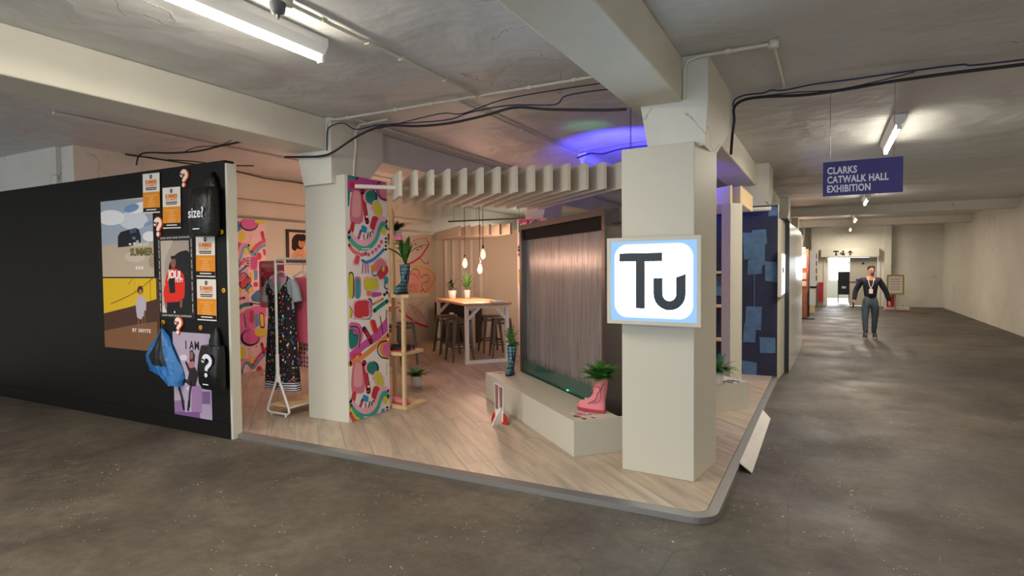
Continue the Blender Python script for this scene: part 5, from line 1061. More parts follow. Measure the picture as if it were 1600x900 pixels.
def fern(parent, name, c, n, length, seed, mt='leaf_green', spread=1.0, leaflet=0.02):
    random.seed(seed); m_ = MB()
    for k in range(n):
        az = 2*PI*k/n+random.uniform(-.3,.3); L0 = length*random.uniform(.7,1.1); el = random.uniform(0.5,1.35); x, z = 0.0, 0.0; pts = []; a = el
        for j in range(13):
            pts.append((x, z)); x += L0/12*math.cos(a)*spread; z += L0/12*math.sin(a); a -= random.uniform(.06,.14)
        ca, sa = math.cos(az), math.sin(az)
        W = [Vector((c[0]+p[0]*ca, c[1]+p[0]*sa, c[2]+p[1])) for p in pts]; sd = Vector((-sa, ca, 0))
        for j in range(1, 12):
            w_ = leaflet*(1-abs(j-5)/9)*1.5; f = (W[j+1]-W[j-1]).normalized()
            for s_ in (-1, 1):
                tip = W[j]+sd*s_*w_*1.6+f*w_*0.6+Vector((0,0,-w_*.25))
                m_.add([W[j]-f*w_*.35, W[j]+f*w_*.35, tip], [(0,1,2)])
        for j in range(12): m_.add([W[j]-sd*.0015, W[j]+sd*.0015, W[j+1]+sd*.0015, W[j+1]-sd*.0015], [(0,1,2,3)])
    return m_.build(name, mt, parent, local=True)
def leaf_mesh(base, tip, width, sag=0.2, n=6):
    base, tip = Vector(base), Vector(tip); d = tip-base; sd = d.cross(Vector((0,0,1)));
    if sd.length < 1e-3: sd = Vector((1,0,0))
    sd.normalize(); m_ = MB(); vs = []
    for j in range(n+1):
        t_ = j/n; w_ = width*math.sin(PI*min(1, t_*0.93+0.04))**0.8*(1 if j < n else 0.05); p = base+d*t_+Vector((0,0,sag*d.length*math.sin(PI*t_)*.5))
        vs += [p-sd*w_/2+Vector((0,0,w_*.12)), p, p+sd*w_/2+Vector((0,0,w_*.12))]
    fs = []
    for j in range(n): fs += [(3*j,3*j+1,3*j+4,3*j+3),(3*j+1,3*j+2,3*j+5,3*j+4)]
    return m_.add(vs, fs, smooth=True)
bt = boot('rubber_boot', 'pink swirl-patterned rubber boot holding a fern on the plinth', (-1.74, 4.935, 0.352), math.radians(170), 'pink_rubber', 'red_rubber', 0.30, 1.02)
up_ = [c for c in bt.children if c.name.startswith('upper')][0]
for k, (pts_, colm) in enumerate((([(0.06,0.056,.19),(0.03,0.058,.235),(-.02,0.058,.225),(-.035,0.056,.15),(0.0,.050,.10),(.06,.048,.085)],'red_rubber'),([(-.055,0.040,.27),(-.03,0.058,.21),(.0,.06,.17),(0.02,.054,.12),(.1,.048,.075)],'brass_dark'),)):
    MB().tube(catmull(pts_, False, 5), 0.0028, 6).build('swirl', colm, up_, local=True)
MB().tube([(0.218,y,0.06-0.1*abs(y)) for y in (-.03,-.015,0,.015,.03)], 0.008, 6).build('toe_patch', 'mustard' if 'mustard' in MAT else 'pine_top', up_, local=True)
f = thing('potted_fern', 'bushy green fern growing out of the pink boot', 'plant', (-1.74, 4.935, 0.63)); fern(f, 'fronds', (0,0,0), 44, 0.30, 3, leaflet=0.027, spread=.78)
boot('rubber_boot', 'teal tartan rubber boot standing on the left end of the plinth', (-3.36, 6.34, 0.352), math.radians(-75), 'tartan', 'black_rubber', 0.34, 1.0)
f = thing('potted_fern', 'thin upright fern growing out of the tartan boot on the plinth', 'plant', (-3.36, 6.34, 0.66)); fern(f, 'fronds', (0,0,0), 22, 0.46, 5, 'leaf_green', 0.36, 0.020)
boot('rubber_boot', 'teal tartan rubber boot with broad leaves on the wooden shelf', (-4.235, 5.42, 1.345), math.radians(-80), 'tartan', 'black_rubber', 0.33, 1.0)
f = thing('leafy_plant', 'plant with broad upright leaves in the boot on the wooden shelf', 'plant', (-4.235, 5.42, 1.64))
random.seed(4)
for k, (a, e_, l_, w_) in enumerate(((0,1.4,.27,.075),(1.0,1.2,.20,.07),(2.6,1.1,.22,.07),(3.4,1.35,.24,.08),(4.2,0.5,.22,.07),(5.5,0.65,.22,.06),(0.6,0.5,.22,.055),(2.0,.75,.18,.06),(3.0,.35,.15,.05))):
    l_ *= 1.35; leaf_mesh((0,0,.0+.02*k), (l_*math.cos(e_)*math.cos(a), l_*math.cos(e_)*math.sin(a), .02*k+l_*math.sin(e_)), w_*1.25).build('leaf', 'leaf_green', f, local=True)
MB().tube([(0,0,-.05),(0,0,.16)], .006, 6).build('stem', 'leaf_dark', f, local=True)
def pot(label, loc, r, h, mt='pot_white'):
    t = thing('plant_pot', label, 'pot', loc)
    MB().lathe([(r*.78,0),(r*.82,.004),(r,h),(r*.9,h),(r*.85,h-.012)], n=20).build('body', mt, t, local=True)
    MB().lathe([(r*.86,h-.02),(r*.86,h-.014)], n=16).build('soil', 'brass_dark', t, local=True); return t
fl_ = (-1.04, 6.72)
pot('small white pot on the right plinth holding a fern', (*fl_, 0.351), 0.075, 0.13)
f = thing('potted_fern', 'green fern in the white pot right of the front pillar', 'plant', (*fl_, 0.47)); fern(f, 'fronds', (0,0,0), 34, 0.28, 8, leaflet=0.024)

# cut-out legs
t = thing('cardboard_cutout', 'cut-out of two upside-down legs on a red half-round foot before the plinth', 'cutout', (-2.92, 5.235, 0.0535), math.radians(-20))
for s_, top in ((-1, .40), (1, .385)):
    x = s_*0.032
    lg = MB().hexa([(x-.028,-.008,.02),(x+.028,-.008,.02),(x+.028,.008,.02),(x-.028,.008,.02)], [(x-.034,-.008,top),(x+.034,-.008,top-.01),(x+.034,.008,top-.01),(x-.034,.008,top)]).build('leg_panel', 'white_paint', t, local=True)
    MB().add([(x-.020,-.0095,.14),(x+.020,-.0095,.14),(x+.027,-.0095,top-.015),(x-.027,-.0095,top-.008)], [(0,1,2,3)], col='#8a5a54').build('leg_print', 'print', lg, local=True)
ft = MB(); hp = [(0.125*math.cos(PI*k/14), 0.125*math.sin(PI*k/14)) for k in range(15)]
ft.add([(a, -.006, b) for a, b in hp]+[(a, .006, b) for a, b in hp], [tuple(range(15)), tuple(range(15,30))[::-1]]+[(i,(i+1)%15,15+(i+1)%15,15+i) for i in range(15)])
ft.build('half_round_foot', 'red', t, local=True)
MB().hexa([(0.025,-.13,0),(0.041,-.13,0),(0.041,.09,0),(0.025,.09,0)], [(0.025,-.10,.06),(0.041,-.10,.06),(0.041,.02,.2),(0.025,.02,.2)]).build('cross_foot', 'white_paint', t, local=True)

# ------------------------------------------------------------------ wooden shelf by the patterned pillar
t = thing('shelf_unit', 'open pine shelf unit standing behind the patterned pillar', 'shelf', (-4.35, 5.45, 0.0535))
for (x, y, z0, z1) in ((-4.325,5.30,1.341,2.30),(-4.175,5.30,0.09,1.305),(-4.59,5.30,0.09,2.30),(-4.59,5.64,0.09,2.30)):
    MB().box((x-.018,y-.018,z0),(x+.018,y+.018,z1)).build('upright', 'pine', t)
for (x0, x1, y0, y1, z) in ((-4.62,-4.12,5.26,5.66,0.0535),(-4.62,-4.17,5.26,5.66,0.655),(-4.62,-4.07,5.26,5.66,1.305),(-4.62,-4.30,5.26,5.66,1.915)):
    MB().box((x0,y0,z),(x1,y1,z+.036)).build('shelf_board', 'pine', t)
def shoe(label, loc, rz, mt, sole, sc=1.0):
    t = thing('flat_shoe', label, 'shoe', loc, rz)
    def ring(z, g=1.0): return [((0.01+0.125*math.cos(a))*sc, 0.042*g*math.sin(a)*(1.0+0.15*math.cos(a))*sc, z*sc) for a in [2*PI*k/16 for k in range(16)]]
    MB().rings([ring(0), ring(.014)], smooth=False).build('sole', sole, t, local=True)
    MB().rings([ring(.014), ring(.035,.98), [(p[0]*.95, p[1]*.8, p[2]+(0.012*sc if p[0]>0 else 0.028*sc)) for p in ring(.045)], [(p[0]*.5-.03*sc, p[1]*.55, p[2]) for p in ring(.05)]]).build('upper', mt, t, local=True)
shoe('pink flat shoe on the top board of the pine shelf', (-4.36,5.36,1.953), 0.0, 'pink_cloth', 'pink_rubber')
shoe('pink flat shoe on the floor board of the pine shelf', (-4.30,5.38,0.091), 0.0, 'pink_rubber', 'red_rubber')
shoe('dark red shoe on the lowest raised board of the pine shelf', (-4.30,5.36,0.693), 0.1, 'brass_dark', 'red_rubber')
shoe('dark red shoe behind another on the lowest raised board', (-4.32,5.50,0.693), 0.1, 'brass_dark', 'red_rubber')
f = thing('potted_fern', 'trailing green fern high beside the patterned pillar', 'plant', (-4.42,5.50,2.06)); fern(f, 'fronds', (0,0,0), 18, 0.22, 18, 'leaf_dark', leaflet=0.022)
pot('small white pot high on the pine shelf', (-4.42,5.50,1.953), 0.06, 0.11)
f = thing('potted_fern', 'low green fern standing on the floor behind the patterned pillar', 'plant', (-4.85,6.4,0.18)); fern(f, 'fronds', (0,0,0), 26, 0.30, 19, leaflet=0.026)
pot('white pot on the floor behind the patterned pillar', (-4.85,6.4,0.0535), 0.08, 0.14)

# ------------------------------------------------------------------ bar tables and stools
def table(label, near_left, L0, W0, h=1.0):
    c = (near_left[0]+NX*W0/2, near_left[1]+NY*W0/2)
    t = thing('bar_table', label, 'table', (c[0], c[1], 0.0535), math.atan2(0.66, -0.75))
    # local x runs away from the viewer along the table
    MB().box((-0.03,-W0/2-.03,h-.035),(L0,W0/2+.03,h)).build('tabletop', 'pine_top', t, local=True)
    for x in (0.03, L0-0.1):
        for s_ in (-1, 1):
            MB().box((x,s_*(W0/2-.03)-.03,0),(x+.06,s_*(W0/2-.03)+.03,h-.036)).build('leg', 'white_paint', t, local=True)
            MB().bar((x+.03,s_*(W0/2-.06),h-.26),(x+.03,s_*(W0/2-.27),h-.045),.05,.045,(1,0,0)).build('brace', 'white_paint', t, local=True)
        MB().box((x,-W0/2+.0601,0),(x+.06,W0/2-.0601,.055)).build('foot_rail', 'white_paint', t, local=True)
        MB().box((x+.001,-W0/2+.0601,h-.085),(x+.059,W0/2-.0601,h-.036)).build('top_rail', 'white_paint', t, local=True)
    return t
table('high bar table with white trestle frames and wooden top under the bulbs', (-5.20,8.22), 2.05, 0.76)
table('high bar table half hidden behind the patterned pillar', (-6.35,6.75), 1.9, 0.72)
st = thing('bar_stool', 'nearest of the three metal stools along the left side of the bar table', 'stool', (-5.52,8.52,0.0535), DROT+0.1, 'metal stools at the bar tables')
hs = 0.70; a0, a1 = 0.145, 0.20
def rsq(a, z, r=0.03):
    out = []
    for sx, sy, s0 in ((1,1,0),(-1,1,PI/2),(-1,-1,PI),(1,-1,1.5*PI)):
        for k in range(4): an = s0+PI/2*k/3; out.append((sx*(a-r)+r*math.cos(an), sy*(a-r)+r*math.sin(an), z))
    return out
MB().rings([rsq(.152,hs-.045), rsq(.152,hs-.008), rsq(.142,hs), rsq(.03,hs-.004,.02)], smooth=False).build('seat', 'gunmetal', st, local=True)
for sx in (-1, 1):
    for sy in (-1, 1):
        t0 = Vector((sx*.125, sy*.125, hs-.03)); b0 = Vector((sx*.19, sy*.19, 0))
        MB().hexa([(b0.x-.014,b0.y-.014,0),(b0.x+.014,b0.y-.014,0),(b0.x+.014,b0.y+.014,0),(b0.x-.014,b0.y+.014,0)], [(t0.x-.027,t0.y-.027,t0.z),(t0.x+.027,t0.y-.027,t0.z),(t0.x+.027,t0.y+.027,t0.z),(t0.x-.027,t0.y+.027,t0.z)]).build('leg', 'gunmetal', st, local=True)
for z in (0.24,):
    f_ = 1-z/hs; a = .125+.065*f_
    for p, q_ in (((-a,-a),(a,-a)),((a,-a),(a,a)),((a,a),(-a,a)),((-a,a),(-a,-a))): MB().bar((*p,z),(*q_,z),.006,.025).build('foot_ring', 'gunmetal', st, local=True)
for p, q_ in (((-.135,-.135),(.135,-.135)),((.135,-.135),(.135,.135)),((.135,.135),(-.135,.135)),((-.135,.135),(-.135,-.135))): MB().bar((*p,hs-.1),(*q_,hs-.1),.005,.02).build('upper_brace', 'gunmetal', st, local=True)
for x, y, lab in ((-5.93,8.93,'middle of the three metal stools along the left side of the bar table'), (-6.33,9.32,'farthest of the three metal stools along the left side of the bar table'),
                  (-5.08,9.20,'metal stool framed by the right leg of the bar table'), (-5.58,9.68,'metal stool seen through the white frame of the bar table, left of its neighbour'),
                  (-6.20,7.92,'metal stool right of the half-hidden bar table'), (-6.05,7.35,'metal stool behind the pine shelf at the half-hidden bar table')):
    dup(st, (x, y, 0.0535), DROT+random.uniform(-.2,.2), lab)
# things on the table
zt_ = 1.0545
pot('white round pot with a dark leafy plant on the bar table', (-6.42,9.66,zt_), 0.085, 0.15)
f = thing('leafy_plant', 'dark small-leaved plant in the white pot on the bar table', 'plant', (-6.42,9.66,zt_+.13)); random.seed(9)
for k in range(26):
    a = random.uniform(0,2*PI); r_ = random.uniform(.03,.15); z = random.uniform(.02,.26)
    leaf_mesh((r_*.3*math.cos(a), r_*.3*math.sin(a), z*.7), (r_*math.cos(a)+.02*math.cos(a), r_*math.sin(a)+.02*math.sin(a), z), .05, n=4).build('leaf', 'leaf_dark', f, local=True)
t = thing('glass_vase', 'clear vase with a spiky green plant on the bar table', 'vase', (-6.10,9.70,zt_)); MB().lathe([(.05,0),(.055,.01),(.062,.16),(.057,.16),(.05,.012)], n=16).build('body', 'glass_clear', t, local=True)
f = thing('leafy_plant', 'spiky green plant in the glass vase on the bar table', 'plant', (-6.10,9.70,zt_+.02))
MB().tube([(0,0,0),(.01,0,.2)], .008, 6).build('stem', 'leaf_green', f, local=True)
for k in range(15):
    a = k*2.4; e_ = 0.25+1.1*(k/15); l_ = .30; leaf_mesh((0,0,.13+.006*k), (l_*math.cos(e_)*math.cos(a), l_*math.cos(e_)*math.sin(a), .13+.006*k+l_*math.sin(e_)), .034, n=4).build('leaf', 'leaf_green', f, local=True)
MB().hexa([(-4.98,8.62,zt_),(-4.80,8.47,zt_),(-4.68,8.60,zt_),(-4.86,8.75,zt_)], [(-4.98,8.62,zt_+.03),(-4.80,8.47,zt_+.03),(-4.68,8.60,zt_+.03),(-4.86,8.75,zt_+.03)]).build('paper_stack', 'pot_white', label='flat stack of white papers near the front end of the bar table', cat='papers')
t = thing('black_cabinet', 'black cabinet with a small white Tu print behind the bar table', 'cabinet', (-7.1,10.75,0.0535))
MB().box((-7.50,10.6,0.0535),(-6.55,11.0,0.90)).build('body', 'black_trim', t)
lettering(MB(), 'Tu', 0.16, lambda a, b, d: (a, 10.598-d, b), (-7.02,0.62), bold=0.008).build('lettering', 'letter_white', t)

# hanging bulbs
def bulb(label, x, y, z, top):
    t = thing('pendant_bulb', label, 'lamp', (x, y, z-0.09), 0, 'hanging filament bulbs')
    MB().tube([(x,y,z+.13),(x,y,top)], .005, 6).build('flex', 'cable_black', t)
    MB().lathe([(.012,0),(.018,.004),(.018,.055),(.008,.065)], (x,y,z+.075), 12).build('socket', 'brass_dark', t)
    MB().lathe([(.004,-.10),(.03,-.085),(.044,-.05),(.046,-.02),(.036,.03),(.02,.07),(.014,.08)], (x,y,z), 16).build('bulb_glass', 'bulb_glass', t)
    MB().tube([(x,y,z-.055),(x,y,z+.03)], .011, 8).build('filament', 'filament', t)
    l = bpy.data.lights.new('bulb_light', 'POINT'); l.energy = 13; l.color = (1.0, 0.61, 0.45); l.shadow_soft_size = 0.05
    o = bpy.data.objects.new('bulb_light', l); C.objects.link(o); o.location = (x, y, z-0.13)
bulb('leftmost of the three hanging filament bulbs', -5.89, 9.3, 1.74, 3.14)
bulb('lowest of the three hanging filament bulbs', -5.57, 9.3, 1.63, 3.14)
bulb('highest and rightmost of the three hanging filament bulbs', -5.50, 9.3, 1.90, 3.14)
bulb('hanging filament bulb behind the patterned pillar over the second table', -6.35, 7.05, 1.85, 3.14)
bulb('hanging filament bulb hidden behind the left pillar near the framed picture', -6.2, 6.3, 1.9, 3.14)
# ------------------------------------------------------------------ black poster wall
bk = MB().box((-11.08,3.752,0.001),(-5.05,3.85,2.67)).build('poster_wall', 'black_paint', label='tall black display wall with posters and bags on the left', cat='partition')
MB().box((-5.05,3.752,0.001),(-5.02,3.852,2.64)).build('white_edge', 'white_panel', bk)
MB().box((-11.08,3.74,0.001),(-5.052,3.752,0.15)).build('skirting', 'black_paint', bk)
YP = 3.752
def poster(name, label, x0, x1, z0, z1, base, key=None, clip=None, frame=None):
    o = MB().box((x0,YP-0.004,z0),(x1,YP-0.0005,z1)).build(name, frame or 'letter_black', label=label, cat='poster')
    if key: art('printed_picture', ART[key], fy(YP-0.004), o, clip or (x0,x1,z0,z1), base=base, m='print_matt')
    return o
fw_ = lambda a, b, d: (a, YP-0.0065-d, b)
pA = poster('poster', 'sky and beach poster with a dark jeep and the word SUMMER', -7.15,-6.195,1.565,2.40,'#c8b8a0','posterA')
m_ = MB(); lettering(m_, 'SUMMER', 0.105, fw_, (-6.41,1.825), bold=0.006, col='#6a6430'); lettering(m_, 'ALPINE HUT', 0.05, fw_, (-6.41,1.905), bold=0.002, col='#d8d0c0')
for x in (-6.50,-6.45,-6.40): m_.add([(x+.02*math.cos(2*PI*k/10), YP-0.0065, 1.66+.02*math.sin(2*PI*k/10)) for k in range(10)], [tuple(range(10))], col='#e0dcd4')
m_.build('lettering', 'print_matt', pA)
pB = poster('poster', 'yellow and brown fashion poster of a woman in a pale shirt dress', -7.15,-6.125,0.78,1.555,'#4a2c20','posterB')
m_ = MB(); lettering(m_, 'BY INVITE', 0.05, fw_, (-6.45,0.99), bold=0.003, col='#e8dcd4', space=1.5); m_.build('lettering', 'print_matt', pB)
pC = poster('poster', 'poster of a man in a red jumper inside a black border of small lettering', -6.13,-5.545,1.145,1.985,'#151313','posterC',(-6.075,-5.605,1.195,1.935))
m_ = MB()
for z in (1.96,1.168):
    for x in (-6.03,-5.93,-5.83,-5.73,-5.64): lettering(m_, 'SOUL FIRST', 0.021, fw_, (x,z), col='#d8d4cc', bold=.0006, sx=.8)
for x, r_ in ((-6.10,PI/2),(-5.575,-PI/2)):
    for z in (1.25,1.36,1.47,1.58,1.69,1.80,1.90): lettering(m_, 'SOUL FIRST', 0.021, fw_, (x,z), col='#d8d4cc', bold=.0006, rot=r_, sx=.8)
lettering(m_, 'JOUL', 0.115, fw_, (-5.845,1.58), bold=.006, col='#f0ece8', rot=-.08, sx=.85); lettering(m_, 'FIRST', 0.045, fw_, (-5.80,1.525), bold=.002, col='#f0ece8', space=1.6)
m_.build('lettering', 'print_matt', pC)
pD = poster('poster', 'lilac poster reading I AM with a seated woman in black boots', -5.915,-5.32,0.155,1.005,'#a898b0','posterD')
m_ = MB(); lettering(m_, 'I AM', 0.12, fw_, (-5.60,0.875), bold=.003, col='#1c141c', sx=.85, space=1.15); lettering(m_, 'boots and more this season', 0.022, fw_, (-5.72,0.235), col='#d8c8dc') if False else None
m_.build('lettering', 'print_matt', pD)
def flyer(label, xc, zc, rot, w_=0.288, h_=0.41):
    t = thing('flyer', label, 'flyer', (xc, YP-0.005, zc), 0, 'summer placements flyers'); ca, sa = math.cos(rot), math.sin(rot)
    fr = lambda a, b, d: (a*ca-b*sa, -0.006-d, a*sa+b*ca)
    q4 = lambda m_, a, b, c, d_, col, d=0: m_.add([fr(a,c,d),fr(b,c,d),fr(b,d_,d),fr(a,d_,d)], [(0,1,2,3)], col=col)
    W, H = w_/2, h_/2; m_ = MB()
    for s_ in (0, 1): m_.add([fr(-W,-H,-.002*s_),fr(W,-H,-.002*s_),fr(W,H,-.002*s_),fr(-W,H,-.002*s_)], [(0,1,2,3)], col='#e4dcd0')
    sh = m_.build('sheet', 'print_matt', t, local=True); m_ = MB()
    q4(m_, -W, W, -H+.055, H*0.06, '#e08a1c', .0006); q4(m_, -W, W, -H+.012, -H+.055, '#14100e', .0006)
    for k in range(7): l = (.10,.045,.04,.055,.05,.075,.06)[k]; q4(m_, -l, l, H*0.0-.025-.019*k, H*0.0-.0205-.019*k, '#f2c88c', .0012)
    q4(m_, -.085,.085,-H+.029,-H+.040,'#e8e0d8',.0012)
    m_.add([fr(.022*math.cos(2*PI*k/14), H-.036+.022*math.sin(2*PI*k/14), .0006) for k in range(14)], [tuple(range(14))], col='#16120f')
    m_.add([fr(.009*math.cos(2*PI*k/10)+.003, H-.036+.009*math.sin(2*PI*k/10), .0012) for k in range(10)], [tuple(range(10))], col='#b8b0a4')
    m_.build('printed_bands', 'print_matt', sh, local=True); m_ = MB()
    lettering(m_, 'SUMMER', 0.052, fr, (0, H-.090), bold=.0028, col='#e07a28', d0=.001); lettering(m_, 'PLACEMENTS', 0.032, fr, (0, H-.124), bold=.0012, col='#e08a48', d0=.001)
    for z, tx in ((-.150,'EMAIL JD@PLACEMENTS'),(-.166,'SEND YOUR CV NOW')):  pass
    q4(m_, -.095,.095,H-.156,H-.145,'#2c2824',.001); q4(m_, -.090,.09,H-.173,H-.163,'#2c2824',.001)
    m_.build('lettering', 'print_matt', sh, local=True); return t
flyer('summer placements flyer at the top left of the black wall above the sky poster', -6.20, 2.432, -.02)
flyer('summer placements flyer beside the black hanging carrier bag', -5.865, 2.262, -.02, .29, .415)
flyer('upper of the two stacked summer placements flyers under the carrier bag', -5.353, 1.762, -.02, .287, .40)
flyer('lower of the two stacked summer placements flyers under the carrier bag', -5.352, 1.338, -.01, .29, .405)
def question(label, x, z, s, rot, parent=None, plain=False, y=None):
    # thick cut-out question mark: orange rim, white face
    t = parent or thing('question_mark', label, 'sign', (x, YP-0.004, z), 0, 'glowing-orange edged question marks')
    path_ = catmull([(-.27,.22),(-.20,.40),(0,.48),(.22,.38),(.26,.18),(.10,.0),(.01,-.10),(0,-.22)], False, 5)
    def layer(wd, d0, d1, mt, nm, par):
        m_ = MB(); ca, sa = math.cos(rot), math.sin(rot); f = lambda a, b, d: ((a*ca-b*sa)*s+(x if par is None or par.type=='MESH' and False else 0), -d, (a*sa+b*ca)*s)
        q_ = [];
        for i, p in enumerate(path_):
            a = path_[max(0,i-1)]; b_ = path_[min(len(path_)-1,i+1)]; dx, dz = b_[0]-a[0], b_[1]-a[1]; l = math.hypot(dx,dz); q_.append(((p[0]-dz/l*wd/2, p[1]+dx/l*wd/2), (p[0]+dz/l*wd/2, p[1]-dx/l*wd/2)))
        for i in range(len(q_)-1):
            a, b_ = q_[i]; c_, d_ = q_[i+1]; m_.hexa([f(*a,d0),f(*b_,d0),f(*d_,d0),f(*c_,d0)], [f(*a,d1),f(*b_,d1),f(*d_,d1),f(*c_,d1)])
        h = wd/2; c_ = (0,-.43); pp = [(c_[0]+h*1.05*math.cos(2*PI*k/14), c_[1]+h*1.05*math.sin(2*PI*k/14)) for k in range(14)]
        for cc in (pp, [(path_[0][0]+h*math.cos(2*PI*k/10), path_[0][1]+h*math.sin(2*PI*k/10)) for k in range(10)]):
            n = len(cc); m_.add([f(*p,d0) for p in cc]+[f(*p,d1) for p in cc], [tuple(range(n)), tuple(range(n,2*n))]+[(i,(i+1)%n,n+(i+1)%n,n+i) for i in range(n)])
        return m_.build(nm, mt, par, local=True)
    if plain:
        o = layer(.20, 0.0, 0.003, 'letter_white', 'question_print', t); o.location = (x, y, z); return o
    layer(.35, 0.001, .014, 'orange_rim', 'rim', t); layer(.255, .0141, .018, 'face_white', 'face', t); return t
mat('orange_rim', '#e05a20', 0.5); mat('face_white', '#f4e4d8', 0.5)
question('orange-edged white question mark left of the black carrier bag near the top', -5.645, 2.54, 0.145, -.12)
question('orange-edged white question mark between the sky poster and a flyer', -6.09, 2.075, 0.165, .0)
question('orange-edged white question mark on the top edge of the lilac poster', -5.80, 1.065, 0.145, -.1)
def badge(x, z, label):
    t = thing('round_badge', label, 'badge', (x, YP-0.001, z), 0, 'round yellow badges on the black wall')
    cyl = lambda r, a, b: MB().rings([[(r*math.cos(2*PI*k/16), -a, r*math.sin(2*PI*k/16)) for k in range(16)], [(r*math.cos(2*PI*k/16), -b, r*math.sin(2*PI*k/16)) for k in range(16)]], smooth=False)
    cyl(.023, .0, .008).build('disc', 'badge_yellow', t, local=True)
    MB().bar((-.006,-.009,-.010),(.006,-.009,.010),.004,.006,(0,1,0)).build('mark', 'letter_black', t, local=True)
mat('badge_yellow', '#d8a418', 0.4)
badge(-5.116,1.991,'round yellow badge right of the carrier bag near the white wall edge'); badge(-5.103,1.433,'round yellow badge beside the lower stacked flyer near the wall edge'); badge(-6.066,1.094,'round yellow badge above the blue drawstring bag'); badge(-5.463,1.062,'round yellow badge above the black bag with a white question mark')
def slouch(levels, yb, depth, n=24, wav=0.012, seed=1, x=0):
    """levels: (z, x_left, x_right, depth factor): a slouchy bag body against the wall"""
    random.seed(seed); ph = [random.uniform(0, 6.28) for _ in range(6)]; R_ = []
    for z, a, b, g in levels:
        cx, hw, hd = (a+b)/2, (b-a)/2, depth*g/2; ring = []
        for k in range(n):
            an = 2*PI*k/n; wv = 1+wav*(math.sin(3*an+ph[0]+z*9)+math.sin(7*an+ph[1]+z*17)+.6*math.sin(11*an+z*31))*2
            ring.append((cx+hw*math.copysign(abs(math.cos(an))**.6, math.cos(an))*(1+(wv-1)*.3), yb-hd+hd*math.copysign(abs(math.sin(an))**.45, math.sin(an))*min(wv,1.0), z))
        R_.append(ring)
    return MB().rings(R_)
sb = thing('carrier_bag', 'glossy black carrier bag printed size? hanging high on the black wall', 'bag', (-5.24, 3.68, 1.95))
slouch([(1.95,-5.39,-5.10,.9),(2.00,-5.405,-5.085,1.0),(2.15,-5.41,-5.08,1.05),(2.30,-5.405,-5.085,1.0),(2.40,-5.40,-5.09,.95),(2.415,-5.39,-5.10,.80)], YP-0.003, 0.165, seed=2).build('bag_body', 'bag_black', sb)
slouch([(2.40,-5.33,-5.13,.5),(2.48,-5.32,-5.14,.5),(2.53,-5.29,-5.17,.4),(2.57,-5.25,-5.20,.2)], YP-0.003, 0.13, seed=3).build('bag_neck', 'bag_black', sb)
m_ = MB(); lettering(m_, 'size?', 0.135, lambda a, b, d: (a, YP-0.182-d, b), (-5.235,2.165), bold=.0025, sx=.92)
m_.box((-5.285,YP-0.183,2.012),(-5.185,YP-0.182,2.022)); m_.build('lettering', 'letter_white', sb)
b2 = thing('carrier_bag', 'matt black bag with a large white question mark over the lilac poster', 'bag', (-5.18, 3.66, 0.48))
slouch([(.488,-5.33,-5.06,.8),(.54,-5.34,-5.055,1.0),(.68,-5.345,-5.05,1.1),(.82,-5.34,-5.055,.95),(.905,-5.33,-5.07,.8)], YP-0.008, 0.14, seed=5).build('bag_body', 'bag_black', b2)
slouch([(.89,-5.27,-5.13,.6),(.96,-5.26,-5.14,.6),(1.02,-5.24,-5.16,.4),(1.075,-5.21,-5.19,.2)], YP-0.008, 0.11, seed=6).build('bag_neck', 'bag_black', b2)
qm = question('', 0,0,.2,-.12, parent=b2, plain=True, y=0); qm.location = (0.03, YP-.170-3.66, 0.245)
MB().box((-5.21,YP-0.172,.545),(-5.13,YP-0.1705,.555)).build('small_print', 'letter_white', b2)
b3 = thing('drawstring_bag', 'shiny blue plastic bag hanging by a corner over the lilac poster edge', 'bag', (-5.95, 3.68, 0.46))
m_ = MB(); rows = [((-6.07,1.03),(-6.05,1.03)),((-6.14,.94),(-5.96,.95)),((-6.24,.85),(-5.88,.84)),((-6.33,.76),(-5.81,.74)),((-6.30,.68),(-5.76,.64)),((-6.27,.60),(-5.73,.58)),((-6.10,.57),(-5.73,.52)),((-5.91,.49),(-5.75,.46))]
random.seed(12); R_ = []
for r_i, (a, b) in enumerate(rows):
    ring = []
    for k in range(24):
        t_ = k/23; fold = .018*math.sin(k*1.9+r_i*.7)+.010*math.sin(k*3.7+r_i*1.9)
        y = YP-.012-(.085*math.sin(PI*t_)**.6+abs(fold))*min(1, .25+r_i*.3); ring.append((a[0]+(b[0]-a[0])*t_, y, a[1]+(b[1]-a[1])*t_+random.uniform(-.004,.004)))
    R_.append(ring)
vs = [p for r in R_ for p in r]; n = 24
F_ = [(i*n+k,i*n+k+1,(i+1)*n+k+1,(i+1)*n+k) for i in range(len(R_)-1) for k in range(n-1)]
m_.add(vs, F_, smooth=True); m_.add([(p[0],YP-.006,p[2]) for p in vs], F_)
m_.mi = [1 if (f % (n-1)) in range(8, 17) and f//(n-1) < 4 and f < len(F_) else 0 for f in range(len(m_.f))]
m_.build('bag_body', ['bag_blue', 'bag_black'], b3)
MB().tube([(-6.06,YP-.02,1.02),(-6.065,YP-.012,1.10)], .006, 6).build('cord', 'letter_black', b3)

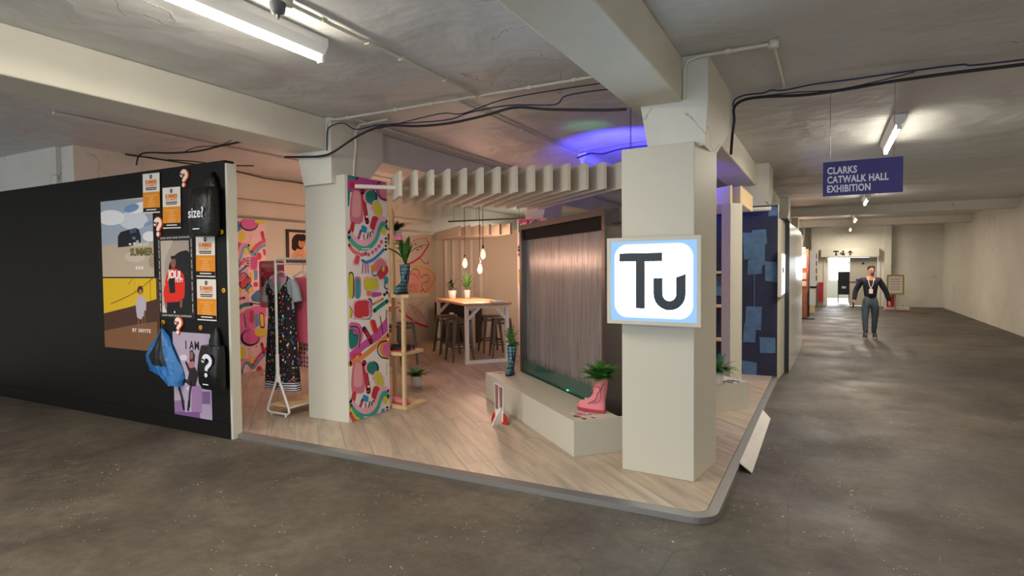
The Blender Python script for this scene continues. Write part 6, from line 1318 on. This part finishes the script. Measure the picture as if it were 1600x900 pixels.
# ------------------------------------------------------------------ framed picture, pink sign
t = thing('framed_portrait', 'black framed portrait of a curly haired woman on the left partition', 'picture', (-7.85, 7.4, 1.75))
MB().box((-7.853,6.93,1.745),(-7.83,7.85,2.295)).build('frame', 'letter_black', t); art('printed_picture', ART['portrait'], fx(-7.829), t, (6.975,7.80,1.79,2.25), base='#d8c0a8', m='print_matt')
t = thing('pink_show_card', 'tall pink rounded board behind the clothes rail', 'sign', (-7.44, 6.21, 0.0535))
rc = rounded([(-7.62,1.06),(-7.08,1.06),(-7.08,1.765),(-7.62,1.765)], .06); n = len(rc)
MB().add([(a,6.205,b) for a, b in rc]+[(a,6.22,b) for a, b in rc], [tuple(range(n)), tuple(range(n,2*n))]+[(i,(i+1)%n,n+(i+1)%n,n+i) for i in range(n)]).build('board', 'pink_card', t) if mat('pink_card', '#dc8c9c', .5) else None
art('printed_picture', ART['pinksign'], fy(6.2045), t, (-7.58,-7.10,1.12,1.66), m='print_matt')
lettering(MB(), 'MONI', 0.085, lambda a, b, d: (a, 6.2035-d, b), (-7.42,1.69), bold=.002, space=1.3).build('lettering', 'letter_white', t)
MB().box((-7.36,6.206,0.07),(-7.34,6.22,1.07)).box((-7.5,6.1,0.0535),(-7.2,6.3,0.07)).build('stand', 'white_metal', t)

# ------------------------------------------------------------------ clothes rail
t = thing('clothes_rail', 'white tubular clothes rail with a pine base board', 'clothes rail', (-5.2, 4.9, 0.0535))
RXc, ya, yb = -5.21, 4.45, 5.42
for y in (ya, yb):
    MB().tube([(RXc,y,.55),(RXc,y,1.745)], .014, 10).build('upright', 'white_metal', t)
    MB().tube([(RXc,y,.42),(RXc,y,.72)], .020, 10).build('sleeve', 'white_metal', t)
    pth = [(RXc-.015,y,.50),(RXc-.03,y,.42),(RXc-.155,y,.15),(RXc-.165,y,.105),(RXc-.13,y,.082),(RXc+.13,y,.082),(RXc+.165,y,.105),(RXc+.155,y,.15),(RXc+.03,y,.42),(RXc+.015,y,.50)]
    MB().tube(pth, .013, 10).build('foot_loop', 'white_metal', t)
    for x in (-.11,.11): MB().tube([(RXc+x,y,.0535),(RXc+x,y,.08)], .012, 8).build('foot', 'white_metal', t)
MB().tube([(RXc,ya,1.70),(RXc,ya,1.735),(RXc,ya+.03,1.747),(RXc,yb-.03,1.747),(RXc,yb,1.735),(RXc,yb,1.70)], .014, 10).build('top_rail', 'white_metal', t)
MB().tube([(RXc,ya,1.69),(RXc,yb,1.69)], .010, 10).build('hanging_rail', 'white_metal', t)
for s_ in (-1, 1): MB().tube([(RXc+s_*.155,ya,.15),(RXc+s_*.155,yb,.15)], .010, 8).build('base_rail', 'white_metal', t)
MB().box((RXc-.15,ya+.02,.152),(RXc+.15,yb-.02,.168)).build('base_board', 'pine', t)
def garment(levels, y, n=40, waves=(7,13), amp=0.05, seed=0):
    random.seed(seed); ph = [random.uniform(0,6.28) for _ in waves]; R_ = []; z0 = levels[-1][0]; z1 = levels[0][0]
    lv = catmull(levels, False, 4)
    for z, a, b, d in lv:
        cx, hw = (a+b)/2, (b-a)/2; fz = (z1-z)/(z1-z0); ring = []
        for k in range(n):
            an = 2*PI*k/n; f = 1+amp*(.3+fz)*sum(math.sin(w_*an+p+z*2) for w_, p in zip(waves, ph))
            ring.append((cx+hw*math.cos(an)*(1+(f-1)*.35), y+d*math.sin(an)*f, z))
        R_.append(ring)
    return MB().rings(R_, cap=False)
def hanger(name, label, x, y, group='white clothes hangers on the rail'):
    h = thing(name, label, 'hanger', (x, y, 1.56), 0, group)
    MB().tube([(x,y,1.60),(x,y,1.66),(x+.012,y,1.69),(x+.004,y,1.705),(x-.014,y,1.70)], .003, 6).build('hook', 'steel', h)
    MB().tube(catmull([(x-.20,y,1.515),(x-.12,y,1.56),(x,y,1.605),(x+.12,y,1.56),(x+.20,y,1.515)], False, 4), .010, 8).build('arms', 'white_metal', h)
    return h
gx = -5.30
hanger('clothes_hanger', 'front white hanger holding the grey t-shirt and confetti dress', gx, 4.60)
g = thing('t_shirt', 'grey t-shirt with a pink neckline on the front hanger of the rail', 'clothes', (gx, 4.6, 1.25))
garment([(1.545,gx-.10,gx+.10,.03),(1.52,gx-.18,gx+.18,.05),(1.46,gx-.205,gx+.205,.06),(1.35,gx-.20,gx+.20,.06),(1.20,gx-.20,gx+.20,.06)], 4.60, seed=3, amp=.02).build('body', 'grey_marl', g)
for s_ in (-1, 1): MB().tube([(gx+s_*.17,4.60,1.505),(gx+s_*.215,4.60,1.43),(gx+s_*.25,4.60,1.28)], [.040,.050,.052], 12).build('sleeve', 'grey_marl', g)
MB().tube(catmull([(gx-.10,4.585,1.555),(gx-.06,4.545,1.50),(gx,4.53,1.475),(gx+.06,4.545,1.50),(gx+.10,4.585,1.555)], False, 4), .011, 8).build('neckband', 'pink_cloth', g)
MB().add([(gx-.09,4.62,1.56),(gx+.09,4.62,1.56),(gx+.05,4.60,1.49),(gx-.05,4.60,1.49)], [(0,1,2,3)]).build('inside_back', 'pink_cloth', g)
g = thing('dress', 'long black strappy dress with confetti pattern and striped hem', 'clothes', (gx, 4.6, 0.29))
garment([(1.36,gx-.185,gx+.185,.068),(1.30,gx-.20,gx+.20,.072),(1.15,gx-.195,gx+.195,.075),(.95,gx-.215,gx+.20,.08),(.70,gx-.24,gx+.215,.09),(.40,gx-.265,gx+.235,.10)], 4.60, seed=5, amp=.09).build('body', 'confetti_fabric', g)
m_ = garment([(.40,gx-.265,gx+.235,.10),(.35,gx-.27,gx+.24,.10),(.31,gx-.275,gx+.242,.10)], 4.60, seed=5, amp=.09)
m_.mi = [((i//40)//1) % 2 for i in range(len(m_.mi))]; m_.build('striped_hem', ['letter_white','letter_black'], g)
for s_ in (-1, 1):
    MB().add([(gx+s_*.185,4.535,1.36),(gx+s_*.02,4.525,1.355),(gx+s_*.115,4.53,1.47),(gx+s_*.15,4.53,1.47)], [(0,1,2,3)]).build('bust', 'confetti_fabric', g)
    MB().bar((gx+s_*.135,4.528,1.45),(gx+s_*.155,4.56,1.55),.016,.004,(0,1,0)).build('strap', 'confetti_fabric', g)
def simple_garment(name, label, y, x, top, bot, hw0, hw1, mt, seed, d=.045, sleeves=True, hg=None, amp=.06):
    hanger('clothes_hanger', hg, x, y)
    g = thing(name, label, 'clothes', (x, y, bot))
    garment([(top,x-.10,x+.10,d*.5),(top-.03,x-hw0*.9,x+hw0*.9,d*.8),(top-.15,x-hw0,x+hw0,d),((top+bot)/2,x-(hw0+hw1)/2,x+(hw0+hw1)/2,d*1.15),(bot,x-hw1,x+hw1,d*1.3)], y, seed=seed, amp=amp).build('body', mt, g)
    if sleeves:
        for s_ in (-1, 1): MB().tube([(x+s_*(hw0*.85),y,top-.04),(x+s_*(hw0+.04),y,top-.2),(x+s_*(hw0+.055),y,top-.55)], [.035,.045,.045], 10).build('sleeve', mt, g)
    return g
simple_garment('raincoat', 'shiny translucent pink raincoat second on the rail', 4.78, -5.16, 1.54, .82, .20, .24, 'pink_pvc', 11, hg='white hanger holding the pink raincoat')
simple_garment('dress', 'floral pink dress behind the pink raincoat on the rail', 4.90, -5.14, 1.54, .52, .19, .25, 'floral_fabric', 12, sleeves=False, hg='white hanger holding the floral dress')
simple_garment('shirt', 'cream shirt with fruit pattern behind the floral dress on the rail', 5.02, -5.10, 1.54, .62, .20, .22, 'dot_fabric', 13, hg='white hanger holding the patterned cream shirt')
simple_garment('dress', 'lilac patterned dress towards the far end of the rail', 5.14, -5.10, 1.54, .34, .20, .26, 'lilac_fabric', 14, sleeves=False, hg='white hanger holding the lilac dress')
simple_garment('shirt', 'second cream fruit-pattern shirt at the far end of the rail', 5.27, -5.08, 1.54, .55, .20, .23, 'dot_fabric', 15, hg='farthest white hanger on the rail')

# ------------------------------------------------------------------ ceiling services
def fixture(name, label, x, y0, y1, z=3.03, lit='tube_lit', grp=None, wide=0.12, chain=False, cage=False):
    t = thing(name, label, 'light', (x, (y0+y1)/2, z), 0, grp)
    top = CE-0.001 if not chain else z+.09
    MB().hexa([(x-.028,y0,z+.012),(x+.028,y0,z+.012),(x+.028,y1,z+.012),(x-.028,y1,z+.012)], [(x-wide/2,y0,z+.07),(x+wide/2,y0,z+.07),(x+wide/2,y1,z+.07),(x-wide/2,y1,z+.07)]).box((x-wide/2,y0,z+.07),(x+wide/2,y1,min(top, z+.115))).build('housing', 'white_metal', t)
    MB().tube([(x,y0+.02,z-.013),(x,y1-.02,z-.013)], .018, 10).build('tube', lit, t)
    for y in (y0, y1-.02): MB().box((x-.022,y,z-.035),(x+.022,y+.02,z+.012)).build('end_cap', 'white_metal', t)
    if top > z+.116: 
        for y in (y0+.15, y1-.15): MB().box((x-.02,y-.02,z+.115),(x+.02,y+.02,top)).build('bracket', 'white_metal', t)
    if chain:
        for y in (y0+.2, y1-.2): MB().tube([(x,y,z+.09),(x,y,CE-.001)], .004, 6).build('chain', 'steel', t)
    return t
fixture('ceiling_light', 'long lit fluorescent batten on the ceiling at the upper left', -2.98, 1.12, 2.96)
g_ = 'corridor fluorescent battens'
fixture('ceiling_light', 'nearest lit fluorescent batten over the corridor beside the hanging purple sign', 0.64, 7.2, 8.75, grp=g_)
fixture('ceiling_light', 'second lit fluorescent batten over the corridor just under the purple sign', 0.74, 14.2, 15.4, 2.98, 'tube_far', g_)
fixture('ceiling_light', 'third lit fluorescent batten over the corridor', 0.76, 19.9, 21.3, 2.98, 'tube_far', g_)
fixture('ceiling_light', 'farthest lit fluorescent batten over the corridor in front of the T4 door', 0.80, 25.2, 26.6, 2.98, 'tube_far', g_)
fixture('ceiling_light', 'unlit fluorescent batten on the blue-lit ceiling above the canopy', -2.87, 7.45, 8.9, 3.03, 'tube_off')
fixture('ceiling_light', 'lit batten far back between the slatted canopy and the small canopy', -6.6, 13.2, 14.6, 2.95, 'tube_far')
for x in (-1.45,):
    t = thing('blue_uplight', 'blue spotlight standing on top of the water wall', 'light', (-2.1,6.1,2.15)); MB().box((-2.16,6.04,2.148),(-2.04,6.16,2.23)).build('body', 'black_trim', t); MB().box((-2.15,6.05,2.2301),(-2.05,6.15,2.235)).build('lens', 'led_blue', t)
def conduit(label, pts, r=.012, boxes=(), clips=()):
    t = thing('conduit', label, 'conduit', pts[0], 0)
    MB().tube(pts, r, 8).build('pipe', 'conduit_white', t)
    for b in boxes: MB().lathe([(.0,-.03),(.032,-.03),(.036,-.02),(.036,.02),(.0,.02)], b, 12).build('junction_box', 'conduit_white', t)
    for c in clips: MB().box((c[0]-.018,c[1]-.018,c[2]-.018),(c[0]+.018,c[1]+.018,c[2]+.012)).build('clip', 'conduit_white', t)
    return t
zc = CE-.022
conduit('white conduit running along the ceiling above the left fluorescent light', [(-2.70,-1.0,zc),(-2.70,4.51,zc)], .013, [(-2.70,2.42,CE-.022)], [(-2.70,y,zc) for y in (1.4,1.9,2.2,2.7,3.1,3.45,4.0)])
t = thing('smoke_detector', 'small dark ceiling detector on the conduit beside the fluorescent light', 'detector', (-2.70,2.34,3.04)); MB().lathe([(.02,0),(.035,.012),(.04,.03),(.045,.065)], (-2.70,2.36,3.035), 14).build('body', 'slate', t); MB().lathe([(.008,-.02),(.012,0)], (-2.70,2.36,3.035), 8).build('sensor', 'steel', t)
conduit('white conduit crossing the ceiling from the left pillar to the front beam', [(-4.445,4.455,2.86),(-4.445,4.455,3.08),(-4.40,4.47,zc),(-4.35,4.51,zc),(-1.34,4.51,zc)], .013, clips=[(x,4.51,zc) for x in (-4.2,-3.6,-3.2,-2.2,-1.8)])
conduit('white conduit on the side of the left pillar dropping behind the patterned box', [(-3.9,4.75,zc),(-4.30,4.78,zc),(-4.375,4.80,3.05),(-4.375,4.80,2.9),(-4.40,4.80,2.75),(-4.41,4.80,2.60)], .013)
conduit('white conduit curving from the front pillar to a round box over the corridor', [(-0.925,4.46,2.84),(-0.925,4.46,3.05),(-0.90,4.45,3.11),(-0.83,4.45,zc),(-0.35,4.45,zc)], .013, [(-0.33,4.45,CE-.022)], [(-0.62,4.45,zc)])
conduit('short white conduit from the round box towards the corridor cables', [(-0.33,4.49,zc),(-0.33,5.58,zc)], .013)
conduit('white pipe along the ceiling behind the black poster wall', [(-6.47,3.0,zc),(-6.47,8.0,zc)], .016, clips=[(-6.47,y,zc) for y in (4.2,4.9,5.6)])
conduit('low white pipe over the far left corner behind the poster wall', [(-8.0,4.9,2.93),(-6.9,4.9,2.93)], .02)
conduit('thin conduit running away above the canopy from the left pillar', [(-4.18,4.6,zc),(-4.20,9.6,zc)], .010)
conduit('ceiling conduit running away to the unlit batten above the canopy', [(-2.93,4.55,zc),(-2.93,7.40,zc)], .013, clips=[(-2.93,y,zc) for y in (5.0,5.8,6.7)])
def cable(label, pts, r, mt='cable_black'):
    m_ = MB().tube(catmull(pts, False, 5), r, 6); return m_.build('cable', mt, label=label, cat='cable')
A_ = [(-4.678,2.773),(-4.5,2.762),(-4.327,2.783),(-3.993,2.91),(-3.678,2.964),(-3.272,2.916),(-2.925,2.903),(-2.567,2.925),(-2.291,2.953),(-1.972,2.895),(-1.541,2.834),(-1.345,2.814)]
cable('thick black cable slung from the left pillar to the front beam', [(-5.0,4.42,2.80)]+[(a,4.42,b) for a, b in A_], .011)
B__ = [(-4.431,2.813),(-4.418,3.017),(-4.313,3.062),(-4.187,3.053),(-4.04,2.98),(-3.744,2.988),(-3.013,2.942),(-2.743,2.976),(-2.363,2.986),(-1.951,2.936),(-1.839,2.993),(-1.465,2.99),(-1.345,2.952)]
cable('thin dark blue cable looping above the thick black one at the left pillar', [(a,4.445,b) for a, b in B__], .006, 'cable_blue')
cable('thin dark cable hugging the ceiling line between the pillars', [(-3.9,4.60,3.00),(-3.2,4.62,3.06),(-2.93,4.62,3.03),(-2.5,4.60,3.09),(-1.9,4.60,3.10),(-1.345,4.60,3.09)], .005)
Rc = [(-0.915,2.62),(-0.75,2.78),(-0.735,2.92),(-0.735,3.03),(-0.66,3.085),(-0.5,3.091),(-0.16,3.061),(0.166,3.066),(0.472,3.08),(0.879,3.084),(1.255,3.079),(3.9,3.05)]
cable('thick black cable dropping behind the front pillar from over the corridor', [(-0.76,5.64,2.62)]+[(a,5.645,b) for a, b in Rc[1:]], .013)
R2 = [(-0.745,2.72),(-0.735,2.95),(-0.735,3.08),(-0.65,3.12),(-0.5,3.118),(-0.431,3.132),(-0.33,3.118),(-0.112,3.134),(0.165,3.132),(0.471,3.135),(0.879,3.132),(1.254,3.107),(3.9,3.10)]
cable('thin dark blue cable above the thick one over the corridor', [(a,5.62,b) for a, b in R2], .007, 'cable_blue')
cable('thin sagging cable between the two over the corridor', [(-0.73,5.66,2.9),(-0.70,5.66,3.08),(-0.3,5.66,3.10),(0.05,5.66,3.075),(0.35,5.66,3.10),(0.6,5.66,3.135)], .005)
Lc = [(-7.754,2.971),(-7.624,3.104),(-7.002,3.051),(-6.517,3.026),(-6.117,3.045),(-5.6,3.053),(-4.92,3.02)]
cable('black cable strung across behind the poster wall top', [(a,4.5,b) for a, b in Lc], .011)
cable('thin black cable drooping behind the top of the poster wall', [(-7.9,5.0,3.13),(-7.378,5.0,3.063),(-6.744,5.0,2.957),(-6.2,5.0,2.90)], .008)
cable('thin black cable above the strung one behind the poster wall', [(-6.9,4.55,3.05),(-6.6,4.55,3.09),(-6.2,4.55,3.07),(-5.9,4.55,3.12),(-5.5,4.55,3.13)], .005)
cable('dark cable along the left building wall above the partition', [(-7.985,4.5,3.13),(-7.985,5.98,3.14),(-7.985,6.7,3.10),(-7.985,7.5,3.11),(-7.985,9.5,3.02)], .010)
cable('pale pipe along the left building wall', [(-7.985,3.9,2.715),(-7.985,11.2,2.70)], .012, 'conduit_white')
cable('tangled cable running over the blue-lit ceiling to the front pillar', [(-2.90,7.35,3.06),(-2.7,7.3,3.09),(-2.5,7.2,3.05),(-2.2,7.15,3.08),(-1.6,7.0,3.05)], .010, 'cable_blue')
t = thing('hanging_chain', 'thin metal chain hanging from the front beam to the canopy', 'chain', (-1.42,4.78,2.6))
m_ = MB()
for k in range(22):
    z = 2.60+.025*k; a = k % 2
    pts_ = [(-1.42+(.007*math.cos(u) if a else 0), 4.78+(0 if a else .007*math.cos(u)), z+.016*math.sin(u)) for u in [2*PI*i/6 for i in range(7)]]
    m_.tube(pts_, .0022, 4, cap=False)
m_.build('links', 'steel', t)
# cable tray on hangers far back
t = thing('cable_tray', 'dark cable tray hanging across the back above the small canopy', 'cable tray', (-6.4, 11.6, 2.67))
MB().bar((-7.75,11.55,2.72),(-5.0,11.55,2.70),.05,.03).build('tray', 'slate', t)
for x in (-7.6,-7.0,-6.95,-5.9,-5.3): MB().tube([(x,11.55,2.72),(x,11.55,CE-.001)], .004, 6).build('rod', 'slate', t)

# ------------------------------------------------------------------ hanging corridor sign
t = thing('hanging_sign', 'purple hanging sign reading CLARKS CATWALK HALL EXHIBITION', 'sign', (0.27, 6.0, 2.237))
MB().box((-0.034,6.0,2.237),(0.565,6.012,2.537)).build('board', 'sign_purple', t)
f_ = lambda a, b, d: (a, 5.9985-d, b); m_ = MB()
def left_text(body, x, z, width, height):
    vs, fs = text_pts(body, 0.1, .0030, 0, 1.0, 1.06); x0 = min(v.x for v in vs); x1 = max(v.x for v in vs); z0 = min(v.y for v in vs); z1 = max(v.y for v in vs)
    m_.add([f_(x+(v.x-x0)/(x1-x0)*width, z+((v.y-z0)/(z1-z0)-.5)*height, 0) for v in vs], fs)
left_text('CLARKS', 0.0, 2.458, .228, .064); left_text('CATWALK HALL', 0.0, 2.378, .462, .064); left_text('EXHIBITION', 0.0, 2.298, .330, .064)
m_.build('lettering', 'letter_white', t)
for x in (0.02, 0.50): MB().tube([(x,6.006,2.537),(x,6.006,CE-.001)], .002, 5).build('wire', 'steel', t)

# ------------------------------------------------------------------ far corridor
t = thing('brick_display', 'brick-effect lit display panel at the end of the glossy partition', 'display', (-0.7,21.0,0))
MB().box((-1.6,21.0,0.001),(-0.50,21.1,2.15)).build('panel', 'brick_print', t)
for z0, z1 in ((1.55,1.98),(1.20,1.40),(0.98,1.14)): MB().box((-1.2,20.97,z0),(-0.56,20.998,z1)).build('picture', 'face_white', t)
MB().box((-0.499,20.98,0.001),(-0.47,21.1,2.17)).build('edge_post', 'letter_black', t)
MB().box((-1.2,20.9,2.17),(-0.6,20.95,2.2)).build('lamp_bar', 'tube_far', t)
l = bpy.data.lights.new('display_light', 'POINT'); l.energy = 20; l.color = (1,.5,.35); l.shadow_soft_size = .05; o = bpy.data.objects.new('display_light', l); C.objects.link(o); o.location = (-0.8,20.7,1.9)
t = thing('white_display_board', 'pale board with dark clips beyond the brick display', 'display', (-0.4,23.0,0)); MB().box((-0.52,23.0,0.25),(-0.32,23.05,2.15)).build('board', 'white_gloss', t); MB().box((-0.5,22.98,0.85),(-0.30,23.0,0.92)).build('ledge', 'letter_black', t); MB().box((-0.5,23.01,0.001),(-0.34,23.04,0.249)).build('foot', 'pine', t)
for z in (1.95,1.7,1.45,1.2): MB().box((-0.319,23.0,z-.09),(-0.29,23.04,z+.09)).build('clip', 'letter_black', t)
t = thing('stanchion', 'thin black post stand on a flat base by the brick display', 'post', (-0.50,20.3,0)); MB().tube([(-0.50,20.3,.03),(-0.50,20.3,.85)], .014, 8).build('pole', 'letter_black', t); MB().lathe([(.2,0.001),(.2,.03),(.03,.06)], (-0.50,20.3,0), 16).build('base', 'letter_black', t)
t = thing('extinguisher_cabinet', 'red fire point cabinet left of the corridor door', 'cabinet', (-0.21,26.9,0.2)); MB().box((-0.29,26.95,0.20),(-0.11,27.22,0.95)).build('body', 'red', t); MB().box((-0.27,26.94,0.62),(-0.13,26.95,0.80)).build('label_plate', 'red_rubber', t); MB().box((-0.30,26.98,0.001),(-0.10,27.2,0.20)).build('foot', 'grey_paint', t)
for x, lab in ((1.98,'red fire extinguisher on the left of the pair by the notice board'), (2.10,'red fire extinguisher on the right of the pair by the notice board')):
    t = thing('fire_extinguisher', lab, 'extinguisher', (x,25.2,0.12), 0, 'pair of fire extinguishers'); MB().lathe([(.055,0),(.06,.01),(.06,.36),(.045,.42),(.02,.44)], (x,25.2,.12), 14).build('body', 'red', t)
    MB().box((x-.02,25.18,.56),(x+.05,25.22,.60)).build('valve', 'letter_black', t); MB().tube([(x+.03,25.2,.57),(x+.09,25.2,.5),(x+.07,25.2,.25)], .008, 6).build('hose', 'letter_black', t)
t = thing('extinguisher_stand', 'low white plinth under the fire extinguishers', 'stand', (2.04,25.2,0)); MB().box((1.85,25.0,0.001),(2.6,25.4,.118)).build('body', 'white_panel', t); MB().box((1.85,24.995,0.001),(2.6,25.0,.03)).build('kick', 'red', t)
t = thing('notice_board', 'white notice in a yellow-green frame right of the corridor door', 'notice', (2.1,24.9,.6))
MB().box((1.90,24.9,.58),(2.42,24.93,1.28)).build('frame', 'lime_frame', t) if mat('lime_frame', '#a8a040', .5) else None
m_ = MB().box((1.95,24.893,.63),(2.37,24.9,1.23)).build('sheet', 'face_white', t)
for k in range(5): MB().box((2.0,24.891,1.12-.09*k),(2.3,24.8925,1.135-.09*k)).build('text_line', 'red_rubber' if k % 2 else 'slate', m_)
MB().box((2.14,24.94,0.001),(2.18,24.97,1.2)).build('post', 'grey_paint', t)

# ------------------------------------------------------------------ person
def skin_mesh(name, verts, edges, radii, mt, parent, root=0, sub=2):
    me = bpy.data.meshes.new(name); me.from_pydata(verts, edges, []); o = bpy.data.objects.new(name, me); C.objects.link(o)
    md = o.modifiers.new('s', 'SKIN'); md.use_smooth_shade = True
    for i, r in enumerate(radii):
        sv = me.skin_vertices[0].data[i]; sv.radius = r if isinstance(r, tuple) else (r, r); sv.use_root = (i == root)
    s2 = o.modifiers.new('ss', 'SUBSURF'); s2.levels = sub; s2.render_levels = sub
    dg = bpy.context.evaluated_depsgraph_get(); nm = bpy.data.meshes.new_from_object(o.evaluated_get(dg)); o.modifiers.clear(); o.data = nm
    nm.materials.clear(); nm.materials.append(MAT[mt])
    for p in nm.polygons: p.use_smooth = True
    o.parent = parent; return o
mat('stubble', '#6a4a3c', .7)
pr = thing('person', 'man in a navy shirt and blue jeans walking down the corridor', 'person', (0.87, 15.45, 0.0))
V_, E_, R_ = [], [], []
def vtx(x, y, z, r, prev=None):
    V_.append((x,y,z)); R_.append(r); i = len(V_)-1
    if prev is not None: E_.append((prev, i))
    return i
pel = vtx(0,0,.84,(.10,.072)); wa = vtx(0,0,.98,(.095,.07),pel); ch = vtx(0,0,1.17,(.145,.095),wa); sh_ = vtx(0,.01,1.30,(.10,.07),ch); nk = vtx(0.005,0,1.385,.05,sh_); hd0 = vtx(.012,-.02,1.45,(.06,.066),nk); hd = vtx(.015,-.012,1.53,(.066,.08),hd0); vtx(.015,0,1.575,(.045,.055),hd)
W = {}
for s_, el, wr in ((-1,(-.285,.03,1.06),(-.315,-.04,.83)),(1,(.295,.03,1.05),(.365,.03,.81))):
    a = vtx(s_*.165,.01,1.29,.055,sh_); b = vtx(*el,.042,a); c = vtx(*wr,.028,b); W[s_] = (a,b,c)
    h1 = vtx(wr[0]+s_*.004,wr[1]-.01,wr[2]-.055,(.034,.018),c)
    for j, (dy, l_) in enumerate(((-.024,.07),(-.008,.08),(.008,.075),(.022,.06))):
        k1 = vtx(wr[0]+s_*.006,wr[1]-.01+dy,wr[2]-.055-l_*.55,.0085,h1); vtx(wr[0]-s_*.006,wr[1]-.016+dy,wr[2]-.055-l_,.007,k1)
    th1 = vtx(wr[0]-s_*.01,wr[1]-.045,wr[2]-.045,.010,c); vtx(wr[0]-s_*.012,wr[1]-.052,wr[2]-.085,.008,th1)
LG = {}
for s_, kn, an_, ft in ((-1,(-.10,-.05,.46),(-.085,-.09,.09),(-.10,-.22,.035)),(1,(.095,.02,.46),(.075,.08,.09),(.095,-.04,.035))):
    a = vtx(s_*.085,0,.76,.088,pel); b = vtx(*kn,.058,a); c = vtx(*an_,.038,b); d = vtx(*ft,.035,c); LG[s_] = (a,b,c,d)
body = skin_mesh('body', V_, E_, R_, 'skin', pr)
def sub_skin(name, idx, scale, mt, extra=None, root=0):
    mp = {k: i for i, k in enumerate(idx)}; v = [V_[k] for k in idx]; e = [(mp[a], mp[b]) for a, b in E_ if a in mp and b in mp]
    r = [tuple(x+scale for x in (R_[k] if isinstance(R_[k], tuple) else (R_[k], R_[k]))) for k in idx]
    if extra:
        for p_, q_, rr in extra: v.append(p_); r.append((rr, rr)); e.append((mp[q_], len(v)-1))
    return skin_mesh(name, v, e, r, mt, pr)
sub_skin('shirt', [wa,pel,ch,sh_,*W[-1],*W[1]], .017, 'navy_shirt', extra=[((0,0,.76),1,.115), ((0.003,.01,1.352),3,.050)])
sub_skin('jeans', [pel,wa,*LG[-1][:3],*LG[1][:3]], .013, 'jeans')
for s_ in (-1, 1):
    c = V_[LG[s_][2]]; d = V_[LG[s_][3]]
    sl = MB().rings([[(d[0]+.05*math.cos(a), (c[1]+d[1])/2-.01+.135*math.sin(a), z) for a in [2*PI*k/16 for k in range(16)]] for z in (0.002,.026)], smooth=False).build('shoe_sole', 'shoe_white', pr, local=True)
    MB().rings([[(d[0]+.046*g*math.cos(a), (c[1]+d[1])/2+off+.128*g2*math.sin(a), z) for a in [2*PI*k/16 for k in range(16)]] for z, g, g2, off in ((.026,1,1,-.01),(.055,.98,.95,0),(.085,.85,.62,.03),(.11,.8,.45,.05))]).build('shoe_upper', 'shoe_dark', pr, local=True)
# hair, face
hm = MB(); hr = []
for z, r1, r2_, oy in ((1.49,.068,.040,.058),(1.54,.076,.062,.036),(1.575,.074,.078,.012),(1.605,.052,.062,.004),(1.615,.02,.025,.004)):
    hr.append([(.015+r1*math.cos(a), oy+r2_*math.sin(a)*(1 if math.sin(a) > 0 else .98), z) for a in [2*PI*k/20 for k in range(20)]])
hm.rings(hr); hm.build('hair', 'hair', pr, local=True)
MB().rings([[(.022+.052*g*math.cos(a), -.028+.062*g*math.sin(a), z) for a in [2*PI*k/16 for k in range(16)]] for z, g in ((1.405,.5),(1.42,.80),(1.445,.88),(1.452,.7))]).build('beard', 'stubble', pr, local=True)
for s_ in (-1, 1):
    MB().sphere((.028+s_*.026,-.085,1.515), .010, 8, 6, sc=(1.2,.6,.7)).build('eye', 'shoe_white', pr, local=True)
    MB().box((.028+s_*.026-.016,-.094,1.532),(.028+s_*.026+.016,-.084,1.538)).build('eyebrow', 'hair', pr, local=True)
    MB().sphere((.015+s_*.072,.0,1.50), .018, 8, 6, sc=(.5,.8,1.4)).build('ear', 'skin', pr, local=True)
MB().hexa([(.012,-.082,1.475),(.044,-.082,1.475),(.036,-.108,1.478),(.026,-.108,1.478)], [(.024,-.080,1.525),(.034,-.080,1.525),(.032,-.088,1.522),(.027,-.088,1.522)]).build('nose', 'skin', pr, local=True)
MB().box((.010,-.094,1.447),(.044,-.088,1.456)).build('mouth', 'pink_rubber', pr, local=True)
MB().tube([(-.055,-.075,1.335),(-.03,-.125,1.20),(.0,-.132,1.10)], .006, 6).tube([(.065,-.075,1.335),(.04,-.125,1.20),(.004,-.132,1.10)], .006, 6).build('lanyard', 'face_white', pr, local=True)
MB().box((-.035,-.140,1.0),(.04,-.134,1.10)).build('badge_card', 'face_white', pr, local=True)
MB().tube([(-.12,-.10,.90),(-.12,-.115,.84)], .014, 8).build('keys', 'steel', pr, local=True)
MB().box((-.345,-.10,.66),(-.325,-.06,.80)).build('handheld_phone', 'letter_black', pr, local=True)
